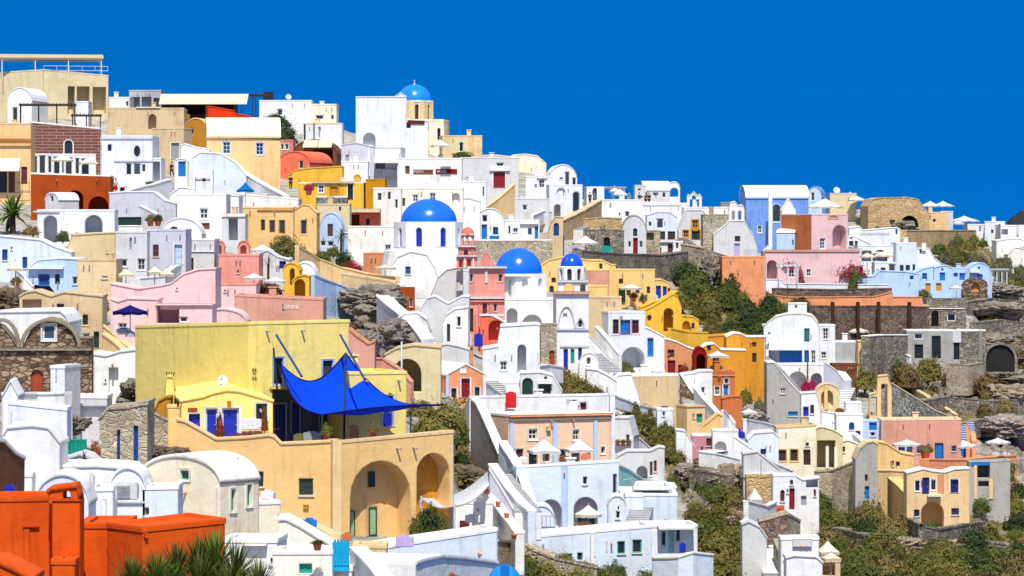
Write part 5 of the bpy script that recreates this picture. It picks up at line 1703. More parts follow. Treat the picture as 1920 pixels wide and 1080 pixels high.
# light blue row
H('light blue row house with a square blue window', 'lblue', 1716, 1750, 502, 552, 'w 1729 512 1738 523 f:azure; d 1735 531 1745 546 mustard', dep=5, dd=-2, top=[(1716, 512), (1730, 504), (1750, 500)], roof='t')
H('light blue vaulted row house with an azure shutter', 'lblue', 1748, 1786, 498, 552, 'd 1762 511 1772 526 azure; w 1765 503 1769 508 nm; d 1755 531 1765 546 mustard; k 1748 500 1751 522 dcement o0.1 n:post', dep=5, dd=-1, top=[(1748, 504), (1758, 500), (1774, 498), (1786, 504)], roof='t')
H('light blue flat row house with azure shutters', 'lblue', 1783, 1816, 502, 552, 'w 1788 512 1796 519 f:azure; d 1799 512 1809 525 azure', dep=5)
H('light blue arched row house under a white hood', 'lblue', 1814, 1860, 493, 552, 'd 1832 514 1842 524 azure; w 1833 500 1838 505 nm; k 1818 507 1836 511 white o0.6 n:hood', dep=5, roof='v', ys=516)
pergola('white pergola at the end of the light blue row', 1860, 1888, 507, 534, 3, 0, 'white', 'gwhite', 4, False)
H('sand coloured igloo oven on the stone terrace', 'sand', 1668, 1714, 514, 552, 'o 1680 527 1702 538 a r1', dep=4, roof='v', ys=536, dd=-8)
H('round stone hut with an orange doorway', 'rubble', 1806, 1852, 522, 556, 'd 1822 531 1838 548 mustard a r.5', dep=4, roof='v', ys=536, dd=-2, sink=1, n='stone_hut')
U(1793, 534, 26, 540, 'small white umbrella in front of the light blue row', 'white', dd=-8)
# ridge top right
H('sage grey block house on the ridge', 'beige', 1556, 1606, 362, 408, '', dep=5, rc='grey', par=.1)
dish(1569, 357, 13, 'satellite dish on the sage grey block house', dd=3)
U(1594, 360, 24, 366, 'white umbrella beside the sage grey block', 'white', dd=-3)
U(1608, 368, 36, 375, 'wide low white umbrella on the ridge behind the pink tower', 'white', dd=-5)
H('ruined tan castle wall with a rounded top', 'tanstone', 1628, 1742, 372, 440, 'o 1688 404 1722 432 a r4; o 1668 412 1678 420 r.5', dep=8, n='castle_ruin', cat='ruin', top=[(1628, 388), (1636, 374), (1650, 371), (1700, 370), (1722, 374), (1734, 392), (1742, 400)], roof='t', rc='tanstone', yaw=3)
H('tan and white fort house with a keyhole window', 'ltan', 1738, 1776, 398, 442, 'w 1748 410 1755 418 e nm', dep=5, n='house', dd=-1)
H('plain white fort house at the cliff edge', 'gwhite', 1764, 1787, 396, 442, '', dep=5, dd=0)
H('tan gateway building beside the castle cave', 'khaki', 1718, 1742, 400, 440, 'o 1724 414 1734 432 r1', dep=4, dd=-3)
for i, (x, y, w, ye, t) in enumerate(((1744, 377, 40, 386, 'left umbrella of the pair above the white fort house'), (1768, 377, 44, 386, 'right umbrella of the pair above the white fort house'), (1808, 405, 58, 414, 'widest white umbrella at the cliff edge cafe'), (1796, 414, 26, 419, 'small white umbrella under the widest cliff edge one'))):
    U(x, y, w, ye, t, 'white', 8, dd=0 if i < 2 else -4, yf=398 if i < 2 else 436)
A('tan cliff edge terrace wall of the cafe', 'tanstone', [(1700, 432, 462), (1760, 432, 458), (1830, 432, 452)], dd=0, n='retaining_wall', th=1, cap='khaki')
H('far white house with a purple tinged side', 'cool', 1814, 1846, 420, 450, 'w 1836 424 1839 434 nm', dep=5)
H('far white two storey house by the dark island', 'cool', 1846, 1884, 415, 462, 'w 1858 431 1863 438 nm; w 1872 420 1876 424 nm; d 1873 432 1876 438 azure', yaw=-8, dep=6)
H('far white house with a loggia at the right edge', 'white', 1876, 1930, 422, 470, 'o 1878 430 1890 440 r1; k 1906 422 1910 440 gwhite o0.2', dep=5, dd=-2)
H('far white terrace block below the loggia house', 'white', 1868, 1940, 448, 486, 'd 1912 462 1914 470 maroon; d 1917 462 1919 470 maroon', dep=5, dd=-4, top=[(1868, 452), (1890, 448), (1914, 448), (1940, 460)], roof='t')
H('far white slope house at the right edge', 'warm', 1890, 1940, 466, 490, '', dep=4, dd=-6, top=[(1890, 478), (1904, 464), (1940, 470)], roof='t')
# yellow ochre group
H('butter yellow house with small brown windows', 'butter', 1138, 1228, 505, 590, 'w 1160 523 1168 532 dwood; w 1175 540 1182 554 dwood; w 1192 538 1199 550 dwood; w 1213 538 1219 550 dwood; k 1160 540 1172 566 dgreen o0.2 n:shutter', yaw=6, dep=6)
H('butter yellow upper house behind the small ribbed dome', 'butter', 1012, 1150, 484, 560, 'w 1124 494 1130 504 dwood; w 1034 521 1042 530 dwood; w 1030 536 1038 556 dwood a', dep=6, dd=2, top=[(1012, 500), (1030, 488), (1070, 480), (1100, 488), (1130, 488), (1150, 498)], roof='t')
H('grey beige plain wall right of the ribbed dome', 'rose', 1096, 1142, 505, 570, '', dep=5, dd=-3, rc='butter')
H('butter low block under the grey beige wall', 'butter', 1100, 1140, 535, 590, '', dep=4, dd=-5)
H('tan concrete block below the butter low block', 'khaki', 1100, 1165, 556, 620, '', dep=4, dd=-8)
U(1182, 532, 44, 540, 'white umbrella roof over the green shutters of the butter house', 'white', 8, dd=-5)
H('golden house wing with royal blue doors', 'butter', 1224, 1262, 524, 590, 'd 1230 536 1239 562 royal; d 1243 537 1250 556 royal; d 1252 540 1257 554 red', dep=5, dd=-1, top=[(1224, 526), (1240, 524), (1254, 530), (1262, 546)], roof='t')
A('golden curved balcony wall with flower pots', 'gold', [(1204, 576, 600, 246), (1226, 566, 600, 246.5), (1248, 560, 600, 247), (1262, 552, 594, 247.5), (1271, 546, 590, 248.5)], n='balcony_wall', th=.7)
H('golden house with a tall dark arch under the curved balcony', 'gold', 1204, 1278, 576, 640, 'o 1244 578 1262 622 a r2; w 1213 590 1222 602 e nm f:mustard', dep=5, dd=-5, top=[(1204, 584), (1222, 576), (1240, 566), (1262, 552), (1270, 556), (1278, 578)], roof='t')
H('golden lower house with a navy doorway', 'gold', 1262, 1310, 592, 644, 'd 1264 601 1273 620 navy; w 1297 606 1302 616 f:navy; o 1280 602 1294 618 a r.6', dep=4, dd=-6, top=[(1262, 594), (1280, 592), (1300, 594), (1310, 602)], roof='t')
A('golden low parapet below the navy doorway', 'gold', [(1258, 616, 640), (1290, 622, 640), (1328, 624, 640)], dd=-8)
pot(1206, 572, 14, 'green potted plant on the golden balcony', 'green', dd=-7, ph=18)
pot(1188, 566, 12, 'terracotta pots on the butter house ledge', 'rust', dd=-7, ph=12)
boxthing('chair', 'pale blue chairs on the golden balcony', 'chairs', 1222, 554, 1234, 564, 'aqua', .6, dd=-6)
pot(1256, 556, 10, 'red flower pot beside the red golden house door', 'red', dd=-6, ph=8)
H('grey white house with three blue red framed windows', 'cool', 1140, 1210, 584, 690, 'w 1149 599 1160 626 f:maroon t:white; d 1163 600 1182 627 azure f:dred t:white; w 1185 600 1198 625 f:dred t:white; o 1166 651 1208 690 a r2', yaw=14, xs=1108, dep=7, rc='white')
H('white side block with a tall blue door', 'white', 1206, 1246, 620, 690, 'd 1214 634 1225 668 azure t:white', dep=5, dd=-2, top=[(1206, 612), (1220, 618), (1246, 632)], roof='t')
B(1176, 700, 30, 22, 'yellow flowering plant under the pink arch', 'dry', 'lime', dd=-4)
H('ochre orange house with red doors and wavy white roof', 'clay', 1224, 1302, 638, 706, 'd 1252 656 1264 670 maroon; d 1252 676 1266 702 dred; d 1232 680 1244 696 maroon; d 1272 684 1280 700 maroon', dep=6, rc='white', top=[(1224, 638), (1250, 636), (1270, 642), (1290, 652), (1302, 656)], roof='t')
H('long mustard house behind the wavy roof', 'mustard', 1246, 1402, 626, 660, '', dep=6, dd=3, top=[(1246, 624), (1320, 632), (1370, 628), (1380, 624), (1402, 630)], roof='t')
H('mustard house with four dark windows and white vault roof', 'mustard', 1362, 1436, 632, 728, 'w 1410 642 1418 650 maroon; w 1410 662 1418 679 dwood; w 1379 664 1389 680 dwood', dep=6, dd=-1, rc='white', top=[(1362, 632), (1376, 625), (1390, 626), (1400, 632), (1436, 632)], roof='t')
H('mustard vaulted house under a white umbrella', 'mustard', 1312, 1398, 645, 705, 'w 1326 648 1333 657 dwood; d 1336 666 1348 684 dwood', dep=6, dd=-3, rc='white', top=[(1312, 656), (1326, 646), (1340, 645), (1352, 656), (1398, 657)], roof='t')
H('deep red arch between the ochre house and the mustard vault', 'dred', 1300, 1326, 652, 706, 'o 1306 664 1322 700 a r1.5', dep=4, roof='v', ys=672, dd=-4)
U(1345, 658, 52, 667, 'white umbrella in front of the mustard vault', 'white', 4, yf=694, dd=-8)
B(1342, 692, 28, 12, 'green planter under the mustard vault umbrella', 'green', dd=-9)
B(1282, 704, 26, 26, 'dark red climber on the ochre orange house', 'rust', 'crimson', dd=-5)
H('orange red house with a blue white door', 'cinn', 1332, 1378, 696, 762, 'w 1340 725 1349 740 t:white; d 1356 722 1366 745 azure f:white t:white; w 1358 710 1366 720 t:gwhite; k 1332 702 1378 705 clay o0.1 n:cornice', dep=5, dd=-2)
H('orange garden wall block below the mustard house', 'cinn', 1354, 1392, 744, 790, '', dep=4, dd=-4, top=[(1354, 748), (1370, 744), (1388, 744), (1392, 748)], roof='t')
H('white stepped house with a small dark window beside the orange house', 'white', 1282, 1336, 696, 758, 'w 1315 726 1321 737 nm', dep=5, dd=-3, top=[(1282, 702), (1300, 700), (1312, 696), (1336, 696)], roof='t')
B(1398, 756, 32, 34, 'round green bush in front of the mustard house', 'olive', dd=-4)
H('big plain beige house with a pale stucco front', 'khaki', 1184, 1272, 703, 778, 'k 1222 704 1224 770 ltan o0.05 n:downpipe; w 1240 762 1252 767 dwood', dep=6, dd=-2, sink=1.5, rc='ivory')
H('white curved wall house left of the plain beige house', 'white', 1146, 1200, 703, 756, '', dep=6, dd=-3, sink=1, top=[(1146, 716), (1160, 704), (1184, 702), (1194, 730), (1200, 752)], roof='t')
A('white sweeping parapet below the plain beige house', 'white', [(1148, 740, 756), (1190, 758, 770), (1240, 768, 778), (1262, 772, 780)], dd=-3, sink=.3)
A('dark rubble gable wall right of the plain beige house', 'rubble', [(1274, 700, 760), (1292, 728, 764), (1312, 750, 770)], dd=-2, n='rubble_wall', cap='white', th=.8)
A('white diagonal stair parapet beside the dark rubble wall', 'white', [(1286, 706, 740), (1310, 740, 768), (1340, 772, 790), (1370, 792, 806)], dd=-4, n='stair_wall')
# =================================================================== RIGHT LOWER
# white villa with blue terrace
h = H('white vaulted villa with a blue shaded terrace', 'cool', 1432, 1536, 596, 690, 'w 1508 616 1518 641 f:teal; w 1508 657 1517 682 f:azure; w 1521 657 1529 682; o 1442 652 1504 682 r.7; p 1444 652 1461 682 lav b.66 nm; p 1462 653 1503 682 azure b.66 n:shutter; c 1442 640 1505 655 white o.7', yaw=-5, dep=7, top=[(1432, 618), (1438, 606), (1454, 594), (1476, 589), (1502, 588), (1522, 592), (1532, 604), (1536, 620)], roof='t', rc='warm', n='villa')
H('white roof cabin on the vaulted villa', 'white', 1478, 1513, 568, 600, 'w 1490 573 1495 578 nm', dep=3, dd=-13, rc='cream')
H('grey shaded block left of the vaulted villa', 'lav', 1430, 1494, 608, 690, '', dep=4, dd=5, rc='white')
H('white side wing with brown windows beside the vaulted villa', 'white', 1534, 1566, 609, 690, 'w 1543 616 1553 636 t:white; w 1540 660 1549 672 t:white', dep=5, dd=-1)
H('grey blue terrace block with a beige flank', 'lgrey', 1562, 1612, 640, 690, 'k 1562 678 1612 682 white o0.3 n:ledge', dep=5, dd=-2, rc='white')
H('beige flank wall of the umbrella terrace', 'ltan', 1609, 1644, 640, 700, '', dep=4, dd=-2, top=[(1609, 640), (1634, 640), (1640, 656), (1644, 690)], roof='t')
U(1602, 610, 56, 621, 'large cream umbrella on the grey blue terrace', 'ivory', 8, yf=640, dd=-4)
pot(1600, 640, 16, 'green shrubs in pots under the large cream umbrella', 'green', dd=-4, ph=14)
H('dark cellar below the grey blue terrace block', 'brown', 1560, 1610, 682, 716, '', dep=4, dd=-3, par=.1)
H('white arches block under the vaulted villa', 'white', 1450, 1544, 682, 745, 'o 1478 697 1512 730 a r1.5; o 1520 700 1541 735 a r1.5; k 1513 662 1515 710 brown o0.3 n:post', dep=4, dd=-4, rc='white')
A('grey stair wall at the right of the arches block', 'lav', [(1548, 680, 740), (1570, 696, 742), (1584, 714, 746)], dd=-5, n='stair_wall', cap='white', th=1)
H('big grey plain wall house with a small white vent', 'cement', 1438, 1500, 680, 800, 'w 1463 728 1473 738 f:white; w 1478 772 1496 780 azure', dep=6, dd=-6, top=[(1438, 680), (1452, 680), (1480, 716), (1500, 738)], roof='t', rc='white')
A('white stair parapet over the grey plain wall', 'white', [(1454, 680, 735), (1480, 708, 744), (1502, 734, 750)], dd=-5, n='stair_wall', th=1.6)
B(1518, 738, 44, 34, 'bright magenta bougainvillea in front of the arches block', 'magenta', dd=-8)
H('white narrow house with a blue door under the bougainvillea', 'white', 1502, 1538, 735, 800, 'd 1506 763 1516 790 royal t:white; w 1519 760 1526 776 dwood', dep=4, dd=-7, top=[(1502, 738), (1530, 736), (1536, 760), (1538, 772)], roof='t')
H('sand coloured domed kiosk with red flowers', 'sand', 1530, 1574, 720, 770, 'o 1540 732 1562 764 a r.8; k 1545 724 1552 768 tan o0.15 n:column', dep=4, dd=-8, roof='v', ys=740)
B(1541, 742, 14, 12, 'red flowers left of the domed kiosk column', 'crimson', dd=-12)
B(1558, 742, 14, 12, 'red flowers right of the domed kiosk column', 'crimson', dd=-12)
S('grey steps beside the domed kiosk', 'lgrey', 1572, 768, 1590, 728, 1.6, 9, dd=-7)
H('white small block below the grey steps', 'white', 1586, 1616, 754, 800, '', dep=4, dd=-6)
H('white pool deck cubes with a blue arch', 'white', 1568, 1618, 776, 830, 'w 1592 792 1602 806 dblue a; d 1604 808 1613 824 royal', dep=4, dd=-8)
H('small pale house with an azure shutter', 'lblue', 1612, 1654, 788, 830, 'd 1630 792 1644 806 azure; w 1632 810 1641 818 nm', dep=4, dd=-7, yaw=-4)
boxthing('lounge_set', 'white loungers and cushions on the small terrace', 'loungers', 1556, 760, 1590, 770, 'white', 1.5, dd=-9)
for x, y, w, hh, t, k in ((1622, 728, 64, 46, 'big round olive bush beside the beige flank wall', 'olive'), (1640, 720, 30, 30, 'dark green shrub behind the concrete frames', 'green'), (1600, 774, 30, 34, 'shrub under the big round olive bush', 'olive'), (1632, 792, 24, 22, 'small yellowish shrub by the concrete frames', 'dry'), (1668, 690, 50, 46, 'green bush climbing the stone garden wall', 'green'), (1700, 724, 60, 52, 'rust brown bush on the rocky slope', 'rust'), (1740, 712, 70, 48, 'green brown bush below the abandoned cave house', 'olive'), (1790, 724, 60, 40, 'dark brown bush right of the green brown one', 'rust'), (1850, 736, 70, 40, 'reddish dry scrub at the foot of the cliff', 'rust'), (1684, 712, 36, 44, 'tall green weeds beside the dirt path', 'green'), (1676, 800, 34, 30, 'brown shrub below the concrete frames', 'rust'), (1440, 800, 34, 44, 'pale grey green tamarisk by the grey plain wall', 'grey'), (1424, 770, 30, 28, 'silvery shrub on the white rubble terrace', 'grey')):
    B(x, y, w, hh, t, k, dd=-1)
h = H('tan concrete frame ruin with two empty openings', 'ltan', 1630, 1672, 702, 800, 'g 1632 744 1644 780; g 1652 720 1664 786', dep=1, dd=-3, n='ruin', cat='ruin', top=[(1630, 740), (1644, 736), (1646, 706), (1664, 704), (1672, 730)], roof='t')
A('pebbled retaining wall below the dirt path', 'pebble', [(1672, 718, 806), (1710, 742, 806), (1750, 768, 806), (1786, 784, 806)], dd=0, n='stone_wall', th=1, cap='khaki')
A('dirt path edge wall curving down the slope', 'khaki', [(1676, 716, 730), (1710, 728, 744), (1744, 748, 764), (1790, 778, 788)], dd=3, n='path_wall')
# stone cave houses on the right
H('abandoned grey cave house with three dark doorways', 'cement', 1700, 1800, 619, 690, 'd 1715 646 1731 672 dark; d 1747 630 1764 672 dark; d 1788 642 1799 674 dark; k 1786 620 1802 642 gwhite o0.1 n:lintel; w 1714 626 1730 636 nm', dep=6, dd=-2, rc='warm', n='cave_house', par=.1)
H('grey rubble wing of the abandoned cave house', 'graystone', 1798, 1848, 619, 682, 'k 1834 620 1842 676 dcement o0.2 n:pier', dep=5, dd=-2, rc='warm', n='cave_house', par=.1)
H('roofless stone ruin with an arched doorway', 'graystone', 1738, 1812, 560, 625, 'o 1746 582 1760 612 a r1.5; w 1776 588 1792 602 nm; k 1740 577 1810 579 warm o0.1 n:string_course', dep=5, n='stone_ruin', cat='ruin', dd=-1)
H('reddish stone pier house beside the roofless ruin', 'darkstone', 1714, 1742, 572, 625, '', dep=4, dd=-3, rc='khaki')
A('grey garden wall with a white rim below the masonry wall', 'graystone', [(1630, 630, 690), (1660, 628, 680), (1702, 628, 676)], dd=-5, n='stone_wall', th=1, cap='white')
A('pale wall terrace below the abandoned cave house', 'palestone', [(1780, 682, 708), (1816, 684, 708), (1845, 680, 700)], dd=-6, n='stone_wall')
A('thin white rail wall descending to the cave house', 'white', [(1650, 644, 650), (1680, 656, 662), (1706, 668, 674)], dd=-6, th=.2, n='rail_wall')
# terracotta terrace
H('long terracotta terrace house with a blue door', 'rose', 1652, 1802, 786, 872, 'd 1753 831 1769 860 azure f:navy; w 1684 838 1697 852 f:azure t:white; w 1700 834 1711 850 f:azure; w 1719 834 1729 850 f:azure; w 1784 836 1793 846 f:azure', dep=7, rc='peach', yr=785)
S('bright blue steps at the end of the terracotta house', 'azure', 1808, 826, 1806, 792, 2.2, 8, dd=-4)
A('terracotta side parapet of the blue steps', 'apricot', [(1812, 790, 828), (1820, 812, 830), (1823, 828, 834)], dd=-5, n='stair_wall')
U(1700, 824, 56, 833, 'light blue umbrella left of the azure terrace door', 'white', 8, yf=862, dd=-6)
U(1806, 825, 54, 836, 'light blue umbrella at the foot of the blue steps', 'white', 8, yf=860, dd=-7)
U(1871, 821, 48, 829, 'light blue umbrella at the far end of the sun terrace', 'white', 8, yf=852, dd=-4)
A('terracotta edge of the sun terrace', 'apricot', [(1742, 862, 878), (1816, 862, 878), (1860, 858, 870), (1906, 854, 866)], dd=-9, th=1, n='terrace_wall')
for i, (x, t) in enumerate(((1868, 'left'), (1886, 'right'))):
    boxthing('sun_lounger', '%s lounger under the far sun terrace umbrella' % t, 'lounger', x - 8, 850, x + 8, 856, 'lav', 1.2, dd=-7)
H('grey concrete carcass under the sun terrace', 'cement', 1818, 1894, 866, 935, 'o 1832 872 1856 896 r2; o 1834 902 1858 912 r1; k 1820 866 1856 872 azure o0.1 n:fascia; k 1826 872 1832 935 ltan o0.1 n:post; k 1854 896 1862 935 ltan o0.1 n:post', dep=5, dd=-8, yr=862, n='unfinished_building')
H('orange tan house with royal blue doors and a curved white roof', 'ltan', 1700, 1818, 884, 985, 'w 1716 901 1724 920 f:navy t:ivory; d 1729 896 1742 927 navy; w 1746 899 1754 918 f:navy t:ivory; d 1782 899 1797 924 navy t:ivory; o 1727 941 1770 990 a r2; w 1714 956 1724 968 f:navy; w 1784 953 1798 965 f:navy; k 1758 890 1770 925 clay o0.02 n:panel; d 1734 955 1746 990 navy b1.9; k 1738 927 1764 930 white o0.6 n:balcony', dep=6, dd=-9, rc='white', top=[(1700, 888), (1714, 884), (1730, 880), (1750, 884), (1772, 886), (1790, 880), (1818, 879)], roof='t')
A('tan stair parapet left of the orange tan house', 'tan', [(1664, 896, 950), (1684, 912, 962), (1704, 935, 975)], dd=-10, n='stair_wall', th=1)
H('tan gabled house with a small navy shutter', 'tan', 1640, 1714, 832, 905, 'd 1681 866 1687 874 navy; w 1673 864 1676 874 nm; k 1640 832 1645 876 rose o0.1 n:pier', dep=6, dd=-7, top=[(1640, 832), (1648, 829), (1662, 832), (1690, 850), (1714, 854)], roof='t')
H('grey vaulted cave house beside the tan gabled house', 'cement', 1604, 1646, 828, 960, 'd 1622 912 1630 936 azure; d 1622 890 1627 902 dwood', dep=6, dd=-8, top=[(1604, 862), (1612, 842), (1626, 830), (1638, 828), (1646, 834)], roof='t', rc='beige')
A('pale rocky retaining wall below the beige arcade house', 'palestone', [(1526, 884, 930), (1560, 882, 940), (1600, 866, 950), (1616, 850, 955)], dd=-8, n='retaining_wall', th=1)
A('tan terrace wall left of the orange tan house', 'ltan', [(1640, 882, 930), (1670, 882, 935), (1700, 884, 940)], dd=-10, th=1, n='terrace_wall')
B(1690, 910, 20, 20, 'dry dead bush beside the tan stair parapet', 'dry', dd=-13)
pot(1735, 862, 20, 'dry potted shrub at the corner of the tan gabled house', 'dry', dd=-13, ph=18)
U(1792, 946, 46, 952, 'small white umbrella by the dark arch of the orange tan house', 'white', 8, yf=978, dd=-10)
B(1746, 990, 30, 16, 'bright yellow green plants by the dark arch', 'lime', dd=-11)
A('curved grey terrace wall below the orange tan house', 'graystone', [(1700, 972, 990), (1722, 984, 1006), (1760, 992, 1006), (1800, 986, 1000), (1848, 978, 996)], dd=-7, sink=.4, n='stone_wall')
S('white steps below the curved grey wall', 'white', 1752, 1012, 1760, 996, 1.2, 6, dd=-5)
boxthing('bench', 'navy benches beside the small white umbrella', 'bench', 1798, 974, 1816, 982, 'navy', 1, dd=-8)
# beige arcade house
H('beige arcade house with square dark windows', 'cream', 1456, 1530, 801, 892, 'w 1460 844 1474 864 dwood t:tan; w 1482 843 1496 864 dwood t:tan; d 1507 843 1520 872 dwood; w 1511 830 1517 836 dwood', dep=7, dd=-5, rc='khaki', yr=796)
H('beige loggia block with a deep dark porch', 'beige', 1522, 1580, 808, 892, 'o 1532 826 1566 878 r2.5; k 1548 836 1554 878 warm o0.1 n:column; k 1564 838 1570 878 ivory o0.3 n:column', dep=5, dd=-6, top=[(1522, 806), (1540, 800), (1562, 806), (1580, 818)], roof='t', rc='cream')
H('cream vaulted wash house with two small windows', 'cream', 1566, 1622, 825, 885, 'w 1578 838 1584 848 dwood; w 1604 840 1608 846 dwood', dep=5, dd=-7, top=[(1566, 846), (1576, 830), (1590, 826), (1612, 834), (1622, 842)], roof='t')
A('white diagonal parapet above the cream wash house', 'white', [(1560, 790, 830), (1590, 806, 836), (1626, 836, 850)], dd=-6)
H('white house with a small blue window left of the arcade house', 'bluew', 1402, 1460, 811, 880, 'w 1426 842 1436 852 f:navy', dep=6, dd=-6, top=[(1402, 826), (1414, 812), (1450, 810), (1460, 820)], roof='t', rc='white')
A('white stair parapet right of the blue barrels', 'white', [(1376, 818, 868), (1410, 842, 880), (1450, 868, 890), (1486, 884, 898)], dd=-8, th=1.5, n='stair_wall')
for x, y, t in ((1383, 815, 'left blue barrel on the white stairs'), (1391, 822, 'right blue barrel on the white stairs')):
    boxthing('water_barrel', t, 'barrel', x - 6, y - 11, x + 6, y, 'royal', .9, dd=-9)
H('white terrace house with a drainpipe', 'gwhite', 1394, 1460, 850, 920, 'k 1426 862 1428 890 lgrey o0.1 n:drainpipe; k 1394 888 1450 894 white o0.2 n:ledge', dep=5, dd=-10, top=[(1394, 852), (1420, 848), (1460, 880)], roof='t')
H('sand rock faced cellar below the drainpipe house', 'tanstone', 1400, 1452, 892, 945, '', dep=4, dd=-10)
# red door white house
H('small white house with a red door and arched red window', 'cool', 1449, 1494, 890, 965, 'd 1480 916 1490 956 dred; w 1463 919 1471 940 a maroon; w 1481 900 1487 909 a maroon; w 1475 918 1478 924 nm', dep=5, dd=-12)
H('white side porch with a maroon shutter', 'white', 1490, 1536, 896, 950, 'w 1526 918 1530 930 maroon; o 1512 900 1534 914 r1; d 1502 930 1512 948 steel', dep=4, dd=-13, top=[(1490, 890), (1506, 900), (1536, 896)], roof='t')
U(1415, 914, 34, 936, 'white folded canvas shelter on the rock', 'white', 4, dd=-14, yf=945)
A('white low terrace wall of the red gate', 'white', [(1404, 940, 968), (1440, 950, 972), (1456, 942, 970)], dd=-15)
h = H('red wooden gate beside the white terrace wall', 'cinn', 1455, 1471, 948, 966, 'k 1456 954 1470 962 redor o0.05 n:board', dep=.3, dd=-15, n='gate', cat='gate', roof='n', sink=.3)
H('reddish stone terrace below the red gate', 'darkstone', 1424, 1476, 968, 1020, '', dep=4, dd=-15, top=[(1424, 978), (1450, 970), (1476, 962)], roof='t', rc='palestone')
A('rubble path wall below the red door house', 'palestone', [(1462, 968, 1020), (1480, 965, 1020), (1500, 975, 1020)], dd=-16, th=1, n='rubble_wall')
H('grey curved cistern below the reddish terrace', 'gwhite', 1392, 1438, 978, 1040, '', dep=5, dd=-17, top=[(1392, 984), (1404, 978), (1424, 988), (1438, 1010)], roof='t')
S('grey steps curving down beside the white block', 'lgrey', 1462, 1076, 1448, 1022, 2.0, 12, dd=-14)
A('white curved stair parapet by the grey steps', 'palestone', [(1450, 1012, 1040), (1458, 1030, 1060), (1472, 1060, 1090)], dd=-16, n='stair_wall')
H('white stepped blocks at the bottom beside the grey steps', 'white', 1464, 1536, 1008, 1100, 'w 1470 1044 1474 1050 nm; k 1486 1010 1522 1024 gwhite o0.2 n:ledge', dep=5, dd=-16)
H('white lower cube with a rounded edge at the bottom', 'white', 1474, 1542, 1042, 1110, '', dep=4, dd=-19, top=[(1474, 1046), (1490, 1042), (1530, 1044), (1542, 1056)], roof='t')
U(1552, 1014, 50, 1034, 'off white canvas shelter at the bottom right', 'ivory', 4, dd=-18)
U(1558, 1036, 44, 1046, 'second lower canvas shelter at the bottom right', 'cream', 4, dd=-20)
H('beige round wall hut under the canvas shelters', 'khaki', 1532, 1576, 1050, 1100, 'o 1538 1052 1566 1080 r1', dep=4, dd=-18)
# little houses on the slope, centre right
H('tan house with a teal shutter', 'ltan', 1288, 1322, 761, 806, 'd 1306 776 1317 792 teal; w 1299 776 1302 784 nm; k 1288 761 1322 763 khaki o0.1 n:cornice', dep=5, dd=-5, xs=1268, yaw=22)
H('white small cube left of the tan teal shutter house', 'cool', 1232, 1262, 767, 800, 'w 1242 772 1247 780 nm', dep=4, dd=-5)
H('tan sloped gable right of the teal shutter house', 'tan', 1318, 1354, 776, 814, '', dep=4, dd=-4, top=[(1318, 800), (1334, 786), (1346, 776), (1354, 780)], roof='t')
H('dusty mauve house on the scrub slope', 'mauve', 1298, 1338, 815, 858, 'w 1314 838 1318 846 nm; w 1324 822 1333 836 maroon', dep=5, dd=-3, rc='warm')
H('white curved wall house beside the mauve house', 'cool', 1268, 1302, 806, 850, '', dep=4, dd=-4, top=[(1268, 806), (1284, 808), (1294, 824), (1302, 840)], roof='t')
H('white cave house with an arched niche right of the mauve house', 'white', 1336, 1384, 806, 862, 'o 1340 828 1362 850 a r.8', dep=5, dd=-5)
A('white terrace wall under the mauve house', 'white', [(1310, 846, 866), (1340, 850, 872), (1386, 862, 880)], dd=-7, th=2)
A('white fabric draped rail by the diagonal parapet', 'white', [(1356, 770, 800), (1366, 780, 800), (1376, 794, 806)], dd=-6, n='rail_wall', th=.2)
R(1400, 800, 60, 40, 'whitish rubble slope below the orange garden wall', 'pink', depth=3)
R(1380, 790, 30, 40, 'brown rubble beside the diagonal parapet', 'brown', depth=2)
# =================================================================== PEACH HOUSE AND WHITE HOUSE BELOW
h = H('peach house with three pale pilasters and a cornice', 'peach', 953, 1146, 777, 885, 'w 991 805 1007 824 f:ivory t:ivory; w 1074 806 1086 825 f:ivory t:ivory; w 1127 838 1134 850 f:ivory t:ivory; w 967 842 981 862 maroon t:ivory; d 991 846 1008 874 dark t:ivory; w 1017 846 1031 865 f:wood t:ivory; w 1049 843 1061 858 f:dwood t:ivory; d 1071 843 1087 867 dwood t:ivory; w 1098 841 1108 861 dwood t:ivory; k 955 792 963 842 lblue o0.1 n:pilaster; k 1036 792 1044 868 lblue o0.1 n:pilaster; k 1112 788 1119 864 lblue o0.1 n:pilaster; k 953 776 1146 780 apricot o0.28 n:cornice; k 953 782 1146 786 khaki o0.16 n:cornice; k 1023 799 1030 807 tan o0.25 n:wall_lamp', yaw=24, xs=909, d=157, yr=773, rc='white', par=.15)
H('white terrace house with a red tank above the peach house', 'cool', 880, 1150, 743, 800, 'd 1088 755 1099 775 maroon t:gwhite; w 1084 760 1087 765 nm', yaw=5, dep=7, d=162, yr=738, rc='white', par=1.0, bz=-.95)
boxthing('water_tank', 'bright red water tank on the white terrace house', 'tank', 948, 737, 968, 765, 'red', 1.1, d=161)
H('white corner pillar right of the peach house', 'cool', 1143, 1153, 738, 862, '', dep=2, d=159.8)
H('grey white wing with a plant shelf right of the peach house', 'gwhite', 1152, 1188, 784, 850, 'w 1174 815 1180 834 f:olive nm; k 1154 828 1184 832 white o0.5 n:shelf', dep=5, yaw=-10, dd=-2, top=[(1152, 784), (1180, 784), (1184, 800), (1188, 820)], roof='t')
for x in (1158, 1168, 1178):
    pot(x, 836, 9, 'small green pot on the plant shelf beside the peach house', 'olive', dd=-8, ph=7, group='pots on the plant shelf')
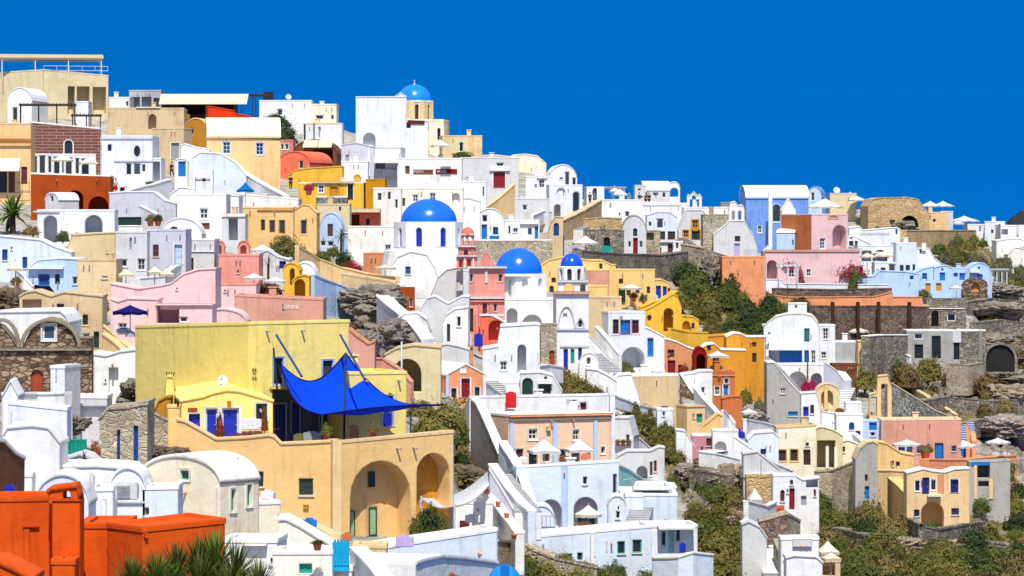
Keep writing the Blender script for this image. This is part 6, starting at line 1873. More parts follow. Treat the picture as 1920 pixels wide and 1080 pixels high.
H('white curving ruin wall with an arch beside the pool', 'gwhite', 1158, 1246, 840, 905, 'o 1194 874 1214 898 a r1; w 1218 866 1224 892 f:white; w 1226 864 1231 884 f:terra', dep=4, dd=-2, top=[(1158, 856), (1176, 846), (1220, 846), (1236, 838), (1246, 840)], roof='t')
A('white stepped parapet right of the plant shelf', 'white', [(1184, 812, 850), (1204, 826, 856), (1222, 842, 862)], dd=-3, n='stair_wall', th=1)
U(1020, 823, 76, 845, 'large white umbrella left on the peach house terrace', 'white', 4, yf=874, d=153.5)
U(1086, 823, 68, 843, 'large white umbrella right on the peach house terrace', 'white', 4, yf=868, d=155)
for x, y, t, c in ((980, 868, 'white table set on the left of the peach house terrace', 'white'), (1058, 866, 'brown cafe tables between the two large umbrellas', 'wood'), (1098, 862, 'terracotta pots in a row at the right of the peach terrace', 'terra')):
    boxthing('table', t, 'table', x - 9, y - 9, x + 9, y, c, 1, d=154)
h = H('blue white villa with pink lined arches below the peach terrace', 'bluew', 968, 1160, 873, 1025, 'o 1012 936 1053 1002 a r1.0; o 1076 932 1121 1000 a r1.1; w 1093 894 1101 908 f:gwhite; w 1149 889 1156 930 f:gwhite nm; k 1053 874 1064 1000 lblue o0.12 n:pilaster; p 1084 966 1114 996 dgreen b1.05; p 1056 960 1062 990 terra', yaw=6, dep=14, d=149, yr=862, rc='white', n='villa', par=1.0, bz=-.95)
_f = FACES[h.name]['front']
for cx0, cx1, y0, y1 in ((1012, 1054, 936, 1002), (1076, 1122, 932, 1000)):
    p0, p1 = _f.st(cx0, y1), _f.st(cx1, y0)
    _b = bmesh.new()
    o1 = outline('a', p0.x + .01, p0.y + .02, p1.x - .01, p1.y - .02)
    band(_b, _f, o1, .02, .98)
    link('arch_lining', _b, mat('rose'), h)
H('blue white igloo vault with an iron railing before the left arch', 'bluew', 990, 1042, 948, 1020, 'w 1012 977 1016 986 nm; l 1000 966 1040 1004 lgrey o0.5', dep=3, d=145, roof='v', ys=985, rc='white')
U(1103, 947, 52, 964, 'round white umbrella in front of the right pink arch', 'ivory', 10, yf=1000, d=145.5) 
boxthing('table', 'dark wooden table under the round white umbrella', 'table', 1084, 982, 1108, 996, 'wood', 1, d=148)
H('blue white shrine vault with a framed plaque', 'bluew', 1140, 1174, 930, 1000, 'w 1155 958 1162 972 f:white nm; w 1158 950 1161 956 nm', dep=4, d=147, roof='v', ys=950, rc='white')
H('blue white wall block below the pool', 'bluew', 1172, 1206, 928, 1000, '', dep=4, d=149.5, rc='white')
S('white inner steps between the shrine vault and the pool block', 'white', 1192, 990, 1204, 952, 1.4, 9, d0=146, d1=150)
h = H('blue white pool terrace block', 'bluew', 1164, 1270, 925, 1000, 'w 1246 975 1251 983 nm', dep=16, d=151, yr=926, rc='white', par=.12, n='pool_terrace')
A('white curved wind wall around the pool', 'aqua', [(1158, 872, 925), (1178, 880, 922), (1206, 900, 918), (1250, 904, 916), (1256, 914, 922)], dk=1, dd=-2, th=.5, n='pool_wall', cap='white')
h = thing('swimming_pool', 'turquoise swimming pool on the blue white terrace', 'swimming pool', P(1220, 922, 153))
_b = bmesh.new()
_q = [P(x, y, d) for x, y, d in ((1190, 925, 152.5), (1254, 921, 152.5), (1248, 913, 156), (1194, 915, 156))]
_z = Z(915, 153)
for dz in (0, -.3):
    _b.faces.new([_b.verts.new((v.x, v.y, _z + dz)) for v in _q])
link('water', _b, paint('aqua', .05), h)
_b = bmesh.new()
for i in range(4):
    a, b = _q[i], _q[(i + 1) % 4]
    tube(_b, (a.x, a.y, _z + .03), (b.x, b.y, _z + .03), .12, 6)
link('rim', _b, mat('white'), h)
h = thing('outdoor_shower', 'thin metal shower frame beside the pool', 'shower', P(1186, 930, 151))
_b = bmesh.new()
_a = P(1186, 925, 152)
tube(_b, _a, (_a.x, _a.y, Z(898, 152)), .04)
link('pole', _b, paint('steel'), h)
_b = bmesh.new()
tube(_b, (_a.x - .6, _a.y, Z(900, 152)), (_a.x + .05, _a.y, Z(897, 152)), .03)
link('shower_arm', _b, paint('steel'), h)
H('blue white lower storey with teal windows', 'bluew', 984, 1222, 1006, 1072, 'w 1158 1015 1172 1038 f:teal; w 1186 1012 1203 1036 f:teal nm; w 1058 1038 1072 1048 f:teal; w 1082 1036 1092 1050 f:teal nm; k 1106 1000 1114 1060 white o0.3 n:buttress; k 1136 1014 1139 1034 gwhite o0.05 n:wall_lamp', yaw=7, dep=9, d=141, yr=985, rc='white', par=.5)
H('blue white right storey with teal glazing', 'cool', 1206, 1308, 985, 1072, 'w 1241 996 1248 1022 f:teal; d 1254 992 1264 1036 aqua; w 1268 990 1275 1014 f:teal; w 1211 1012 1219 1040 f:teal nm; c 1232 983 1300 988 white o1', yaw=5, dep=9, d=142.5, rc='white')
A('blue white curved terrace wall at the bottom right of the villa', 'bluew', [(1222, 1046, 1080, 138), (1272, 1044, 1084, 137), (1300, 1036, 1086, 137), (1338, 1040, 1095, 138)], th=.5, n='terrace_wall', cap='white')
boxthing('towel_rack', 'royal blue towels hanging on the lower terrace', 'towels', 1274, 1020, 1286, 1036, 'royal', .3, d=139)
# stairs left of peach house
A('dark grey shaded flank wall left of the peach house', 'dcement', [(882, 748, 880, 158.5), (892, 756, 884, 157.5), (906, 786, 888, 156), (934, 850, 892, 153)], th=.5, n='stair_wall', cap='white')  # shade of the left-facing flank is put into the dark grey
A('white stair parapet down the left of the peach house', 'white', [(880, 744, 800), (900, 768, 826), (914, 800, 850), (928, 826, 880)], dd=-3, n='stair_wall', th=1)
S('white steps between the two tall parapets', 'white', 990, 962, 934, 890, 1.6, 20, d0=141, d1=150)
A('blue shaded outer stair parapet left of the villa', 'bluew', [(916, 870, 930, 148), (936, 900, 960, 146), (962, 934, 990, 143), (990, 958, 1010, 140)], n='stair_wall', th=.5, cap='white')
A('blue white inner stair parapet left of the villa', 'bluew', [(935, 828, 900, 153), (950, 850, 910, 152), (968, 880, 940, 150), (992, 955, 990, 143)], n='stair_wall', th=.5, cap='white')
H('grey white stair base wall with a dark passage', 'lav', 918, 992, 930, 1025, 'd 976 966 984 1016 steel', dep=3, d=141.5, top=[(918, 880), (938, 915), (964, 958), (992, 962)], roof='t', rc='white')
for i, (x, y) in enumerate(((914, 927), (934, 949), (950, 971), (964, 993), (964, 1010))):
    pot(x, y, 11, '%s terracotta pot on the stepped white wall from the top' % ('first', 'second', 'third', 'fourth', 'fifth')[i], None, d=137 - i * 1.5)
A('white stepped pot wall below the stairs', 'white', [(906, 928, 960, 138), (926, 946, 980, 136), (946, 974, 1005, 134), (966, 1000, 1020, 131)], n='stair_wall', th=.5)
h = thing('shade_canopy', 'white canvas canopy slung from the tan house to the stairs', 'canopy', P(850, 940, 126))
_b = bmesh.new()
_cn = [P(790, 934, 112.5), P(852, 948, 114), P(918, 908, 136), P(914, 884, 140)]
for dz in (0, -.05):
    g = []
    for i in range(13):
        row = []
        for j in range(7):
            s, t = i / 12, j / 6
            p = _cn[0].lerp(_cn[3], s).lerp(_cn[1].lerp(_cn[2], s), t) - Vector((0, 0, .5 * math.sin(math.pi * s) * (1 - .4 * t) + .25 * math.sin(math.pi * t)))
            row.append(_b.verts.new(p + Vector((0, 0, dz))))
        g.append(row)
    for i in range(12):
        for j in range(6):
            _b.faces.new((g[i][j], g[i + 1][j], g[i + 1][j + 1], g[i][j + 1]))
link('cloth', _b, fabric('white'), h, True)
_b = bmesh.new()
for p in (_cn[0], _cn[1]):
    tube(_b, p + Vector((0, 0, .1)), p - Vector((0, 0, 2.6)), .05)
link('poles', _b, paint('gwhite'), h)
H('white terrace wall house under the canvas canopy', 'white', 850, 925, 940, 1015, 'k 862 976 880 996 maroon o0.3 n:cupboard', dep=5, d=134)
boxthing('garden_table', 'white garden table with chairs under the canvas canopy', 'table', 872, 968, 900, 980, 'white', 1, d=129)
# =================================================================== YELLOW VILLA
YD = 124.0
h = H('yellow two storey villa behind the blue shade sail', 'yellow', 465, 655, 604, 860, 'w 513 671 531 720 f:royal t:lblue nm; w 605 676 624 706 f:royal t:lblue nm; o 511 729 653 836 r1.7; p 508 730 652 836 loggia b1.72 n:loggia_wall; p 514 758 534 832 navy b1.62 t:steel; p 547 754 560 812 navy b1.62 t:steel; p 600 772 626 832 navy b1.62 t:steel; w 481 757 501 786 f:dgreen t:lblue; k 474 689 478 722 pyellow o0.02 n:plaque; t 471 690 481 697 black x:KA o0.05; t 471 698 481 705 black x:TI o0.05; t 471 706 481 713 black x:NA o0.05; k 505 722 655 727 yellow o0.12 n:ledge', yaw=33, xs=254, d=YD, yr=600, rc='pyellow', n='villa', par=.12, bz=-.42)  # recess is added, its back panel painted dark as the sail's shadow
FV = FACES[h.name]
H('yellow right wing of the villa with a blue door', 'yellow', 654, 762, 697, 850, 'd 718 742 737 800 royal t:lblue; k 729 736 732 742 dochre o0.15 n:wall_lamp', yaw=24, dep=6, d=YD + 1.0, yr=696, rc='pyellow', n='villa')
h = H('low yellow vaulted entrance wing of the villa', 'pyellow', 338, 512, 748, 850, 'd 354 776 375 812 royal t:ivory; d 386 766 408 822 royal t:white f:lblue; d 416 765 448 824 royal t:white f:lblue; k 352 765 370 770 rust o0.1 n:plaque; k 426 752 433 764 dochre o0.15 n:wall_lamp; w 480 757 501 786 f:dgreen t:white', yaw=8, xs=296, dep=4, d=YD - 4.5, top=[(338, 752), (356, 749), (380, 745), (400, 738), (425, 733), (450, 735), (475, 742), (512, 752)], roof='t')
h = H('pale yellow conical chimney on the entrance wing', 'pyellow', 310, 327, 706, 744, '', dep=.6, d=YD - 2, n='chimney_stack', cat='chimney', top=[(310, 732), (313, 706), (323, 706), (327, 732)], roof='t', sink=.8, group='chimneys on the roofs')
_b = bmesh.new()
_q = P(318, 706, YD - 2)
for i in range(4):
    tube(_b, (_q.x - .16 + i * .11, _q.y + .3, _q.z), (_q.x - .18 + i * .13, _q.y + .3, _q.z + .22), .03, 5)
link('vent_pipes', _b, paint('black'), h)
H('yellow gatepost left of the entrance wing', 'butter', 315, 338, 760, 862, 'k 332 752 336 760 dwood o0.1 n:lamp', dep=.8, d=YD - 7, n='gate_post', cat='gate post')
dish(417, 714, 21, 'white satellite dish on the yellow entrance roof', d=YD - 1.5, turn=-.3)
H('brown door hood panel left of the yellow wing', 'dochre', 290, 320, 745, 800, '', dep=2, d=YD - 2.6, top=[(290, 772), (298, 752), (312, 745), (320, 745)], roof='t')
# shade sail
h = thing('shade_sail', 'deep blue shade sail stretched over the villa terrace', 'shade sail', P(660, 830, 119))
Lp, Tp, Rp, Bp = P(524, 681, 124.4), P(648, 662, 125.6), P(832, 759, 124.0), P(604, 778, 120.2)


def edge(a, b, sag, t):
    return a.lerp(b, t) + sag * math.sin(math.pi * t)


def sail(n, Lp, Tp, Rp, Bp, nm):
    bm = bmesh.new()
    ins = lambda *v: Vector(v)
    for dz in (0, -.025):
        g = []
        for i in range(n + 1):
            row = []
            for j in range(n + 1):
                s, t = i / n, j / n
                c0 = edge(Lp, Tp, ins(0, 0, -1.2), s)        # upper left edge
                c1 = edge(Bp, Rp, ins(-.1, .3, .12), s)     # lower right edge
                d0 = edge(Lp, Bp, ins(-.25, .2, -.65), t)        # lower left edge
                d1 = edge(Tp, Rp, ins(-.25, .1, -1.0), t)      # upper right edge
                p = c0.lerp(c1, t) + d0.lerp(d1, s) - (Lp.lerp(Tp, s).lerp(Bp.lerp(Rp, s), t))
                p.z -= .12 * math.sin(math.pi * s) * math.sin(math.pi * t) + .035 * math.sin(9 * s + 4 * t) * math.sin(math.pi * t) + .022 * math.sin(23 * s - 7 * t) * math.sin(math.pi * s) + .2 * math.exp(-((t - .13) / .05) ** 2) * math.sin(math.pi * s) ** .5 + .1 * math.exp(-((s - .86 + .1 * t) / .05) ** 2) * math.sin(math.pi * t)
                row.append(bm.verts.new(p + Vector((0, 0, dz))))
            g.append(row)
        for i in range(n):
            for j in range(n):
                bm.faces.new((g[i][j], g[i + 1][j], g[i + 1][j + 1], g[i][j + 1]))
    return link(nm, bm, fabric('sail'), h, True)


sail(56, Lp, Tp, Rp, Bp, 'cloth')
_b = bmesh.new()
for a, b, sg in ((Lp, Tp, (0, 0, -1.2)), (Bp, Rp, (-.1, .3, .12)), (Lp, Bp, (-.25, .2, -.65)), (Tp, Rp, (-.25, .1, -1.0))):
    pr = None
    for k in range(21):
        q = edge(a, b, Vector(sg), k / 20)
        if pr is not None:
            tube(_b, pr, q, .045, 6)
        pr = q
link('hem', _b, fabric('navy'), h)
_b = bmesh.new()
pr = None
for k in range(21):
    s = k / 20
    q = edge(Lp, Bp, Vector((-.25, .2, -.65)), .12 + .1 * s).lerp(edge(Tp, Rp, Vector((-.25, .1, -1.0)), .9), s) if False else None
_b.free()
for i, (x0, y0, d0, x1, y1, d1) in enumerate(((518, 628, 124, 566, 706, 122.3), (633, 636, 126.2, 641, 676, 126), (638, 628, 125.2, 684, 712, 122.6), (648, 664, 125.4, 645, 828, 121.5), (770, 772, 123.4, 770, 824, 122.5), (604, 778, 120.2, 604, 832, 120.5), (513, 652, 124.4, 520, 730, 124.4))):
    _b = bmesh.new()
    tube(_b, P(x0, y0, d0), P(x1, y1, d1), .06 if i < 4 else .045, 8)
    link('pole', _b, paint('dgreen' if i not in (0, 2) else 'dblue', .5), h)
# tan building under the terrace
TD = 114.0
h = H('tan terrace house with a great arched niche', 'tan', 632, 851, 826, 1030, 'o 656 864 771 1022 a r1.25; o 782 850 843 985 a r1.2; p 690 951 705 1004 mint b1.2 f:green t:ltan; p 654 957 664 1006 mint b1.2 f:green; p 690 884 702 913 dgreen b1.2; p 776 852 838 985 mustard a b1.19 n:niche_back; k 696 937 701 943 dochre b1.15 o0.1 n:wall_lamp', yaw=34, dep=16, d=TD, yr=806, rc='ltan', par=.9, bz=-.8, xs=None)
H('tan left wing of the terrace house', 'tan', 330, 630, 790, 1030, 'w 561 897 587 928 f:dgreen; w 474 884 494 912 f:dgreen; k 569 946 579 954 dochre o0.12 n:lamp', yaw=-4, dep=16, d=TD, rc='ltan', par=.95, top=[(330, 786), (345, 789), (372, 804), (405, 823), (460, 820), (505, 815), (514, 818), (526, 831), (580, 829), (630, 826)], roof='p')
H('tan corner pier of the terrace house', 'ltan', 624, 642, 824, 1030, '', dep=1.2, d=TD - .35, n='pier', cat='pier', yaw=12, roof='n', group=None)
for i, (x0, y0, x1, y1, c, t) in enumerate(((686, 796, 710, 816, 'dblue', 'left blue deck chair on the villa terrace'), (716, 798, 740, 818, 'dcement', 'right dark deck chair on the villa terrace'))):
    h = thing('deck_chair', t, 'chair', P((x0 + x1) / 2, y1, 119), 'deck chairs under the shade sail')
    a, b = P(x0, y0, 119.5), P(x1, y1, 118)
    _b = bmesh.new()
    for dz in (0, -.04):
        v = [_b.verts.new(p) for p in ((a.x, a.y, a.z + dz), (a.x + .1, a.y - .6, a.z + dz), (b.x, b.y - .6, b.z + dz + .12), (b.x, b.y, b.z + dz + .12))]
        _b.faces.new(v)
    link('seat', _b, fabric(c), h)
    _b = bmesh.new()
    for dy in (0, -.6):
        tube(_b, (a.x, a.y + dy, a.z), (b.x, b.y + dy, b.z + .1), .025, 6)
        tube(_b, (b.x - .2, b.y + dy, b.z + .4), (a.x + .1, a.y + dy, b.z - .1), .025, 6)
    link('frame', _b, paint('wood'), h)
boxthing('laundry_rack', 'white laundry hung on the villa parapet', 'laundry', 452, 786, 490, 806, 'white', .15, d=YD - 9)
for x, y, w, hh, t, k, tw, d_ in ((412, 818, 20, 52, 'red bougainvillea column by the blue double doors', 'deep', 'red', YD - 8), (496, 806, 16, 56, 'red flowering vine beside the villa corner', 'green', 'red', YD - 8.5), (470, 820, 90, 16, 'row of small flower pots along the villa parapet', 'olive', 'magenta', YD - 9)):
    B(x, y, w, hh, t, k, tw, d=d_)
for x, y, w, h_, c, t in ((664, 826, 18, 26, 'dwood', 'dark wooden armchair under the blue sail'), (585, 828, 34, 16, 'steel', 'low stone bench against the panel painted as sail shade'), (560, 828, 20, 12, 'olive', 'small green side table in the recess painted as sail shade')):
    boxthing('chair' if 'chair' in t else 'bench', t, 'chair' if 'chair' in t else 'bench', x - w / 2, y - h_, x + w / 2, y, c, .7, d=121.5)
pot(612, 826, 16, 'tall green pot plant beneath the lower corner of the blue sail', 'green', d=120.3, ph=26)
pot(700, 820, 14, 'leafy pot plant between the armchair and the deck chairs', 'olive', d=120.8, ph=20)
# plants and things in front of the tan house
B(802, 1012, 66, 78, 'dark green garden tree in front of the orange arch', 'deep', n='tree', cat='tree', d=108)
B(826, 1012, 40, 70, 'second leafy garden tree right of the tan house door', 'green', d=109)
B(780, 1016, 36, 54, 'thin branching shrub left of the garden trees', 'olive', d=107)
B(900, 998, 34, 16, 'round green plant at the end of the planter wall', 'lime', d=122)
B(872, 1004, 60, 14, 'mixed herbs along the white planter wall', 'olive', 'rust', d=121)
# =================================================================== FOREGROUND
h = H('cream vaulted house with a small teal window', 'cream', 262, 413, 858, 1080, 'w 339 882 355 899 f:teal t:ivory; sw 433 918 441 958 f:teal t:ivory; sw 463 909 471 948 f:teal t:ivory', yaw=-32, xs=486, d=93, roof='v', ys=905, rc='warm')
FC = FACES[h.name]
_b = bmesh.new()
for x, y in ((417, 867), (442, 863)):
    q = P(x, y, 94.5)
    tube(_b, q, q + Vector((.1, -.35, .05)), .07, 8)
link('drain_spout', _b, paint('dwood'), h)
H('cream lower parapet block beside the vaulted house', 'cream', 482, 526, 940, 1080, '', dep=5, d=96, yaw=20, rc='white')
boxthing('chimney', 'white chimney cap behind the cream parapet', 'chimney', 489, 924, 513, 940, 'white', 1, d=97.5)
H('white angled stair house between the cream house and the tan house', 'ivory', 522, 645, 955, 1090, '', dep=4, d=90, top=[(522, 975), (536, 974), (560, 986), (600, 1010), (645, 1035)], roof='t')
A('pale sloping parapet with a blue plank before the tan house', 'khaki', [(524, 966, 1010, 94), (560, 978, 1015, 93), (590, 990, 1020, 92), (620, 1006, 1030, 91)], n='stair_wall')
h = boxthing('plank', 'bright blue board leaning on the sloping parapet', 'board', 567, 974, 594, 988, 'azure', .1, d=91.5)
H('pale pinkish wall house with a teal window at the bottom', 'ivory', 512, 624, 1033, 1140, 'w 562 1058 586 1076 teal', dep=5, d=80, yaw=-3, rc='warm')
pot(595, 1032, 18, 'brown trough with two cacti on the bottom wall', 'deep', d=79.5, ph=8)
h = H('turquoise slatted gate at the bottom', 'cyan', 624, 655, 1018, 1066, '; '.join('k %d 1012 %d 1060 cyan o0.04 n:slat' % (x, x + 4) for x in range(626, 652, 6)), dep=.12, d=80, n='gate', cat='gate', roof='n', sink=.1)
H('white gate post wall under the turquoise gate', 'white', 622, 660, 1064, 1140, '', dep=1, d=80.4)
A('white stair parapet right of the turquoise gate', 'white', [(656, 1030, 1090, 81), (674, 1046, 1100, 80), (700, 1076, 1110, 78), (716, 1098, 1130, 77)], n='stair_wall', th=.5)
H('beige courtyard wall right of the stair parapet', 'sand', 662, 725, 1022, 1120, '', dep=4, d=98, rc='ltan')
h = boxthing('laundry_rack', 'lilac and white towels drying on the courtyard wall', 'laundry', 742, 1006, 776, 1026, 'lilac', .15, d=97)
boxthing('planter_box', 'clay planter and white post by the turquoise gate', 'planter', 641, 1003, 660, 1014, 'cinn', .6, d=88)
H('blue white terrace wall at the bottom centre', 'bluew', 722, 932, 1022, 1180, '', dep=5, d=100, yaw=18, yr=990, rc='white')
A('white roof ridge in front of the bottom blue dome', 'white', [(780, 1056, 1120, 84), (830, 1042, 1110, 86), (880, 1046, 1110, 88), (936, 1056, 1110, 90)], th=3, n='roof_wall')
h = thing('chapel_dome', 'bright azure dome peeking over the bottom edge', 'dome', P(950, 1100, 84))
dome_parts(h, 946, 1059, 1098, 33, 84, 'dom3', cross=False)
boxthing('window_hood', 'azure hatch set in the bottom dome', 'hatch', 938, 1062, 955, 1082, 'azure', .5, d=82.3)
B(848, 1088, 26, 16, 'ochre flowering plant at the bottom edge', 'dry', 'red', d=84)
# white vault group, mid left
H('white flat roof slab behind the blue shaded vault', 'white', 40, 262, 872, 990, '', dep=8, d=93, top=[(40, 880), (100, 876), (180, 873), (245, 879), (262, 900)], roof='t')
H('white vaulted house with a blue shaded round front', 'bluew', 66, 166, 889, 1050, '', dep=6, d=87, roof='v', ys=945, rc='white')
H('white vaulted house carrying the air conditioner', 'cool', 208, 272, 878, 1050, 'k 208 940 272 943 gwhite o0.1 n:ledge', dep=6, d=90, roof='v', ys=915, rc='white')
boxthing('air_conditioner', 'large white air conditioner on the small vaulted house', 'air conditioner', 216, 907, 257, 938, 'gwhite', .8, d=88.5, slat=True, group='air conditioners on the walls')
H('white wall block between the two vaulted houses', 'cool', 165, 212, 914, 1050, 'k 170 900 173 990 gwhite o0.1 n:pipe; k 190 935 200 990 white o0.15 n:post', dep=5, d=89)
H('blue white wall right of the air conditioner', 'bluew', 268, 334, 912, 1050, 'w 272 952 280 966 f:lgrey nm', dep=4, d=90, yr=910, rc='white')
boxthing('lamp', 'small white post lamp on the vault roof', 'lamp', 167, 893, 176, 912, 'gwhite', .3, d=86)
H('white roof mass at the left edge above the orange house', 'white', -50, 60, 888, 1000, '', dep=5, d=92)
H('white stepped parapet with scratches at the left', 'gwhite', 76, 182, 866, 905, '', dep=4, d=96, top=[(76, 868), (120, 862), (150, 852), (168, 858), (182, 872)], roof='t')
spiky('teal tipped agave on the white stepped parapet', 158, 864, 16, 26, 'grey', name='agave', seed=4, d=95, trunk=.2)
B(232, 990, 20, 26, 'green plant below the air conditioner', 'lime', d=86)
R(290, 876, 70, 40, 'brown rock slope left of the cream vaulted house', 'brown', depth=1.6, dd=-1)
R(322, 862, 50, 24, 'reddish rock edge under the yellow gatepost', 'brown', depth=1.2, dd=-2)
# orange house
OD = 68.0
h = H('bright orange house in the foreground', 'orange', -80, 93, 932, 1250, 'k 43 985 74 988 orange o0.1 n:moulding; k 44 988 56 1250 orange o0.06 n:pilaster', yaw=2, dep=5, d=OD, yr=930, n='house', par=.32, top=None)
H('shaft', 'orange', 98, 150, 937, 1060, 'k 97 936 151 939 orange o0.05 n:moulding', dep=1.0, d=OD - .6, into=h, roof='n')
H('chimney', 'orange', 91, 146, 913, 938, 'g 118 921 132 936 a', dep=.9, d=OD - .5, into=h, sink=.1, top=[(91, 924), (97, 917), (143, 912), (146, 934)], roof='t')
H('base', 'orange', 97, 140, 1050, 1250, '', dep=1.2, d=OD - 1.2, into=h, roof='f', par=.05)
H('wing', 'orange', 147, 237, 982, 1250, '', yaw=0, dep=7, d=OD + 1.2, into=h, par=.06)
H('wing', 'orange', 268, 421, 989, 1250, 'k 269 995 274 1008 orange o0.1 n:spout', yaw=35, dep=5.2, d=OD - .2, into=h, yr=971, par=.06)
H('orange sloping parapet in the bottom left corner', 'orange', -60, 60, 1056, 1250, '', dep=2, d=58, top=[(-60, 1050), (0, 1056), (30, 1070), (60, 1088)], roof='t')
B(14, 936, 30, 16, 'blue and yellow bundle on the orange roof', 'grey', d=OD + 2) if False else boxthing('toolbox', 'blue and dark bundle on the orange roof', 'bundle', 6, 914, 27, 934, 'royal', .5, d=OD + 2.5)
# foreground yuccas
for i, (x, y, r, sd, t) in enumerate(((248, 1106, 70, 31, 'spiky yucca head against the dark orange recess'), (292, 1104, 74, 32, 'second yucca head from the left'), (330, 1092, 80, 33, 'dense yucca head before the orange wall'), (372, 1084, 84, 38, 'yucca head just left of the tallest one'), (404, 1078, 92, 34, 'tallest yucca head at the orange corner'), (440, 1096, 88, 35, 'yucca head fanning over the white wall'), (484, 1118, 74, 36, 'rightmost low yucca head at the bottom edge'), (310, 1126, 84, 39, 'low yucca head at the bottom left of the cluster'), (372, 1118, 92, 37, 'bottom yucca head in front of the dense one'), (424, 1130, 90, 40, 'bottom yucca head below the tallest one'))):
    spiky(t, x, y, r, 260, ('green', 'lime', 'green')[i % 3], seed=sd, d=60 - (y - 1078) * .03 + i * .1, trunk=.1, group='yuccas in the foreground', wide=.026, droop=.22, upmin=-.15)
H('white low wall behind the yuccas', 'white', 418, 520, 1010, 1150, 'w 507 1046 511 1056 nm; k 456 1016 502 1022 ivory o0.3 n:ledge', dep=4, d=82, yaw=-6)
# =================================================================== MORE SMALL PIECES
U(1404, 766, 38, 773, 'white parasol above the rubble by the orange garden wall', 'white', 4, dd=-8)
U(1232, 690, 22, 696, 'small white parasol on the terrace before the red door house', 'white', 6, dd=-10)
for x, y, t in ((1206, 698, 'white cafe table under the pink arch'), (1240, 700, 'white cafe table before the ochre orange house'), (1080, 474, 'navy bench under the grey terrace umbrella'), (1232, 480, 'pink blanket on the low white annex wall'), (1575, 774, 'wooden table beside the domed kiosk steps')):
    boxthing('table', t, 'table', x - 7, y - 7, x + 7, y, {1080: 'navy', 1232: 'mauve', 1575: 'wood'}.get(x, 'white'), 1, dd=-9)
for pts, t in (([(1116, 612, 650), (1136, 634, 668), (1160, 664, 690)], 'second white stair parapet beside the narrow green slope'), ([(1210, 704, 724), (1240, 700, 718), (1276, 702, 720)], 'white terrace wall in front of the red door house'), ([(1330, 700, 716), (1352, 694, 706), (1376, 694, 704)], 'white roof parapet of the orange red house'), ([(1400, 786, 806), (1430, 792, 810), (1462, 800, 814)], 'white parapet by the tamarisk'), ([(1540, 770, 790), (1566, 776, 796), (1590, 792, 806)], 'white curved parapet under the lounger terrace'),
               ([(1000, 690, 712), (1030, 684, 704), (1056, 690, 706)], 'white parapet at the foot of the bell tower doors'), ([(600, 398, 412), (640, 396, 408), (668, 402, 414)], 'white roof parapet above the pale blue arch'), ([(860, 330, 350), (880, 338, 356), (900, 350, 366)], 'white stair wall under the red sign'), ([(1000, 404, 420), (1020, 396, 412), (1034, 398, 412)], 'white parapet by the tan curved stair house'),
               ([(1590, 462, 476), (1612, 466, 480), (1630, 476, 488)], 'white curved stair rail of the white hotel'), ([(1640, 490, 506), (1668, 492, 506), (1690, 496, 508)], 'white balcony wall under the cream umbrellas'), ([(1150, 700, 716), (1164, 704, 720), (1180, 700, 714)], 'white wall stub by the grey steps')):
    A(t, 'white', pts, dd=-5, th=.35, sink=.6)
for x0, y0, x1, y1, t in ((1300, 770, 1286, 742, 'pale steps along the diagonal parapet'), (1420, 872, 1392, 836, 'white steps below the blue barrels'), (944, 700, 930, 672, 'white steps beside the arched passage house'), (1108, 420, 1084, 430, 'tan ramp steps to the ridge lane'), (340, 410, 300, 388, 'white steps to the cross monument house'), (760, 470, 742, 446, 'white steps left of the big dome drum')):
    S(t, 'gwhite', x0, y0, x1, y1, 1.2, 9, dd=-5)
for x, y, w, h_, k, t in ((1250, 690, 14, 14, 'olive', 'bush beside the blue white door of the side block'), (1480, 520, 20, 14, 'green', 'green bush on the corner of the white terrace parapet'), (1730, 560, 40, 22, 'green', 'green hedge on top of the masonry wall'), (1556, 590, 60, 26, 'green', 'dark ivy hanging on the left of the masonry wall'), (1500, 586, 60, 34, 'deep', 'dark tree crown behind the vaulted villa'), (1440, 590, 50, 40, 'deep', 'deep green bush left of the vaulted villa'), (1546, 600, 40, 30, 'deep', 'deep green bush right of the villa roof cabin'), (1210, 780, 36, 26, 'green', 'bright green bush on the upper scrub slope'), (1250, 822, 40, 40, 'green', 'tall green bush left of the mauve house'), (1880, 900, 60, 60, 'green', 'big green bush right of the concrete carcass'), (1900, 960, 60, 50, 'olive', 'olive bush at the right edge below the terrace'), (1840, 960, 40, 36, 'green', 'green bush right of the small white umbrella'), (1560, 930, 70, 30, 'deep', 'dark green hedge right of the white side porch'), (1380, 1060, 110, 80, 'olive', 'big rounded olive bush left of the grey steps'), (1320, 1010, 60, 70, 'olive', 'tall olive bush right of the white villa'), (1000, 1066, 90, 46, 'olive', 'broad olive bush under the stone retaining wall'), (330, 500, 12, 18, 'lime', 'small lime plant at the pink parapet'), (690, 632, 36, 40, 'deep', 'dark ivy in the cave mouth by the rock shelf')):
    B(x, y, w, h_, t, k, dd=-4 if y < 620 else -1)

# =================================================================== SHRUBS AND ROCKS ON THE SLOPES
def inpoly(x, y, poly):
    c = False
    j = len(poly) - 1
    for i in range(len(poly)):
        xi, yi = poly[i]
        xj, yj = poly[j]
        if (yi > y) != (yj > y) and x < (xj - xi) * (y - yi) / (yj - yi) + xi:
            c = not c
        j = i
    return c


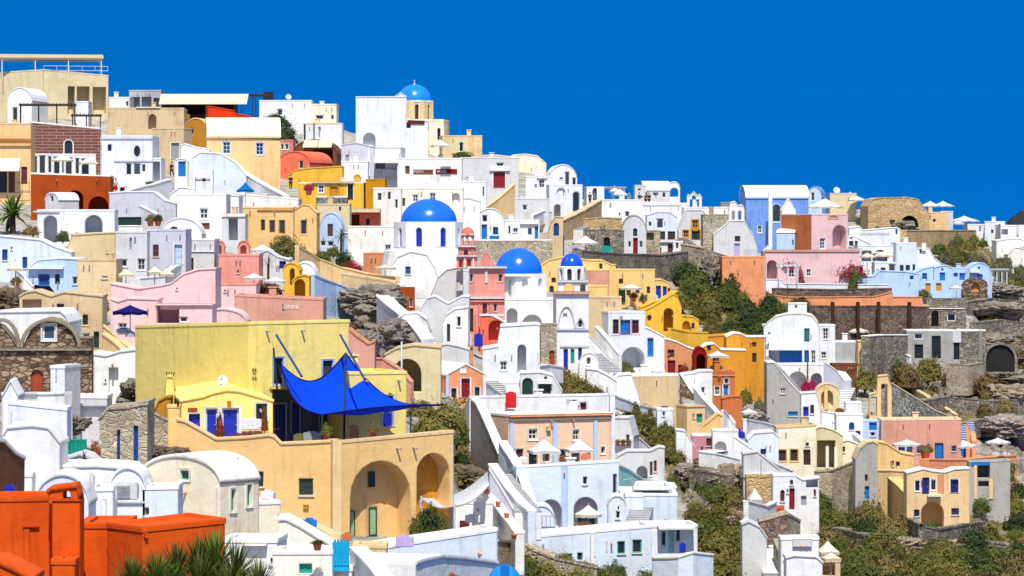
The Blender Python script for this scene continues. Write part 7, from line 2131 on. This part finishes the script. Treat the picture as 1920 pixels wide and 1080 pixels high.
ZG = {'green gully above the salmon lane wall': ([(1262, 492), (1300, 480), (1352, 500), (1420, 548), (1480, 580), (1540, 585), (1560, 610), (1480, 640), (1420, 632), (1330, 628), (1310, 590), (1270, 555)], 52, (30, 74), ('deep', 'green', 'green', 'olive')),
      'fort hillside above the light blue row': ([(1740, 440), (1840, 438), (1900, 474), (1925, 500), (1925, 545), (1880, 530), (1860, 500), (1770, 490)], 36, (18, 40), ('olive', 'grey', 'green', 'green')),
      'rocky cliff at the right edge': ([(1815, 555), (1925, 545), (1925, 820), (1850, 800), (1800, 730), (1850, 680), (1850, 600)], 34, (14, 44), ('olive', 'green', 'dry', 'grey')),
      'steep scrub slope right of the peach house': ([(1150, 752), (1200, 766), (1240, 800), (1290, 850), (1400, 880), (1402, 960), (1390, 985), (1310, 985), (1290, 940), (1250, 880), (1226, 842), (1190, 800)], 46, (20, 56), ('olive', 'green', 'olive', 'dry', 'green')),
      'lower gully beside the grey steps': ([(1295, 950), (1395, 985), (1440, 1040), (1450, 1090), (1310, 1090), (1312, 1000)], 20, (40, 100), ('olive', 'green', 'olive')),
      'bottom scrub below the stone wall': ([(930, 1046), (1120, 1060), (1230, 1066), (1345, 1090), (930, 1095)], 20, (40, 90), ('olive', 'olive', 'green')),
      'broad scrub slope at the bottom right': ([(1490, 968), (1560, 920), (1610, 950), (1690, 985), (1740, 1020), (1860, 1000), (1920, 890), (1925, 1090), (1600, 1090), (1590, 1040), (1530, 1000)], 84, (26, 84), ('olive', 'green', 'green', 'dry', 'olive', 'deep')),
      'slope under the fort': ([(1600, 395), (1640, 388), (1680, 420), (1720, 438), (1700, 452), (1610, 430)], 12, (14, 30), ('olive', 'grey', 'dry'))}
r = random.Random(77)
for nm, (poly, cnt, (w0, w1), kinds) in ZG.items():
    xs_, ys_ = [p[0] for p in poly], [p[1] for p in poly]
    k = 0
    while k < cnt:
        x, y = r.uniform(min(xs_), max(xs_)), r.uniform(min(ys_), max(ys_))
        if not inpoly(x, y, poly):
            continue
        k += 1
        w = r.uniform(w0, w1)
        kd = r.choice(kinds)
        cn = {'deep': 'dark green', 'green': 'green', 'olive': 'olive green', 'dry': 'straw coloured', 'rust': 'rust brown', 'grey': 'grey green'}[kd]
        B(x, y + w * .3, w, w * r.uniform(.55, .85), 'wild %s shrub on the %s' % (cn, nm), kd, group='%s shrubs on the %s' % (cn, nm), cat='shrub', n='shrub')
for x, y, w, hh, t, k in ((1695, 1040, 70, 34, 'pale layered rock ledge in the bottom right scrub', 'tan'), (1872, 656, 84, 30, 'grey cliff bulge above the cave', 'grey'), (1850, 690, 26, 40, 'rough rock jamb at the left of the cave', 'grey'), (1906, 690, 34, 44, 'rough rock jamb at the right of the cave', 'brown'), (1880, 596, 90, 34, 'broken cliff face beside the stone ruin', 'grey'), (1890, 722, 80, 30, 'overhanging rock below the dark cave', 'grey'), (1896, 762, 90, 44, 'pale cracked rock wall at the right edge', 'tan'), (1890, 822, 90, 44, 'pinkish rock at the right end of the sun terrace', 'pink'),
                        (1320, 905, 50, 26, 'brown rock face in the scrub slope', 'brown'), (1370, 930, 60, 60, 'ochre rock with dark hollows', 'tan'), (1340, 880, 50, 26, 'ledge rock below the white terrace wall', 'brown'), (1400, 1000, 40, 40, 'pale rock with a hollow beside the grey cistern', 'tan'), (1290, 900, 40, 30, 'pinkish rock beside the pool', 'pink'), (1655, 408, 60, 30, 'grey fallen masonry below the castle', 'grey'), (1690, 440, 60, 30, 'grey rock under the castle cave', 'grey'), (1330, 540, 30, 70, 'pale rock vein in the green gully', 'grey'), (1880, 560, 70, 30, 'rubble bank below the light blue row', 'grey'), (1280, 478, 40, 30, 'grey rock under the long retaining wall', 'grey'), (1230, 500, 60, 30, 'grey weathered slope rock beside the butter house', 'grey'), (1908, 672, 44, 20, 'loose cliff boulder at the right frame edge', 'brown'), (1600, 905, 40, 50, 'grey hollow rock beside the cave house', 'grey'), (870, 905, 60, 30, 'earthy bank under the grey flank wall', 'brown')):
    R(x, y, w, hh, t, k, depth=3.0)
A('dry stone retaining wall at the bottom below the villa', 'palestone', [(934, 1012, 1075), (980, 1020, 1070), (1040, 1048, 1080), (1120, 1064, 1090)], dd=-2, n='stone_wall', th=1, cap='palestone')
spiky('dark green cypress like spike plant below the villa', 1138, 1068, 26, 60, 'deep', name='cypress_shrub', seed=51, trunk=.5, upmin=.3, droop=.05)
A('rubble garden wall in the scrub slope', 'graystone', [(1292, 880, 905), (1330, 884, 915), (1362, 892, 925)], dd=-2, n='rubble_wall', th=1)
for pts, t in (([(1814, 566, 580), (1860, 560, 576), (1925, 566, 582)], 'upper dry stone terrace wall on the right cliff'), ([(1830, 606, 620), (1880, 600, 616), (1925, 606, 620)], 'middle dry stone terrace wall on the right cliff'), ([(1700, 756, 770), (1780, 744, 760), (1860, 752, 768), (1925, 748, 764)], 'long low dry stone terrace on the brown slope'), ([(1800, 796, 812), (1850, 786, 804), (1925, 792, 808)], 'pale terrace edge above the sun terrace'), ([(1560, 990, 1000), (1620, 1004, 1016), (1680, 1000, 1014)], 'broken dry stone wall in the bottom right scrub'), ([(1780, 1026, 1040), (1850, 1016, 1032), (1925, 1024, 1040)], 'lower dry stone wall in the bottom right corner')):
    A(t, 'graystone', pts, dd=-1, th=.9, sink=.8, n='stone_wall')
h = thing('cave_mouth', 'black cave mouth under the cliff overhang', 'cave', P(1870, 684, 268))
_b = bmesh.new()
_f = Face(P(1848, 0, 267).xy, Vector((1, 0)), Vector((0, 1)))
_p0, _p1 = _f.st(1848, 682), _f.st(1902, 646)
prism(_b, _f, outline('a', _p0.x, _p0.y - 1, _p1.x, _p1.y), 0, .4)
link('hollow', _b, mat('black'), h)  # solid black plate, painted as the shade inside the cave
_b = bmesh.new()
prism(_b, _f, outline('a', _p0.x - .25, _p0.y - 1, _p1.x + .3, _p1.y + .25), -.3, .5, [outline('a', _p0.x, _p0.y - .9, _p1.x, _p1.y)])
link('rim', _b, rock_material('grey', *ROCK['grey']), h)

# =================================================================== GROUND SHEET
SKY = [(-500, 230), (0, 222), (200, 206), (400, 215), (640, 236), (830, 280), (960, 305), (1040, 330), (1090, 365), (1200, 388), (1400, 408), (1550, 398), (1620, 384), (1740, 400), (1790, 436), (1860, 452), (2400, 470)]


def skyrow(x):
    for a, b in zip(SKY, SKY[1:]):
        if a[0] <= x <= b[0]:
            k = (x - a[0]) / (b[0] - a[0])
            return a[1] + (b[1] - a[1]) * k
    return SKY[-1][1]


ZM = [v[0] for v in ZG.values()] + [[(1105, 612), (1190, 690), (1150, 705), (1108, 660)], [(1040, 690), (1140, 700), (1140, 745), (1050, 745)], [(765, 745), (885, 750), (900, 900), (850, 900), (850, 810)], [(1640, 690), (1920, 690), (1920, 800), (1800, 790), (1690, 720)], [(1480, 900), (1920, 880), (1920, 1300), (900, 1300), (930, 1050), (1300, 1060), (1440, 1080)]]
ZR = [[(640, 555), (702, 550), (800, 660), (740, 680), (650, 600)], [(0, 540), (40, 548), (40, 590), (0, 590)], [(1815, 545), (1925, 545), (1925, 880), (1830, 860), (1840, 800), (1850, 690)], [(1270, 880), (1400, 880), (1400, 990), (1300, 960)], [(1640, 1010), (1830, 1020), (1830, 1080), (1640, 1080)], [(180, 760), (320, 760), (320, 880), (250, 890)], [(1640, 700), (1800, 700), (1800, 800), (1660, 800)]]
bm = bmesh.new()
lay = bm.loops.layers.float_color.new('cover')
NX, NY = 350, 190
cov = {}
rows = []
for j in range(NY + 1):
    row = []
    for i in range(NX + 1):
        x = -420 + 2800 * i / NX
        ys_ = skyrow(x)
        y = 1250 + (ys_ - 1250) * j / NY
        d = D(x, y)
        p = P(x, y, d)
        jx, jy = x + 16 * noise.noise(p * .25), y + 12 * noise.noise(p * .25 + Vector((9, 2, 5)))
        g = 1.0 if any(inpoly(jx, jy, q) for q in ZM) else 0.0
        rk = 1.0 if any(inpoly(jx, jy, q) for q in ZR) else 0.0
        amp = .10 + .6 * max(g, rk) + .55 * rk
        p.z += amp * (noise.noise(p * .35) + .6 * noise.noise(p * .9) + .45 * (abs(noise.noise(p * 1.9)) * 2 - 1) * max(g, rk)) - .55
        v = bm.verts.new(p)
        cov[v] = (g, rk, 0, 1)
        row.append(v)
    rows.append(row)
for k in range(1, 7):                      # the far side of the ridge falls to the sea
    row = []
    for i in range(NX + 1):
        q = rows[NY][i].co
        v = bm.verts.new((q.x * (1 + .06 * k), q.y + 22 * k, q.z - 3.0 * k * k - 1.0))
        cov[v] = (0.6, .4, 0, 1)
        row.append(v)
    rows.append(row)
front = []
for k in range(1, 6):                      # and the near side too
    row = []
    for i in range(NX + 1):
        q = rows[0][i].co
        v = bm.verts.new((q.x, q.y - 3.0 * k, q.z - 4.5 * k * k * .8))
        cov[v] = (.5, .6, 0, 1)
        row.append(v)
    front.append(row)
rows = list(reversed(front)) + rows
for a, b in zip(rows, rows[1:]):
    for i in range(NX):
        f = bm.faces.new((a[i], a[i + 1], b[i + 1], b[i]))
        f.smooth = True
        for lp in f.loops:
            lp[lay] = cov[lp.vert]
m, nt, N, L, Bs = _nt('hillside_ground')
at = N.new('ShaderNodeAttribute')
at.attribute_name = 'cover'
sp = N.new('ShaderNodeSeparateColor')
L.new(at.outputs['Color'], sp.inputs[0])
gp = N.new('ShaderNodeNewGeometry')


def gn(scale, det=6, ro=.6):
    n = _noise(N, L, scale, det, None, ro)
    L.new(gp.outputs['Position'], n.inputs['Vector'])
    return n.outputs['Fac']


pave = _ramp(N, L, gn(.6), [(.3, (.22, .20, .17)), (.5, (.42, .39, .34)), (.7, (.60, .58, .54))])
scrub = _ramp(N, L, gn(.45, 8, .7), [(.30, (.07, .075, .018)), (.44, (.16, .14, .045)), (.53, (.25, .19, .09)), (.63, (.32, .25, .15)), (.74, (.46, .40, .31))])
rockc = _ramp(N, L, gn(.8, 9, .7), [(.30, (.07, .06, .05)), (.45, (.20, .17, .14)), (.58, (.34, .30, .25)), (.72, (.50, .46, .40))])
c = _mix(N, L, 'MIX', sp.outputs[0], pave, scrub)
c = _mix(N, L, 'MIX', sp.outputs[1], c, rockc)
L.new(c, Bs.inputs['Base Color'])
Bs.inputs['Roughness'].default_value = .95
Bs.inputs['Specular IOR Level'].default_value = .15
_bump(N, L, gn(2.5, 9, .7), .9, .35, Bs)
g = link('ground', bm, m)
tag(g, 'rocky hillside the village is built on', None, None, 'structure')

# low scrub: tufts nobody could count
bm = bmesh.new()
r = random.Random(5)
tot = 0
while tot < 4200:
    q = r.choice(ZM)
    x = r.uniform(min(p[0] for p in q), max(p[0] for p in q))
    y = r.uniform(min(p[1] for p in q), min(1100, max(p[1] for p in q)))
    if not inpoly(x, y, q) or noise.noise(Vector((x * .02, y * .03, 0))) < -.15:
        continue
    tot += 1
    p = P(x, y, D(x, y)) - Vector((0, 0, .4))
    s = r.uniform(.18, .5)
    for k in range(9):
        c = p + Vector((r.gauss(0, s * .6), r.gauss(0, s * .6), r.uniform(.1, s * 1.3)))
        nrm = Vector((r.uniform(-1, 1), r.uniform(-1, 1), r.uniform(.1, 1))).normalized()
        t = nrm.orthogonal().normalized() * s * r.uniform(.18, .4)
        b = nrm.cross(t.normalized()) * s * r.uniform(.1, .25)
        f = bm.faces.new([bm.verts.new(v) for v in (c - t, c - b, c + t, c + b)])
        f.material_index = 0 if noise.noise(p * .06) > -.1 else (1 if noise.noise(p * .06) > -.42 else 2)
g = link('ground_scrub', bm, [leaf('olive'), leaf('dry'), leaf('rust')])
tag(g, 'low dry scrub covering the slopes', None, None, 'stuff')

# the sea far below and the dark island
bm = bmesh.new()
bmesh.ops.create_grid(bm, x_segments=8, y_segments=8, size=30000, matrix=Matrix.Translation((0, 10000, -150)))
m, nt, N, L, Bs = _nt('sea_water')
Bs.inputs['Base Color'].default_value = (.005, .03, .09, 1)
Bs.inputs['Roughness'].default_value = .12
n = _noise(N, L, .05, 5)
gp = N.new('ShaderNodeNewGeometry')
L.new(gp.outputs['Position'], n.inputs['Vector'])
_bump(N, L, n.outputs['Fac'], .3, 2, Bs)
tag(link('sea', bm, m), 'deep blue sea around the cape', None, None, 'structure')
bm = bmesh.new()
NXI = 60
prev = None
for j in range(16):
    row = []
    for i in range(NXI + 1):
        x = 1830 + 300 * i / NXI
        e = max(0, min(1, (x - 1838) / 70)) * (1 - .2 * math.sin((x - 1850) * .03))
        d = 3000 + 60 * j
        hgt = 60 * e * math.sin(min(1, j / 8) * math.pi / 2)
        p = P(x, 440, d)
        p.z = -150 + (150 + hgt * .62) * math.sin(min(1, j / 8) * math.pi / 2) * (.25 + .75 * min(1, e * 1.6)) + 10 * noise.noise(Vector((x * .03, j * .3, 0)))
        row.append(bm.verts.new(p))
    if prev:
        for i in range(NXI):
            bm.faces.new((prev[i], prev[i + 1], row[i + 1], row[i]))
    prev = row
tag(link('island_hill', bm, rock_material('island', (.014, .015, .022), (.03, .03, .036), (.05, .05, .055)), None, True), 'dark volcanic island on the horizon', None, None, 'structure')

# =================================================================== CAMERA, SUN, SKY
cam = bpy.data.cameras.new('camera')
cam.sensor_width = 36
cam.lens = F * KY / 1920 * 36
cam.shift_y = -(540 - HY) / 1920
cam.clip_end = 60000
cam.clip_start = 1
co = bpy.data.objects.new('camera', cam)
co.rotation_euler = (math.pi / 2, 0, 0)
COL.objects.link(co)
SC.camera = co
EL, AZ = math.radians(56), math.radians(3)
sv = Vector((math.cos(EL) * math.sin(AZ), -math.cos(EL) * math.cos(AZ), math.sin(EL)))
sun = bpy.data.lights.new('sun', 'SUN')
sun.energy = 4.2
sun.angle = math.radians(.5)
sun.color = (1, .955, .87)
so = bpy.data.objects.new('sun', sun)
so.rotation_euler = (-sv).to_track_quat('-Z', 'Y').to_euler()
COL.objects.link(so)
w = bpy.data.worlds.new('World')
SC.world = w
w.use_nodes = True
N, L = w.node_tree.nodes, w.node_tree.links
bg = N['Background']
sky = N.new('ShaderNodeTexSky')
sky.sky_type = 'NISHITA'
sky.sun_disc = False
sky.sun_elevation = EL
sky.sun_rotation = math.pi - AZ
sky.altitude = 1500
sky.air_density = 1.0
sky.dust_density = 0.0
sky.ozone_density = 4.0
tc = N.new('ShaderNodeTexCoord')
va = N.new('ShaderNodeVectorMath')
va.operation = 'ADD'
va.inputs[1].default_value = (0, 0, .5)
L.new(tc.outputs['Generated'], va.inputs[0])
vn = N.new('ShaderNodeVectorMath')
vn.operation = 'NORMALIZE'
L.new(va.outputs[0], vn.inputs[0])
L.new(vn.outputs[0], sky.inputs['Vector'])
ga = N.new('ShaderNodeGamma')
ga.inputs['Gamma'].default_value = 1.3
L.new(sky.outputs['Color'], ga.inputs['Color'])
hs = N.new('ShaderNodeHueSaturation')
hs.inputs['Saturation'].default_value = 1.4
hs.inputs['Value'].default_value = .79
L.new(ga.outputs['Color'], hs.inputs['Color'])
sz = N.new('ShaderNodeSeparateXYZ')
L.new(tc.outputs['Generated'], sz.inputs[0])
mr = N.new('ShaderNodeMapRange')
mr.interpolation_type = 'SMOOTHSTEP'
mr.inputs['From Min'].default_value = .12
mr.inputs['From Max'].default_value = .5
L.new(sz.outputs['Z'], mr.inputs['Value'])
h2 = N.new('ShaderNodeHueSaturation')
h2.inputs['Saturation'].default_value = .5
h2.inputs['Value'].default_value = 1.12
L.new(sky.outputs['Color'], h2.inputs['Color'])
L.new(_mix(N, L, 'MIX', mr.outputs[0], hs.outputs['Color'], h2.outputs['Color']), bg.inputs['Color'])
bg.inputs['Strength'].default_value = .14
SC.view_settings.view_transform = 'Standard'
SC.view_settings.look = 'None'
SC.view_settings.exposure = .32
SC.view_settings.gamma = 1
SC.cycles.max_bounces = 6
SC.cycles.diffuse_bounces = 3
SC.cycles.transparent_max_bounces = 4
